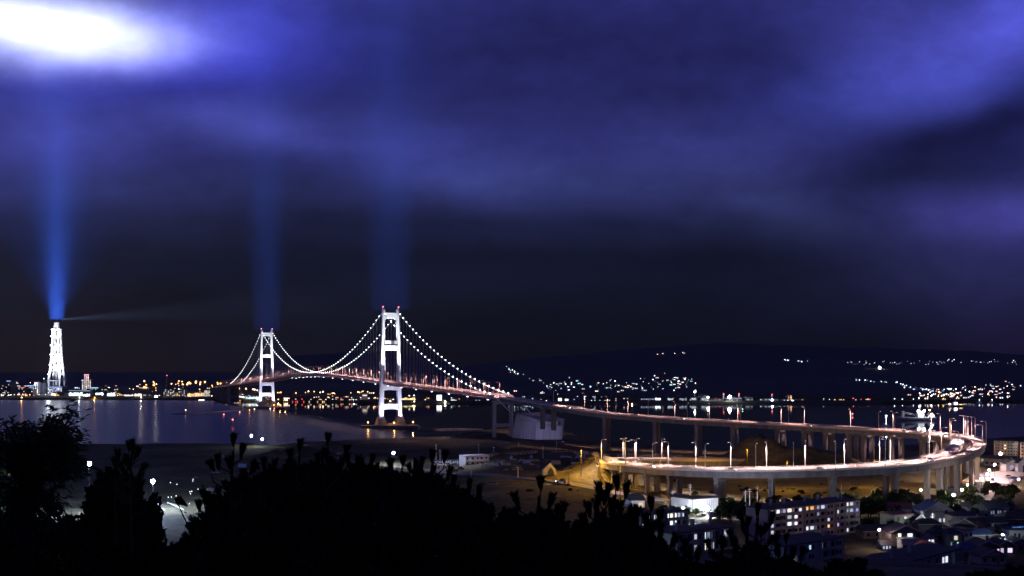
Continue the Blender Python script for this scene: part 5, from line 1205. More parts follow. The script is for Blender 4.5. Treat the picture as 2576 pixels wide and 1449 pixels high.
def text_mesh(txt, size, name, mat, parent, loc, rot, ext=.04):
    cu = bpy.data.curves.new(name, 'FONT'); cu.body = txt; cu.size = size; cu.extrude = ext; cu.align_x = 'CENTER'; cu.align_y = 'CENTER'
    tmp = bpy.data.objects.new('tmp', cu); COL.objects.link(tmp); bpy.context.view_layer.update()
    me = bpy.data.meshes.new_from_object(tmp.evaluated_get(bpy.context.evaluated_depsgraph_get())); COL.objects.unlink(tmp); bpy.data.objects.remove(tmp)
    me.name = name; me.materials.clear(); me.materials.append(mat); o = bpy.data.objects.new(name, me); COL.objects.link(o); o.parent = parent; o.location = loc; o.rotation_euler = rot; return o
text_mesh('CYHUAAR BAKILLP', 2.3, 'lettering', M['fence'], t, (L_ / 2, -.2, 1.9), (R(90), 0, 0))
# huts, tarp tent, drums, yard clutter
for k, (x0, x1, yb, h, lab) in enumerate(((1357, 1385, 1149, 3.0, 'low grey hut behind the long site fence'), (1388, 1424, 1147, 3.6, 'wider grey hut right of the long site fence'), (1449, 1479, 1148, 3.6, 'grey storage container near the approach pier'), (1262, 1276, 1168, 2.4, 'grey crate hut below the site fence'))):
    t, L_ = flat_building('yard_hut', lab, P(x0, yb, z=5.5), P(x1, yb - 1, z=5.5), 5.0, h, 5, M['wall_grey'], M['roof_dark'], group='huts in the works yard')
    pane(t, (-L_ * .2, -.05, 1.5), (1.2, .2, 1.0)); pane(t, (L_ * .25, -.05, 1.2), (1.0, .2, 2.0))
p = P(1381, 1217, z=5); t = thing('tarp_tent', 'peaked grey tarpaulin tent by the yard road', 'tent', (p.x, p.y, gz(p)), .1)
mb = MB(); mb.add([(-3.9, -2.6, -.5), (3.9, -2.6, -.5), (3.9, 3, -.5), (-3.9, 3, -.5), (-3.7, -2.2, 2.2), (3.6, -2.2, 2.6), (3.6, 2.6, 2.6), (-3.7, 2.6, 2.2), (.4, -1.6, 6.2), (.9, 1.8, 6.0)], [(0, 1, 5, 8, 4), (1, 2, 6, 5), (2, 3, 7, 9, 6), (3, 0, 4, 7), (4, 8, 9, 7), (5, 6, 9, 8)]); mb.build('cover', M['tarp'], t)
mb = MB(); mb.add([(-1.2, -2.72, -.4), (2.6, -2.72, -.4), (2.2, -2.5, 1.9), (.7, -2.2, 3.9), (-.9, -2.45, 1.7)], [(0, 1, 2, 3, 4)]); mb.build('doorway', M['rubber'], t)
for k, (px, py, lab) in enumerate(((1435, 1165, 'blue tank on the dark yard, left of two'), (1450, 1166, 'blue tank on the dark yard, right of two'), (1337, 1163, 'blue drum rack near the long site fence'), (1287, 1164, 'pale blue drum below the long site fence'))):
    p = P(px, py, z=5.2); t = thing('storage_tank', lab, 'tank', (p.x, p.y, gz(p)), .2 * k, 'blue tanks in the works yard')
    mb = MB(); mb.lathe([(1.1, 0), (1.2, .15), (1.2, 2.0), (.9, 2.3)], 12); mb.build('drum', M['blue_paint'], t)
    mb = MB(); mb.lathe([(.4, 2.3), (.4, 2.5)], 8); mb.build('lid', M['steel_grey'], t)
def car(px, py, z, rz, label, paint, lights=False, name='car', scale=1.0):
    p = P(px, py, z=z); t = thing(name, label, 'car', (p.x, p.y, gz(p) + .45), rz); t.scale = (scale,) * 3
    mb = MB(); mb.loft([[(x, -.85 * k, .35), (x, .85 * k, .35), (x, .86 * k, .8), (x, .80 * k, h), (x, -.80 * k, h), (x, -.86 * k, .8)] for x, h, k in ((-2.1, .85, .9), (-1.9, 1.0, 1), (-1.3, 1.05, 1), (1.0, 1.0, 1), (1.9, .88, .98), (2.15, .7, .88))]); mb.build('body', paint, t)
    mb = MB(); mb.loft([[(x, -w, z0), (x, w, z0), (x, w * .86, h), (x, -w * .86, h)] for x, z0, h, w in ((-1.8, .98, 1.02, .78), (-1.2, .98, 1.48, .78), (.3, .98, 1.5, .78), (1.05, .96, 1.0, .76))]); mb.build('cabin', M['glass_dark'], t)
    for x in (-1.3, 1.35):
        for y in (-.8, .8):
            mb = MB(); mb.tube([(x, y - .1, .33), (x, y + .1, .33)], .33, 12); mb.build('wheel', M['rubber'], t)
    for y in (-.6, .6):
        mb = MB(); mb.box(2.06, 2.2, y - .17, y + .17, .6, .8); mb.build('headlight', em((.92, .88, 1), 20.0 if lights else .3), t)
        mb = MB(); mb.box(-2.16, -2.05, y - .17, y + .17, .65, .85); mb.build('tail_light', em((1, .05, .05), 3.0 if lights else .2), t)
    if lights: lamp('headlamp', 'SPOT', (2.4, 0, .7), 5000, (.9, .85, 1), t, size=.2, angle=60, target=(12, 0, 0), blend=.6)
    return t
car(1412, 1230, 5.5, math.pi - .12, 'pale van with lit headlights driving left on the yard road', M['car_paint'], True, 'van', 1.35)
# floodlit white shed behind the apartment blocks and its neighbours
def white_shed():
    a, b, c = P(1689, 1279, z=6), P(1743, 1287, z=6), P(1806, 1281, z=6); t = thing('storage_shed', 'long white metal shed dazzlingly floodlit in front of the loop', 'shed', (b.x, b.y, 5.8))
    bk = Vector((0, 11, 0)); h = 5.4
    for nm, p, q in (('left_wall', a, b), ('right_wall', b, c)):
        mb = MB(); d = Vector((0, .3, 0)); mb.hexa([Vector((v.x, v.y, z)) for z in (3, 5.8 + h) for v in (p, q, q + d, p + d)]); mb.build('wall', M['fence'], t, world=True)
        mb = MB(); n_ = 12
        for k in range(n_ + 1):
            e = p + (q - p) * (k / n_); mb.box(e.x - .06, e.x + .06, e.y - .12, e.y - .01, 5, 5.8 + h)
        mb.build('rib', M['steel_grey'], t, world=True)
    mb = MB(); mb.hexa([Vector((v.x, v.y, z)) for z in (5.8 + h + .01, 5.8 + h + .5) for v in (a + Vector((-.4, -.4, 0)), b + Vector((0, -.5, 0)), b + bk, a + bk)]); mb.build('roof', M['roof_dark'], t, world=True)
    mb = MB(); mb.hexa([Vector((v.x, v.y, z)) for z in (5.8 + h + .012, 5.8 + h + .48) for v in (b + Vector((.02, -.5, 0)), c + Vector((.4, -.4, 0)), c + bk, b + bk + Vector((.02, 0, 0)))]); mb.build('roof', M['roof_dark'], t, world=True)
white_shed()
yard_lamp(1779, 1300, 1280, 'dazzling white floodlight before the white shed', (.85, .88, 1), 60, 40000, .75, D=452)
yard_lamp(1718, 1296, 1279, 'small lamp in the bushes before the white shed', (.9, .93, 1), 10, 3000, .35, D=452)
t, L_ = flat_building('store_shed', 'small white shed with dark pitched roof left of the floodlit shed', P(1588, 1279, z=6), P(1622, 1278, z=6), 5.8, 3.6, 9, M['fence'], M['roof_dark'])
mb = MB(); mb.add([(-L_ / 2 - .5, -.6, 3.95), (L_ / 2 + .5, -.6, 3.95), (L_ / 2 + .5, 9.5, 3.95), (-L_ / 2 - .5, 9.5, 3.95), (-L_ / 2, 4.5, 6.4), (L_ / 2, 4.5, 6.4)], [(0, 1, 5, 4), (2, 3, 4, 5), (1, 2, 5), (3, 0, 4), (0, 3, 2, 1)]); mb.build('roof', M['roof_dark'], t)
pane(t, (L_ * .2, -.06, 1.8), (2, .2, 1.4), WARM, 1.0)
p = P(1656, 1278, z=6); t = thing('arched_canopy', 'low arched canopy with pale edge beside the white shed', 'canopy', (p.x, p.y, 5.8)); mb = MB(); secs = []
for y in (0, 7): secs.append([(-3.4 * math.cos(math.pi * k / 10), y, 2.4 + 1.5 * math.sin(math.pi * k / 10)) for k in range(11)] + [(3.1 * math.cos(math.pi * k / 10), y, 2.3 + 1.3 * math.sin(math.pi * k / 10)) for k in range(11)])
mb.loft(secs); mb.build('roof', M['steel_grey'], t)
for x in (-3.2, 3.2):
    mb = MB(); mb.tube([(x, .4, -1), (x, .4, 2.4)], .1, 5); mb.build('post', M['steel_grey'], t)
for k, x in enumerate((1660, 1668, 1674)): yard_lamp(x, 1290, 1282 + k, ['small pink lamp under the arched canopy, left of three', 'small lilac lamp under the arched canopy, middle of three', 'small lilac lamp under the arched canopy, right of three'][k], [PINK, LILAC, LILAC][k], 7, 500, .3, D=456, group='lamps under the canopy')
p = P(1793, 1305, z=6); t = thing('box_truck', 'white box truck parked beside the floodlight', 'truck', (p.x, p.y, gz(p)), .15)
mb = MB(); mb.box(-1.6, 1.7, -1.1, 1.1, .7, 3.0); mb.build('cargo_box', M['fence'], t); mb = MB(); mb.box(1.75, 3.0, -1.0, 1.0, .5, 2.2); mb.build('cab', M['car_paint'], t); mb = MB(); mb.box(2.9, 3.05, -.9, .9, 1.3, 2.0); mb.build('windscreen', M['glass_dark'], t)
for x in (-.9, 2.3):
    for y in (-.9, .9): mb = MB(); mb.tube([(x, y - .12, .42), (x, y + .12, .42)], .42, 10); mb.build('wheel', M['rubber'], t)
# --- apartment blocks
def slab(name, label, pl, pr, zb, h, d, floors, bays, wall, lit, chim=(), stair=None):
    """bays: (from, to, kind) along the front, kind 'B' balcony or 'W' wall windows; lit: {(floor from top, bay, column): colour}"""
    t, L_ = flat_building(name, label, pl, pr, zb, h, d, wall, M['roof_dark'], par=.4)
    fh = h / floors
    for bi, (f0, f1, kind) in enumerate(bays):
        x0, x1 = -L_ / 2 + L_ * f0, -L_ / 2 + L_ * f1
        for fl in range(floors):
            z = h - (fl + 1) * fh
            if kind == 'B':
                bal = MB().box(x0, x1, -1.1, -.02, z + .0, z + .16).box(x0, x1, -1.1, -1.02, z + .16, z + .95).build('balcony', M['frame'], t)
                mb = MB(); [mb.box(x - .06, x + .06, -1.08, -.02, z + .16, z + fh - .1) for x in (x0 + .06, (x0 + x1) / 2, x1 - .06)]; mb.build('partition_frame', wall, bal)
                n = 4
                for k in range(n):
                    xa = x0 + (x1 - x0) * (k + .5) / n; c = lit.get((fl, bi, k))
                    pane(t, (xa, -.03, z + fh * .47), ((x1 - x0) / n * .62, .1, fh * .68), c[0] if c else None, c[1] if c else 1)
            else:
                n = 2 if f1 - f0 > .06 else 1
                for k in range(n):
                    xa = x0 + (x1 - x0) * (k + .5) / n; c = lit.get((fl, bi, k))
                    pane(t, (xa, -.03, z + fh * .52), (min(1.5, (x1 - x0) / n * .6), .1, fh * .45), c[0] if c else None, c[1] if c else 1)
    for x, y, hh in chim:
        mb = MB(); mb.box(L_ * x - .45, L_ * x + .45, y - .4, y + .4, h + .4, h + .4 + hh); mb.box(L_ * x - .55, L_ * x + .55, y - .5, y + .5, h + .4 + hh * .8, h + .4 + hh * .86); mb.build('chimney', M['wall_grey'], t)
    return t, L_
BL = (.78, .86, 1.0); VI = (.62, .70, 1.0); OR = (1, .55, .22); CR = (1, .9, .75)
A_l = P(1931, 1368, z=6); A_r = P(2163, 1338, z=6)
litA = {(0, 0, 0): (CR, 1.2), (0, 0, 1): (BL, 1.4), (0, 0, 2): (VI, .5), (0, 0, 3): (CR, 1.5), (0, 1, 1): (BL, 1.0), (1, 1, 0): (BL, 1.6), (2, 1, 0): (BL, 1.5), (1, 0, 3): (BL, .5), (2, 0, 3): (BL, 1.5), (2, 0, 0): (VI, .8), (3, 0, 0): (BL, .8),
        (0, 2, 0): (OR, 1.1), (0, 2, 1): (OR, .8), (0, 2, 2): (VI, .5), (0, 2, 3): (VI, .9), (1, 2, 2): (VI, .35), (3, 2, 0): (BL, 1.3), (3, 2, 1): (BL, .9), (4, 2, 0): (BL, 1.5), (4, 2, 1): (BL, 1.0), (3, 3, 0): (OR, 1.3), (2, 3, 0): (BL, .9),
        (0, 4, 2): (CR, 1.3), (0, 4, 3): (BL, .7), (1, 4, 0): (BL, .9), (1, 4, 2): (VI, .5), (1, 4, 3): (VI, .6), (1, 5, 0): ((.35, .4, 1), .9), (3, 4, 0): ((.6, .45, 1), .9), (4, 0, 0): (BL, 1.2), (4, 1, 1): (BL, .8), (4, 4, 2): (BL, 1.0)}
tA, LA = slab('apartment_block', 'long five-storey apartment block with lit windows in front of the loop', A_l, A_r, 6, 12.2, 10.5, 5, [(.01, .255, 'B'), (.27, .36, 'W'), (.375, .61, 'B'), (.625, .70, 'W'), (.715, .93, 'B'), (.945, .99, 'W')], M['wall_pink'], litA, [(x, 6, 2.2) for x in (-.34, -.2, .02, .17, .40)])
for fl in (1, 3): pane(tA, (-LA / 2 - .02, 5, 12.2 - fl * 2.44 - 1.2), (.1, 1.2, 1.2))
mb = MB(); mb.tube([(LA * .36, 3, 12.6), (LA * .36, 3, 18.5)], .12, 5); mb.tube([(LA * .36 - .8, 3, 17), (LA * .36 + .8, 3, 17)], .06, 4); mb.build('aerial', M['pole'], tA)
B_l = P(1612, 1352, z=6); B_r = P(1731, 1340, z=6)
litB = {(0, 0, 1): (BL, 1.6), (0, 1, 0): (BL, 1.8), (0, 1, 1): (BL, .5), (0, 2, 0): (BL, 2.0), (0, 2, 1): (CR, 1.4), (0, 2, 2): (BL, 2.0), (0, 2, 3): (VI, .6), (1, 2, 1): (BL, 1.6), (1, 2, 2): (CR, 1.5), (1, 0, 0): (BL, 2.0), (0, 3, 0): (BL, .9)}
slab('apartment_block', 'low three-storey block with bright windows left of the floodlight', B_l, B_r, 6, 8.4, 9, 3, [(.02, .2, 'W'), (.24, .48, 'B'), (.52, .84, 'B'), (.87, .96, 'W')], M['wall_grey'], litB, [(.3, 5, 1.6)])
C_l = P(1690, 1400, z=6); C_r = P(1847, 1379, z=6)
litC = {(0, 1, 0): (BL, .7), (0, 2, 0): (BL, 1.2), (0, 2, 1): (VI, .3), (1, 2, 0): (CR, 1.2), (1, 2, 1): (VI, .4), (1, 2, 2): (BL, .5), (0, 3, 0): (BL, 1.0), (0, 3, 1): (BL, .8), (1, 1, 0): (BL, .5)}
slab('apartment_block', 'nearer low apartment block with dark flat roof and chimneys', C_l, C_r, 6, 7.4, 10, 2, [(.05, .3, 'B'), (.34, .46, 'W'), (.48, .74, 'B'), (.78, .97, 'B')], M['wall_grey'], litC, [(-.30, 4, 2.6), (.02, 6, 2.8), (.34, 7, 2.2), (-.46, 5, 1.8)])
D_l = P(1972, 1400, D=322); D_r = P(2122, 1384, D=340)
litD = {(0, 1, 0): ((.5, .8, 1), .9), (0, 2, 0): (VI, .4), (1, 0, 1): (BL, .6)}
slab('apartment_block', 'dark low block with pale flat roof below the long apartment block', D_l, D_r, 6.0, 8.6, 12, 3, [(.05, .3, 'B'), (.4, .5, 'W'), (.58, .84, 'B'), (.88, .97, 'W')], M['wall_grey'], litD, [(.38, 5, 1.6)])
E_l = P(2233, 1440, D=268); E_r = P(2420, 1405, D=297)
slab('apartment_block', 'long low block with pale roof edge at the lower right', E_l, E_r, 11.0, 7.2, 11, 2, [(.02, .2, 'B'), (.26, .36, 'W'), (.44, .66, 'B'), (.7, .8, 'W'), (.84, .97, 'B')], M['wall_grey'], {(0, 3, 1): (BL, 1.2), (0, 3, 0): (BL, .9)}, [(-.22, 5, 2.6), (.06, 6, 2.4)])
# orange apartments and pink houses beyond the right bend
O_l = P(2500, 1145, z=6); O_r = P(2562, 1148, z=6)
litO = {(1, 1, 1): (CR, 1.6), (2, 1, 1): (CR, 1.6)}
tO, LO = slab('apartment_block', 'ochre lit five-storey apartment block beyond the right bend of the loop', O_l, O_r, 6, 10.6, 12, 5, [(.06, .26, 'B'), (.30, .52, 'W'), (.56, .98, 'B')], M['wall_orange'], litO)
t, L_ = slab('apartment_block', 'dark lilac apartment block at the right edge beside the ochre block', P(2566, 1156, z=6), P(2610, 1158, z=6), 6, 12.0, 12, 5, [(.05, .4, 'W'), (.5, .9, 'B')], M['wall_pink'], {})
yard_lamp(2517, 1160, 1142.6, 'bright orange star lamp in front of the ochre apartments', (1, .62, .34), 40, 13000, .95, D=745)
yard_lamp(2472.5, 1160, 1137, 'cool blue white lamp left of the ochre apartments', (.75, .9, 1), 24, 9000, .75, D=745)
# --- houses
rh = random.Random(77)
def house(label, px, py, D, w, d, eave, wall, roofm, roof='gable', rise=2.2, rz=0.0, ridge='x', wins=(), lit_p=.25, zb=None, trim=True, group='houses of the lower right town', name='house'):
    p = P(px, py, D=D); g = ground_z(p.x, p.y) if zb is None else zb
    t = thing(name, label, 'house', (p.x, p.y, g), rz, group)
    mb = MB(); mb.box(-w / 2, w / 2, 0, d, -2, eave); mb.build('wall', wall, t)
    e = .55
    mb = MB()
    if roof == 'flat': mb.box(-w / 2 - .3, w / 2 + .3, -.3, d + .3, eave, eave + .35)
    elif roof == 'hip': mb.add([(-w / 2 - e, -e, eave), (w / 2 + e, -e, eave), (w / 2 + e, d + e, eave), (-w / 2 - e, d + e, eave), (-w * .2, d / 2, eave + rise), (w * .2, d / 2, eave + rise)], [(0, 1, 5, 4), (2, 3, 4, 5), (1, 2, 5), (3, 0, 4), (0, 3, 2, 1)])
    elif ridge == 'x': mb.add([(-w / 2 - e, -e, eave - .15), (w / 2 + e, -e, eave - .15), (w / 2 + e, d + e, eave - .15), (-w / 2 - e, d + e, eave - .15), (-w / 2 - e, d / 2, eave + rise), (w / 2 + e, d / 2, eave + rise)], [(0, 1, 5, 4), (2, 3, 4, 5), (1, 2, 5), (3, 0, 4), (0, 3, 2, 1)])
    else:
        mb.add([(-w / 2 - e, -e, eave - .15), (w / 2 + e, -e, eave - .15), (w / 2 + e, d + e, eave - .15), (-w / 2 - e, d + e, eave - .15), (0, -e, eave + rise), (0, d + e, eave + rise)], [(1, 2, 5, 4), (3, 0, 4, 5), (0, 3, 2, 1), (2, 3, 5)])
    ro = mb.build('roof', roofm, t)
    if roof == 'gable' and ridge == 'y':
        mb = MB(); mb.add([(-w / 2, 0, eave - .16), (w / 2, 0, eave - .16), (0, 0, eave + rise - .35), (-w / 2, .2, eave - .16), (w / 2, .2, eave - .16), (0, .2, eave + rise - .35)], [(0, 1, 2), (5, 4, 3), (0, 3, 4, 1), (1, 4, 5, 2), (2, 5, 3, 0)]); mb.build('gable', wall, t)
        if trim:
            mb = MB()
            for s_ in (-1, 1): mb.hexa([(s_ * (w / 2 + e), -e - .12, eave - .35), (s_ * (w / 2 + e), -e - .02, eave - .35), (0, -e - .02, eave + rise - .2), (0, -e - .12, eave + rise - .2), (s_ * (w / 2 + e), -e - .12, eave + .0), (s_ * (w / 2 + e), -e - .02, eave + .0), (0, -e - .02, eave + rise + .15), (0, -e - .12, eave + rise + .15)])
            mb.build('barge_board', M['wall_pale'], ro)
    elif trim:
        mb = MB(); mb.box(-w / 2 - e, w / 2 + e, -e - .1, -e, eave - .3, eave - .08); mb.build('gutter', M['steel_grey'], ro)
    if not wins:
        n = max(2, int(w / 2.6)); fls = max(1, int(eave / 2.7)); wins = []
        for fl in range(fls):
            for k in range(n):
                if rh.random() < .8: wins.append(((k + .5) / n - .5, .95 + fl * 2.7 + .6, 1.2, 1.1, [(BL, 1.0), (CR, 1.2), (VI, .6), (WARM, 1.2)][rh.randrange(4)] if rh.random() < lit_p else None))
    for fx, z, ww, hh, c in wins: pane(t, (fx * w, -.03, z), (ww, .12, hh), c[0] if c else None, c[1] if c else 1)
    mb = MB(); dx = w * (rh.uniform(.1, .3) if rh.random() < .5 else -rh.uniform(.1, .3)); mb.box(dx - .45, dx + .45, -.08, -.01, 0, 2.0); mb.build('door', M['wall_brown'], t)
    if roof != 'flat' and rh.random() < .5:
        mb = MB(); mb.box(w * .22, w * .22 + .7, d * .6, d * .6 + .7, eave, eave + rise + .9); mb.build('chimney', M['concrete'], ro)
    return t
H = house
H('tall pale house with flat red roof beside the dark trees', 2272, 1333, 410, 8.8, 8, 6.4, M['wall_green'], M['roof_red'], 'flat', rz=.35, wins=((-.25, 4.8, .8, 1.6, None), (.15, 4.6, 1.8, 1.6, None), (.38, 4.6, 1.4, 1.6, None)))
H('big house with dark gable, lit upper windows and white lower wall', 2280, 1386, 367, 10.6, 9, 6.0, M['wall_brown'], M['roof_dark'], 'gable', 2.6, .0, 'y', ((-.22, 4.9, 1.1, 1.6, (CR, 1.3)), (.12, 4.9, 1.7, 1.6, (BL, 1.4)), (.38, 4.9, 1.2, 1.2, None)))
H('white boxy house front below the lit dark gable', 2290, 1388, 362, 6.0, 3.5, 4.4, M['wall_pale'], M['steel_grey'], 'flat', rz=.12, wins=((-.3, 1.9, 1.6, 1.3, None), (.15, 1.2, 1.1, 1.9, None), (.38, 2.3, .9, 1.3, None)))
H('small white gabled house with lit side windows', 2334, 1379, 373, 5.0, 5, 2.9, M['wall_pale'], M['roof_dark'], 'gable', 1.9, .1, 'y', ((-.25, 1.7, 1.1, 1.0, (VI, .5)), (.12, 1.6, .5, 1.8, (BL, 1.2)), (.36, 1.7, .9, 1.6, (BL, .9))))
H('house with pink lit gable left of the cool street lamp', 2317, 1340, 410, 5.6, 8, 3.8, M['wall_brown'], M['roof_dark'], 'gable', 2.8, -.1, 'y', ((-.2, 2, 1, 1, None), (.2, 2, 1, 1, None)))
H('large dark house with high steep gable under the icy lamp', 2361, 1323, 428, 12.0, 11, 5.4, M['wall_grey'], M['roof_blue'], 'gable', 3.9, 0, 'y', ((.26, 5.2, 1.1, 1.6, None), (-.3, 2, 1.2, 1.2, None), (.05, 1.9, .9, 1.4, (BL, .6)), (.2, 1.9, .9, 1.4, (BL, .9)), (.33, 1.9, .9, 1.4, (BL, .8))))
H('wide pinkish house with low flat roof right of the steep gable', 2436, 1328, 421, 12.4, 8, 4.6, M['wall_pink'], M['roof_dark'], 'hip', 1.4, .05, wins=((-.36, 2.3, 1.1, 1.2, None), (-.1, 2.4, 1.8, 1.6, None), (.2, 2.4, 1.8, 1.6, None), (.4, 2.4, 1, 1.6, None)))
H('dark brown house with hip roof below the cool lamp', 2372, 1376, 376, 5.8, 7, 4.0, M['wall_brown'], M['roof_dark'], 'hip', 1.8, .05, wins=((-.2, 2.6, .9, 1.8, None), (.25, 2.4, .3, 1.4, (BL, 1.2))))
H('green lit two-storey house beside the grey three-storey house', 2403, 1379, 371, 4.7, 7, 5.0, M['wall_green'], M['roof_dark'], 'hip', 1.6, .05, wins=((.05, 3.6, 1.2, 1.4, (CR, .7)), (-.25, 1.2, .5, 1.8, ((.5, 1, .9), 1.2)), (.2, 1.2, .5, 1.8, ((.5, 1, .8), .9))))
H('grey three-storey house with white framed windows', 2437, 1377, 371, 3.0, 7, 6.2, M['wall_pale'], M['roof_dark'], 'flat', rz=.1, wins=((-.28, 4.6, .7, 1.1, None), (.25, 4.9, .8, 1.2, None), (-.28, 2.1, .7, 1.1, None), (-.4, .7, .3, 1.0, (BL, 2))))
H('long dark house with a row of narrow windows', 2511, 1308, 446, 9.6, 8, 4.6, M['wall_grey'], M['roof_dark'], 'gable', 2.2, .06, 'x', [(-.4 + .1 * k, 2.6, .55, 1.4, (VI, .25) if k % 3 else None) for k in range(9)])
H('large house with sweeping dark roof at the right edge', 2556, 1330, 415, 9.6, 9, 4.2, M['wall_brown'], M['roof_dark'], 'hip', 2.6, -.1, wins=((-.3, 2.2, 1.1, 1.3, None), (0, 2.2, 1.1, 1.3, None)))
H('house with two red lit windows behind the garden trees', 2506, 1338, 404, 8.4, 7, 4.6, M['wall_brown'], M['roof_dark'], 'gable', 1.8, .05, 'x', ((-.05, 1.4, .9, 1.3, ((1, .6, .5), 1.6)), (.12, 1.4, .9, 1.3, ((1, .42, .42), 1.4)), (.33, 1.4, .5, 1.0, ((1, .7, .6), .9)), (-.42, 1.4, .4, 1.2, ((1, .35, .3), 1.0))))
H('low bungalow with pale roof edges under the cool lamp', 2486, 1399, 356, 8.4, 9, 3.0, M['wall_brown'], M['roof_dark'], 'gable', 1.9, .0, 'y', ((-.15, 1.4, .8, .9, ((.3, .45, 1), .5)), (.1, 1.4, 1.2, 1.6, None), (.4, 1.4, .6, 1.6, (PINK, 1.0))))
H('right wing of the bungalow with lilac lit window', 2532, 1394, 359, 6.2, 8, 3.0, M['wall_brown'], M['roof_dark'], 'gable', 1.8, .1, 'y', ((-.3, 1.4, 1.6, 1.5, (LILAC, .7)), (.2, 1.4, 1.6, 1.5, (LILAC, 1.2))))
H('white walled house at the right edge beside the bungalow', 2562, 1362, 388, 6.4, 7, 4.0, M['wall_pale'], M['roof_dark'], 'flat', rz=-.05, wins=((-.2, 2.2, .7, 1.2, None), (.05, 2.0, .7, 1.6, None), (.38, 2.2, .9, 1.2, None)))
H('dark hip-roofed outbuilding below the white house front', 2322, 1396, 351, 9.0, 6, 1.8, M['wall_grey'], M['roof_blue'], 'hip', 2.0, .1, wins=((-.3, 1.0, .8, .8, None),))
H('small dark outhouse with blue lit windows', 2231, 1386, 366, 3.6, 4, 2.0, M['wall_grey'], M['roof_dark'], 'gable', 1.3, .1, 'x', ((-.3, 1.1, .6, 1.2, (VI, .6)), (0, 1.1, .4, 1.2, (BL, .9)), (.3, 1.1, .6, 1.2, (VI, .5))))
H('little white gable with bright roof edges', 2218, 1409, 338, 3.0, 4, .8, M['wall_pale'], M['roof_dark'], 'gable', 1.7, 0, 'y', ((0, .6, .4, .4, None),))
H('dark cottage between the pale house and the trees', 2300, 1300, 446, 8, 7, 3.4, M['wall_brown'], M['roof_dark'], 'gable', 2.0, .2, 'x', lit_p=.1)
H('dark cottage with lilac window behind the red lit house', 2470, 1304, 446, 7, 7, 3.4, M['wall_grey'], M['roof_dark'], 'hip', 2.0, -.1, lit_p=.3)
H('dark low cottage left of the red star lamp', 2196, 1352, 392, 7, 7, 3.0, M['wall_brown'], M['roof_dark'], 'gable', 1.9, .1, 'x', lit_p=.1)
H('dark cottage with pinkish wall under the red star lamp', 2238, 1356, 392, 6, 6, 3.0, M['wall_pink'], M['roof_dark'], 'gable', 1.8, -.1, 'x', lit_p=.2)
H('dark shed-like house in front of the green lit house', 2395, 1392, 358, 9, 6, 1.4, M['wall_grey'], M['roof_dark'], 'gable', 1.2, .08, 'x', ((.1, .8, 1.0, .7, (CR, .8)),))
H('dark house below the sweeping roof at the right edge', 2545, 1345, 398, 8, 6, 3.0, M['wall_brown'], M['roof_dark'], 'flat', rz=.04, lit_p=.1)
H('white gabled store house lit pink by the street lamps', 2547, 1190, 645, 7.4, 9, 5.6, M['fence'], M['roof_dark'], 'gable', 2.6, .0, 'y', ((.28, 5.4, 1.2, 1.0, None), (.2, 1.6, 3.6, 3.0, None), (-.05, 3.4, 2.0, 2.6, (LILAC, .5))), zb=6)
H('white store house with open side at the right edge of the street', 2573, 1191, 640, 5.2, 10, 6.4, M['fence'], M['roof_dark'], 'gable', 2.6, .0, 'y', ((.1, 3.0, .9, 4.2, None),), zb=6)
FILL = [(2262, 1372, 376, 'dark low house between the red star lamp and the white house front'), (2340, 1352, 398, 'dark roofed house left of the cool lamp'), (2352, 1398, 352, 'dark roofed house below the small white gable'), (2425, 1350, 398, 'dark house behind the green lit house'),
        (2452, 1338, 410, 'brown house right of the wide pinkish house'), (2462, 1366, 384, 'dark house between the grey three-storey house and the bungalow'), (2440, 1404, 350, 'low dark house left of the bungalow'), (2500, 1362, 386, 'dark roofed house behind the bungalow'), (2415, 1306, 446, 'dark house behind the wide pinkish house'),
        (2330, 1312, 436, 'dark house left of the steep gabled house'), (2535, 1300, 455, 'dark roofed house at the upper right of the town'), (2440, 1292, 462, 'small dark house below the garden trees'), (2568, 1392, 362, 'dark cottage at the right edge below the white house'), (2265, 1306, 440, 'dark cottage behind the red roofed house'), (2385, 1296, 458, 'dark house under the icy lamp'), (2500, 1414, 340, 'dark low roof below the bungalow')]
for k, (px, py, D, lab) in enumerate(FILL):
    H(lab, px, py, D, rh.uniform(6.5, 9.5), rh.uniform(6, 8), rh.choice((2.8, 3.0, 4.8)), M[rh.choice(('wall_brown', 'wall_grey', 'wall_brown', 'wall_pink'))], M[rh.choice(('roof_dark', 'roof_dark', 'roof_red', 'roof_blue'))], rh.choice(('gable', 'gable', 'hip')), rh.uniform(1.6, 2.4), rh.uniform(-.25, .3), rh.choice('xy'), lit_p=.22)
t, L_ = flat_building('warehouse', 'long dark roofed warehouse behind the pink lit street', P(2474, 1172, z=6), P(2536, 1176, z=6), 6, 5.0, 12, M['wall_pink'], M['roof_dark'], par=1.6)
for k in range(4): pane(t, (-L_ * .36 + k * L_ * .24, -.05, 2.2), (2, .2, 1.2))
t, L_ = flat_building('depot_shed', 'long low white shed lit pinkish beneath the right bend', P(2359, 1246, z=6), P(2418, 1243, z=6), 5.8, 3.4, 7, M['fence'], M['roof_dark'])
mb = MB(); [mb.box(-L_ / 2 + L_ * k / 9 + .3, -L_ / 2 + L_ * (k + 1) / 9 - .3, -.1, -.02, .3, 1.2) for k in range(9)]; mb.build('base_grille', M['wall_grey'], t)
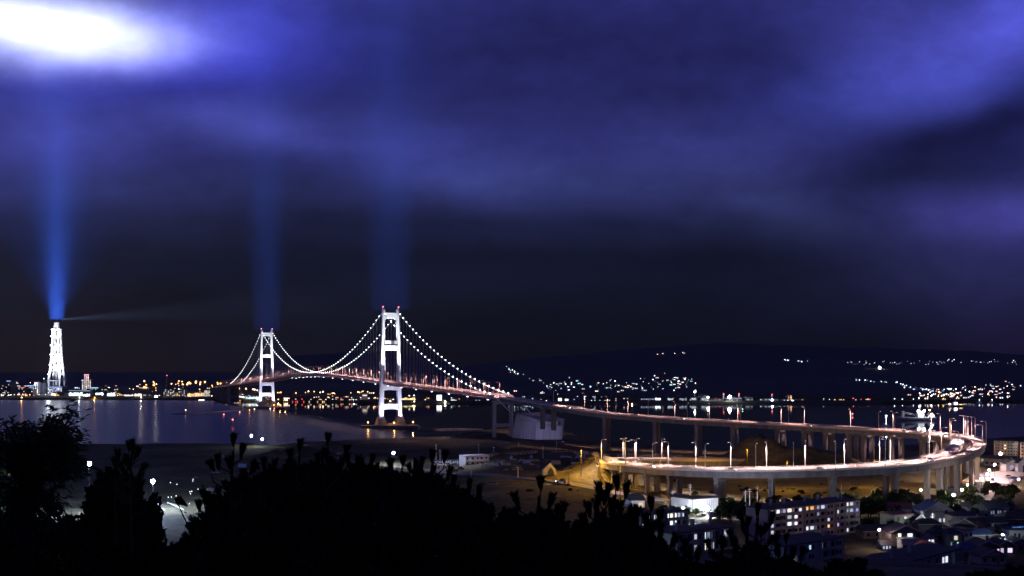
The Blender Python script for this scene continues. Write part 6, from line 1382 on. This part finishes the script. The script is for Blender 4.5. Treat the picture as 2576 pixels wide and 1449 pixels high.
# blue lit shop awning with lettering
p = P(2561, 1330, D=392); t = thing('shop_sign', 'blue lit slanting shop sign with pale letters at the right edge', 'sign', (p.x, p.y, p.z), .28)
mb = MB(); mb.box(-2.6, 2.6, -.1, .1, -.9, .9); mb.build('board', em((.04, .10, .42), .55), t)
mb = MB(); mb.box(-2.7, 2.7, .12, .3, -6, -.95); mb.build('wall_bracket', M['wall_brown'], t)
text_mesh('HATA', 1.7, 'lettering', em((.25, .5, 1.0), .9), t, (0, -.16, 0), (R(90), 0, 0))
# lamps of the right town
for (px, yb, yt, D, col, s, pw, r, lab) in (
    (2212, 1375, 1333, 366, (1, .72, .66), 44, 2600, .55, 'red tinged star lamp between apartment block and houses'),
    (2348, 1345, 1313, 405, (.93, .95, 1), 40, 2200, .5, 'cool street lamp in front of the steep gabled house'),
    (2399, 1300, 1246, 446, (.80, .97, 1), 60, 5500, .85, 'icy white lamp brightest of the lower right town'),
    (2522, 1378, 1347, 372, (.82, .93, 1), 50, 3200, .6, 'cool white lamp above the low bungalow'),
    (2316.5, 1256, 1233, 500, (1, .85, .72), 24, 2500, .55, 'warm lamp in the trees under the right bend'),
    (2420, 1262, 1233, 490, (1, .75, .6), 34, 5000, .65, 'warm star lamp right of the low white shed'),
    (2435, 1256, 1221, 505, (1, .82, .68), 30, 5000, .65, 'warm lamp on a tall pole where the street bends'),
    (2469, 1236, 1205, 545, (1, .84, .70), 40, 10000, .75, 'warm lamp at the left kerb of the bright street'),
    (2483, 1216, 1194, 585, (1, .8, .78), 26, 9000, .65, 'pinkish lamp by the bright forecourt'),
    (2489, 1206, 1183, 605, (1, .88, .84), 40, 12000, .8, 'bright lamp above the pink forecourt'),
    (2502, 1200, 1169.5, 620, (1, .82, .88), 46, 14000, .9, 'largest pink white lamp cluster behind the forecourt'),
    (2562.5, 1226, 1206, 565, (1, .72, .62), 30, 7000, .65, 'orange lamp at the right edge of the bright street'),
    (2526.6, 1185, 1161, 690, (.85, .9, 1), 16, 2500, .8, 'small cool lamp beside the pink gabled store house'),
    (1587.5, 1420, 1393, 345, (.75, .95, 1), 22, 900, .4, 'small icy lamp among the dark bushes left of the low blocks')):
    yard_lamp(px, yb, yt, lab, col, s, pw * (.45 if 2460 < px < 2530 and D > 500 else 1.0), r * .68, D=D, name='street_lamp')
for k, (px, pyy, D) in enumerate(((2530, 1200, 590), (2500, 1203, 590))): lamp('forecourt_light', 'SPOT', P(px, 1170, D=D), 6000, (1, .72, .86), None, size=.5, angle=140, rot=(0, 0, 0), blend=.6)
for k, (px, py, c) in enumerate(((2538, 1203, M['car_paint']), (2497, 1212, M['hull']), (2552, 1207, M['blue_paint']))):
    car(px, py, 6, [.2, 1.2, .1][k], ['pale car parked on the bright forecourt', 'dark car on the bright street below the lamps', 'blue car at the right end of the forecourt'][k], c)
# utility poles
def util(px, yb, yt, D, label, arms=2):
    p = P(px, yb, D=D); g = gz(p); h = P(px, yt, D=D).z - g; t = thing('utility_pole', label, 'utility pole', (p.x, p.y, g), .3)
    mb = MB(); mb.tube([(0, 0, -1), (0, 0, h)], [.2, .13], 6); mb.build('pole', M['pole'], t)
    for k in range(arms):
        mb = MB(); mb.box(-1.1, 1.1, -.06, .06, h - .7 - .9 * k, h - .55 - .9 * k); mb.build('crossarm', M['steel_grey'], t)
for a in ((1875, 1275, 1234, 470, 'plain pole in the hedge below the lower viaduct arm'), (1886, 1270, 1228, 474, 'utility pole with knobbed top below the lower arm'), (1905, 1270, 1222, 474, 'tallest utility pole left of the long apartment block'), (1692, 1275, 1232, 480, 'utility pole at the left end of the floodlit shed'), (1736, 1275, 1217, 482, 'thin utility pole behind the floodlit shed'),
          (2320, 1335, 1286, 412, 'pole with lamp arm beside the pale house'), (2438, 1440, 1400, 300, 'T-shaped pole above the dark bushes at lower right'), (2346, 1340, 1290, 408, 'thin pole behind the cool street lamp'), (2476, 1345, 1303, 420, 'dark pole in front of the house with narrow windows')): util(*a)
# boulders of the quay mound and scrap along the gravel yard
def boulder_mesh(seed):
    r = random.Random(seed); bm = bmesh.new(); bmesh.ops.create_icosphere(bm, subdivisions=2, radius=1)
    for v in bm.verts: v.co *= 1 + .28 * noise.noise(v.co * 1.7 + Vector((seed, 0, 0))); v.co.z *= .7
    me = bpy.data.meshes.new('boulder'); bm.to_mesh(me); bm.free(); me.materials.append(M['rock']); return me
BM = [boulder_mesh(k) for k in range(3)]
for k in range(46):
    px, py = [(rh.uniform(690, 1010), rh.uniform(1118, 1150)), (rh.uniform(470, 700), rh.uniform(1175, 1290)), (rh.uniform(1240, 1440), rh.uniform(1163, 1195))][k % 3]
    p = P(px, py, z=5); o = bpy.data.objects.new('boulder', BM[k % 3]); COL.objects.link(o); s = rh.uniform(.8, 2.6); o.location = (p.x, p.y, gz(p)); o.scale = (s * 1.3, s, s * .8); o.rotation_euler = (0, 0, rh.uniform(0, 6))
    tag(o, ['grey boulder on the beach mounds behind the dark bushes', 'grey boulder on the rough ground of the gravel yard', 'low heap of spoil below the long site fence'][k % 3], 'boulder', ['boulders on the beach mounds', 'boulders in the gravel yard', 'spoil heaps in the works yard'][k % 3])
# pale pipe rails and marker lamps in the gravel yard
def rail(label, a, b):
    pa, pb = P(*a, z=4.6), P(*b, z=4.6); t = thing('guard_rail', label, 'guard rail', (pa.x, pa.y, gz(pa)))
    d = pb - pa; d.z = gz(pb) - gz(pa); mb = MB(); mb.tube([(0, 0, .9), (d.x, d.y, d.z + .9)], .16, 6); mb.build('rail', M['fence'], t)
    for k in range(5): mb = MB(); q = d * (k / 4); mb.tube([(q.x, q.y, q.z - .6), (q.x, q.y, q.z + .85)], .09, 5); mb.build('post', M['steel_grey'], t)
rail('white pipe rail sloping across the gravel yard', (421, 1265), (462, 1283)); rail('short white pipe rail under the yard lamp', (388, 1284), (416, 1284)); rail('short pale rail beside the yard lamp base', (388, 1266), (408, 1266))
for k in range(14):
    px, py = rh.uniform(410, 500), rh.uniform(1208, 1275); p = P(px, py, z=4.6); t = thing('marker_lamp', 'knee-high white marker lamp on the gravel yard', 'marker lamp', (p.x, p.y, gz(p)), group='marker lamps on the gravel yard')
    mb = MB(); mb.tube([(0, 0, -.3), (0, 0, .7)], .08, 5); mb.build('post', M['steel_grey'], t); mb = MB(); mb.ball((0, 0, .85), .17, 6); mb.build('lamp_head', em((.9, .96, 1), 6), t)

YARD = [(1120, 1196, 'stack'), (1146, 1182, 'stack'), (1250, 1182, 'stack'), (1272, 1180, 'stack'), (1300, 1192, 'stack'), (1325, 1176, 'stack'), (1344, 1172, 'stack'), (1452, 1172, 'stack'), (1420, 1162, 'stack'), (1398, 1180, 'stack'), (1240, 1230, 'stack'), (1462, 1160, 'stack'), (560, 1150, 'stack'), (540, 1185, 'stack'), (610, 1172, 'stack')]
YPOS = ['below the lettered fence', 'in front of the white site office', 'right of the white site office', 'farther right of the white site office', 'beside the yard road verge', 'under the middle of the site fence', 'under the right end of the site fence', 'near the grey storage container', 'left of the grey storage container', 'above the tarpaulin tent', 'on the rough grass below the yard road', 'behind the blue tanks', 'on the beach edge at left', 'beside the gravel yard heaps', 'between gravel yard and beach']
for k, (px, py, _) in enumerate(YARD):
    p = P(px, py, z=5); t = thing('goods_stack', 'tarped stack of goods ' + YPOS[k], 'goods stack', (p.x, p.y, gz(p)), rh.uniform(-.4, .4), 'goods stacked in the works yards'); w = rh.uniform(1.6, 3.6); h = rh.uniform(1.2, 2.6)
    mb = MB(); mb.frustum(0, 0, -.3, .35, w, 1.3, w, 1.3); mb.build('pallet', M['wall_brown'], t); mb = MB(); mb.frustum(0, 0, .35, h, w * .97, 1.25, w * .85, 1.0); mb.build('cover', [M['tarp'], M['roof_dark'], M['blue_paint']][k % 3], t)
for k, (px, py, rz, lab) in enumerate(((1160, 1177, .1, 'dark car parked before the white site office'), (1216, 1176, .2, 'pale car parked before the white site office'), (1336, 1168, 1.2, 'dark car under the site fence'), (1445, 1178, .3, 'pale car near the two blue tanks'), (2230, 1346, .2, 'dark car parked by the pale red roofed house'), (2300, 1348, .1, 'pale car on the lane before the pink gable'), (1770, 1302, 1.4, 'dark car under the white floodlight'))):
    car(px, py, 5.5, rz, lab, M['car_paint'] if 'pale' in lab else M['hull'])

# traffic on the bridge and viaduct, headlights and tail lights on
proto_car = None; tn = {}
def traffic(pos, tang, label):
    global proto_car
    rz = math.atan2(tang.y, tang.x)
    if proto_car is None:
        proto_car = car(1412, 1230, 5.5, 0, label, M['car_paint'], True); t = proto_car; t.location = pos; t.rotation_euler = (0, 0, rz); t['group'] = 'cars on the bridge and viaduct'
        for ch in list(t.children):
            if ch.type == 'LIGHT': ch.data.energy = 2200
    else: copy_thing(proto_car, pos, rz, label, 'cars on the bridge and viaduct')
rc = random.Random(8)
for arm, pxs in (('low', (2440, 2330, 2215, 2060, 1965, 1850, 1760, 1660, 1570)), ('up', (1440, 1600, 1720, 1880, 2040, 2190, 2290, 2370, 2430)), ('ret', (1600, 1700))):
    for k, px in enumerate(pxs):
        i = near_idx(px, arm); side = -1 if k % 2 else 1; dirn = side
        traffic(VC[i] + vnor(i) * (cw_off(i, side) + rc.uniform(-1.2, 1.2)) + Vector((0, 0, .06)), vtan(i) * dirn, f"{ordinal(k)} lit car from the {'right' if arm == 'low' else 'left'} on the {dict(low='lower arm of the viaduct', up='upper arm of the viaduct', ret='end ramp of the viaduct')[arm]}")
for k, s in enumerate((-290, -215, -120, -40, 70, 160, 260, 420, 560, 650)):
    sd = 1 if k % 2 else -1; traffic(BP(s, sd * 4.4, dz(s) + .08), AX * sd, f'{ordinal(k)} lit car from the right on the suspension bridge deck')
# ------------------------------------------------------------------ trees and bushes
def leaf_quad(mb, p, d, up, l, w):
    side = d.cross(up); side = side.normalized() * w if side.length > 1e-6 else Vector((w, 0, 0))
    mid = p + d * (l * .5) + up * (l * .06); b = len(mb.v)
    mb.v += [tuple(p), tuple(mid + side), tuple(p + d * l), tuple(mid - side)]; mb.f.append((b, b + 1, b + 2, b + 3)); mb.mi.append(0)
def rvec(r):
    while True:
        v = Vector((r.uniform(-1, 1), r.uniform(-1, 1), r.uniform(-1, 1)))
        if .01 < v.length < 1: return v.normalized()
def crown_mesh(seed, n_cl, per, lobes, leaf, lw, mat, name='crown', inner=.25):
    """leaf clumps through the volume of a few overlapping lobes (x, y, z, r): ragged outline with gaps"""
    r = random.Random(seed); mb = MB()
    for k in range(n_cl):
        L_ = lobes[r.randrange(len(lobes))]; u = rvec(r); q = (inner + (1 - inner) * r.random()) ** .5 * r.uniform(.75, 1.12)
        c = Vector((L_[0], L_[1], L_[2])) + u * L_[3] * q
        cr = L_[3] * r.uniform(.10, .22)
        for i in range(per):
            p = c + rvec(r) * cr * r.random() ** .5
            d = (u * .6 + rvec(r) * .9 + Vector((0, 0, -.12))).normalized()
            leaf_quad(mb, p, d, rvec(r), leaf * r.uniform(.6, 1.3), lw * r.uniform(.7, 1.2))
    return mb.mesh(name, mat)
def trunk_mesh(seed, h, lobes, rad, name='trunk'):
    r = random.Random(seed); mb = MB(); mb.tube([(0, 0, -.12), (.01, .01, h * .25), (-.015, .01, h * .5), (.01, 0, h * .78)], [rad, rad * .8, rad * .6, rad * .25], 7)
    for (x, y, z, q) in lobes:
        s = Vector((0, 0, h * r.uniform(.22, .5))); e = Vector((x, y, z)); m_ = s.lerp(e, .5) + Vector((0, 0, .03)); mb.tube([s, m_, e], [rad * .45, rad * .3, rad * .1], 5)
        for k in range(2): e2 = e + rvec(r) * q * .8; mb.tube([m_, m_.lerp(e2, .6), e2], [rad * .25, rad * .16, rad * .05], 4)
    return mb.mesh(name, M['bark'])
def tree_proto(seed, n_cl, per, leaf, lw, mat, spread=.36, name='tree', lowest=.35):
    r = random.Random(seed); lobes = []
    for k in range(7):
        a = k * 2.4 + r.uniform(-.4, .4); rr = spread * r.uniform(.35, .85); z = r.uniform(lowest, .82); lobes.append((rr * math.cos(a), rr * math.sin(a), z, r.uniform(.15, .24)))
    lobes.append((0, 0, .84, .16)); lobes.append((0.03, .02, .6, .22))
    return (crown_mesh(seed, n_cl, per, lobes, leaf, lw, mat), trunk_mesh(seed, .8, lobes, .035))
def plant(proto, loc, sx, sz, label, cat, group=None, name='tree', rz=0.0):
    t = thing(name, label, cat, loc, rz, group); t.scale = (sx, sx, sz)
    for nm, me in zip(('crown', 'trunk') if cat == 'tree' else ('foliage', 'stem'), proto):
        o = bpy.data.objects.new(nm, me); COL.objects.link(o); o.parent = t
    return t
rt = random.Random(31)
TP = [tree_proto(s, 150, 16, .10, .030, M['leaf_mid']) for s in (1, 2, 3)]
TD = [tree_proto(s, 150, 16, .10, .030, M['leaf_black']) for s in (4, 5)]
# the big green trees lit by the floodlight, then the dark belt before the loop
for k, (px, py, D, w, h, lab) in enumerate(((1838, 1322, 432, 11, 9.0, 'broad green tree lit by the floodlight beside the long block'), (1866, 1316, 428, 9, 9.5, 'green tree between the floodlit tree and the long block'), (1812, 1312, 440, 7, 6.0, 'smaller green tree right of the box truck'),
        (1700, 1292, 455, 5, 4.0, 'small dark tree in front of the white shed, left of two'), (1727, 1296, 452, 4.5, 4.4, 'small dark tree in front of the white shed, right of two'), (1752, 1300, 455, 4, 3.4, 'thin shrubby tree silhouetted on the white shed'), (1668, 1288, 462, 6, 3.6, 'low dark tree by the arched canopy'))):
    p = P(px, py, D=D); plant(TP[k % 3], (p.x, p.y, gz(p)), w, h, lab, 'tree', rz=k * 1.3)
k = 0
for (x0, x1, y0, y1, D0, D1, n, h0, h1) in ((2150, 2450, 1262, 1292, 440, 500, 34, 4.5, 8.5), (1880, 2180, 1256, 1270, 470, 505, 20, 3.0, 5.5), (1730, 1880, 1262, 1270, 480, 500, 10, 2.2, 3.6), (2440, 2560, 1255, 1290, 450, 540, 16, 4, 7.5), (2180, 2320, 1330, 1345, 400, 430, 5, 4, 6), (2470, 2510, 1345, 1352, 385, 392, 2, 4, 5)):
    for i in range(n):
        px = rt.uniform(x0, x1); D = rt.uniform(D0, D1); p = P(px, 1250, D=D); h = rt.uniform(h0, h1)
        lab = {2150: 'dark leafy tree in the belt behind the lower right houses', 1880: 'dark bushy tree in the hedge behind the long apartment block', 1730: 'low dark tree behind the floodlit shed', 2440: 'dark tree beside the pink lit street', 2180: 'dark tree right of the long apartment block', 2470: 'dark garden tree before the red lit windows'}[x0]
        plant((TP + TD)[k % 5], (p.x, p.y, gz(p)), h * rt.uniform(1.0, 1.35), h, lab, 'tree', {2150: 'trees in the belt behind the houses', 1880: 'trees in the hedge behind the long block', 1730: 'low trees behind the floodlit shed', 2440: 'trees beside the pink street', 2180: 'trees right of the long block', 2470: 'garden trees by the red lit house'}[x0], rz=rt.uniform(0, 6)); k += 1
p = P(2392, 1268, D=482); plant(TP[0], (p.x, p.y, gz(p)), 5, 6.4, 'small bright green tree beside the icy white lamp', 'tree')
# bushes on the grass inside the loop
for i in range(26):
    px = rt.uniform(1640, 2300); D = rt.uniform(505, 560); p = P(px, 1240, D=D); h = rt.uniform(1.0, 2.6)
    plant(TD[i % 2], (p.x, p.y, gz(p) - .6), h * 1.8, h, 'low dark bush on the lit grass under the lower viaduct arm', 'bush', 'bushes under the lower viaduct arm', 'bush', rt.uniform(0, 6))
for i in range(90):
    px, py, g_ = [(rt.uniform(1110, 1500), rt.uniform(1163, 1285), 'scrub on the ground by the yard road'), (rt.uniform(420, 720), rt.uniform(1150, 1285), 'scrub on the gravel yard'), (rt.uniform(1480, 2300), rt.uniform(1160, 1245), 'scrub on the grass inside the loop')][i % 3]
    p = P(px, py, z=5.5); h = rt.uniform(.5, 1.8)
    plant((TD + TP)[i % 5], (p.x, p.y, gz(p) - .35 * h), h * rt.uniform(1.8, 3.2), h, ['low scrubby bush on the dark ground by the yard road', 'low scrubby bush on the rough gravel yard at left', 'low scrubby bush on the amber grass inside the loop'][i % 3], 'bush', g_, 'bush', rt.uniform(0, 6))
# ------------------------------------------------------------------ the dark growth on the viewpoint hill
SB = []
for s in (11, 12, 13):
    r = random.Random(s); lobes = [(.30 * math.cos(a), .30 * math.sin(a), .28 + .10 * (k % 3), .24) for k, a in enumerate([i * 1.05 for i in range(6)])] + [(0, 0, .62, .22), (.12, .05, .78, .14), (-.14, -.04, .74, .14), (0, 0, .3, .3)]
    SB.append((crown_mesh(s, 330, 18, lobes, .085, .024, M['leaf_black'], 'foliage', .1), trunk_mesh(s, .7, lobes, .02, 'stem')))
def pine_sapling(p, h, w, seed, label, group):
    """a young pine: bare lower stem, upright shoots in its top metre, each a shaving brush of needles on a stalk"""
    r = random.Random(seed); mb = MB(); st = MB(); t = thing('pine_sapling', label, 'pine', p, 0.0, group)
    st.tube([(0, 0, -.2), (.03, 0, h * .4), (-.02, .02, h * .75), (0, 0, h - .2)], [.035, .028, .02, .010], 6)
    shoots = [(Vector((0, 0, h - .42)), Vector((.02, 0, h)))]
    n = 9 + int(w * 6)
    for k in range(n):
        a = k * 2.399 + r.uniform(-.4, .4); f = (k + 1) / n; zb = h - .26 - 1.05 * f * (.5 + .5 * w) * r.uniform(.7, 1.2); rad = w * (.16 + .42 * f) * r.uniform(.6, 1.25)
        b0 = Vector((0, 0, zb - rad * .35)); tip = Vector((math.cos(a) * rad, math.sin(a) * rad, zb + r.uniform(.12, .34))); shoots.append((b0, tip))
    for b0, tip in shoots:
        out = Vector((tip.x, tip.y, 0)); mid = Vector((tip.x * .85, tip.y * .85, b0.z * .4 + tip.z * .6 - .08)); st.tube([b0, mid, tip - Vector((0, 0, .05))], [.010, .008, .005], 5)
        d0 = (Vector((tip.x, tip.y, 0)) * r.uniform(.8, 1.9) / max(w, .5) + Vector((r.uniform(-.12, .12), 0, .75))).normalized(); L_ = r.uniform(.14, .27); root = tip - d0 * L_
        for i in range(240):
            tt = r.random() ** .8; o = rvec(r); o = o - d0 * o.dot(d0)
            if o.length < .05: continue
            o.normalize(); d = (d0 + o * r.uniform(.25, .95) * (.45 + .75 * tt)).normalized(); leaf_quad(mb, root + d0 * (L_ * tt * .8), d, rvec(r), r.uniform(.07, .115), .0048)
    mb.build('foliage', M['leaf_black'], t, fix=False); st.build('stem', M['bark'], t)
TOP = [(-200, 1150), (0, 1250), (120, 1290), (230, 1290), (262, 1180), (300, 1160), (325, 1150), (338, 1240), (350, 1330), (420, 1335), (490, 1325), (530, 1280), (565, 1215), (600, 1190), (650, 1165), (700, 1150), (740, 1135), (820, 1125), (900, 1150), (960, 1150), (1000, 1155), (1050, 1150), (1090, 1155), (1120, 1185), (1150, 1205), (1190, 1215), (1225, 1245),
       (1260, 1268), (1300, 1280), (1340, 1262), (1400, 1272), (1460, 1285), (1500, 1275), (1560, 1270), (1600, 1290), (1650, 1330), (1700, 1385), (1740, 1400), (1800, 1410), (1850, 1372), (1900, 1345), (1940, 1360), (1975, 1392), (2050, 1418), (2150, 1395), (2190, 1405), (2230, 1432), (2330, 1446), (2420, 1425), (2480, 1415), (2576, 1405), (2800, 1400)]
def top_at(px): return interp(TOP, px)
n_b = 0
def bush_at(px, ytop, D, proto, label, group, w=None, name='bush', cat='bush'):
    p = P(px, ytop, D=D); g = gz(p); h = p.z - g
    if h < .5: return
    w = w or max(1.6, h * rt.uniform(.75, 1.1)); plant(proto, (p.x, p.y, g - .05 * h), w, h * 1.06, label, cat, group, name, rt.uniform(0, 6))
for (D, off, step) in ((30, 0, 46), (24, 24, 52), (19, 48, 60), (14.5, 78, 74), (11, 130, 96)):
    px = -160
    while px < 2760:
        x = px + rt.uniform(-.3, .3) * step; y = top_at(x) + off + rt.uniform(-4, 26)
        if D < 20 and x < 560: y = max(y, 1300 + (30 - D) * 4)
        y = min(y, 1460)
        # a gap in the growth at lower left lets the lit yard show
        if y < 1470: bush_at(x, y, D + rt.uniform(-1.5, 1.5), SB[n_b % 3], {30: 'dark bush in the rear row of the viewpoint hillside', 24: 'dark bush in the second row of the viewpoint hillside', 19: 'black bush in the middle row of the viewpoint hillside', 14.5: 'black bush in the nearer row of the viewpoint hillside', 11: 'black bush in the nearest row of the viewpoint hillside'}[D],
                         {30: 'rear bushes of the viewpoint hillside', 24: 'second row bushes of the viewpoint hillside', 19: 'middle bushes of the viewpoint hillside', 14.5: 'nearer bushes of the viewpoint hillside', 11: 'nearest bushes of the viewpoint hillside'}[D], w=None if False else max(step / FPX * D * 3.0, (CAMZ - (y - VH) / FPX * D - ground_z((x - UC) / FPX * D, D)) * rt.uniform(.55, .8)) * (.5 if 330 < x < 540 else 1.0)); n_b += 1
        px += step
# upright pine shoots that break the skyline
for k, (px, y, D, w, lab) in enumerate(((585, 1093, 13.0, .95, 'tall pine shoot standing alone left of the central bushes'), (330, 1103, 15.0, .55, 'blurred pine tip right of the blue white lamp'), (292, 1130, 15.5, .6, 'lower pine tip beside the blue white lamp'), (660, 1150, 15, 1.3, 'pine shoot on the left shoulder of the central bushes'), (752, 1107, 14.5, 1.5, 'forked pine crown left of the tallest shoot'),
        (822, 1092, 14.0, 1.25, 'tallest pine shoot in the middle of the bushes'), (870, 1140, 15, 1.1, 'short pine shoot right of the tallest one'), (935, 1140, 15.5, 1.2, 'short pine shoot over the beach'), (1010, 1150, 15.5, 1.2, 'pine shoot below the yard lamp'), (1085, 1135, 14.5, 1.3, 'pine crown at the right end of the central bushes'), (1060, 1150, 16, 1.1, 'small pine shoot left of the lettered fence'),
        (1178, 1205, 16, 1.2, 'pine tip in front of the yard road'), (1355, 1203, 12.0, 1.1, 'dark pine shoot over the tarpaulin tent'), (1500, 1212, 11.5, .7, 'slender pine shoot under the left end of the loop'), (1545, 1198, 11.5, 1.0, 'tall pine shoot in front of the loop piers'), (1520, 1240, 12, .9, 'short pine shoot between two taller ones'), (1632, 1250, 12, .9, 'pine shoot before the small white shed'), (1590, 1275, 13, 1.0, 'low pine shoot left of the low block'),
        (1905, 1268, 15, 1.25, 'ragged pine in front of the long apartment block'), (1880, 1300, 15.5, 1.1, 'lower pine beside the ragged pine'), (1815, 1348, 15, 1.0, 'pine tip before the nearer low block'), (1722, 1358, 14, .8, 'pine tip at the left of the nearer low block'), (1975, 1345, 16, .7, 'small pine tip below the long apartment block'), (545, 1225, 14, .8, 'drooping pine tip at the edge of the gravel yard'), (496, 1262, 14, .55, 'low pine tip in the gravel yard gap'))):
    q = P(px, y, D=D); g = gz(q); pine_sapling(Vector((q.x, q.y, g)), q.z - g, w * 1.25, 300 + k, lab, 'pine shoots on the viewpoint hillside')
# the leafy tree at the left edge
def left_tree():
    r = random.Random(404); D = 12.5; base = P(60, 1320, D=D); g = gz(base); t = thing('leafy_tree', 'big leafy tree with windblown narrow leaves at the left edge', 'tree', (base.x, base.y, g))
    def loc(px, py, dd=0.0): q = P(px, py, D=D + dd); return q - Vector((base.x, base.y, g))
    mb = MB(); st = MB()
    tips = []
    st.tube([(0, 0, -.3), loc(62, 1280), loc(75, 1220)], [.12, .09, .07], 7)
    OUT = [(-60, 1060), (0, 1040), (30, 1062), (60, 1050), (95, 1048), (118, 1046), (140, 1035), (168, 1034), (190, 1045), (205, 1056), (214, 1080), (222, 1110), (232, 1140), (226, 1165), (205, 1180)]
    for k in range(70):
        u = r.random(); ang_i = r.randrange(len(OUT)); ox, oy = OUT[ang_i]; cx, cy = (70, 1190)
        f = r.uniform(.45, 1.0) ** .8; px = cx + (ox - cx) * f + r.gauss(0, 8); py = cy + (oy - cy) * f + r.gauss(0, 8); tips.append((px, py, r.uniform(-1.1, 1.1)))
    for k in range(62): tips.append((r.uniform(-70, 175), r.uniform(1095, 1330), r.uniform(-1.0, 1.2)))
    for (px, py, dd) in tips:
        e = loc(px, py, dd); s = loc(75 + r.uniform(-20, 20), 1225 + r.uniform(-10, 30)); m_ = s.lerp(e, .55) + Vector((0, 0, .12)); st.tube([s, m_, e], [.030, .018, .006], 5)
        for i in range(40):
            tt = r.uniform(.45, 1.05); p = s.lerp(m_, tt / .55) if tt < .55 else m_.lerp(e, (tt - .55) / .45)
            p = p + rvec(r) * .10; d = ((e - m_).normalized() * .5 + Vector((.75, 0, -.45)) + rvec(r) * .55).normalized(); leaf_quad(mb, p, d, rvec(r), r.uniform(.07, .13), r.uniform(.010, .017))
    o = mb.build('crown', M['leaf_left'], t, fix=False); st.build('trunk', M['bark'], t)
left_tree()
p = P(46, 1200, D=13.1); g = gz(p); t = thing('path_lamp', 'white path lamp half hidden behind the leafy tree', 'path lamp', (p.x, p.y, g)); h = p.z - g
mb = MB(); mb.tube([(0, 0, -.3), (0, 0, h - .1)], [.03, .025], 6); mb.build('pole', M['pole_dark'], t); mb = MB(); mb.ball((0, 0, h), .055, 8); mb.build('lamp_head', em((.80, .93, 1.0), 110, True), t)
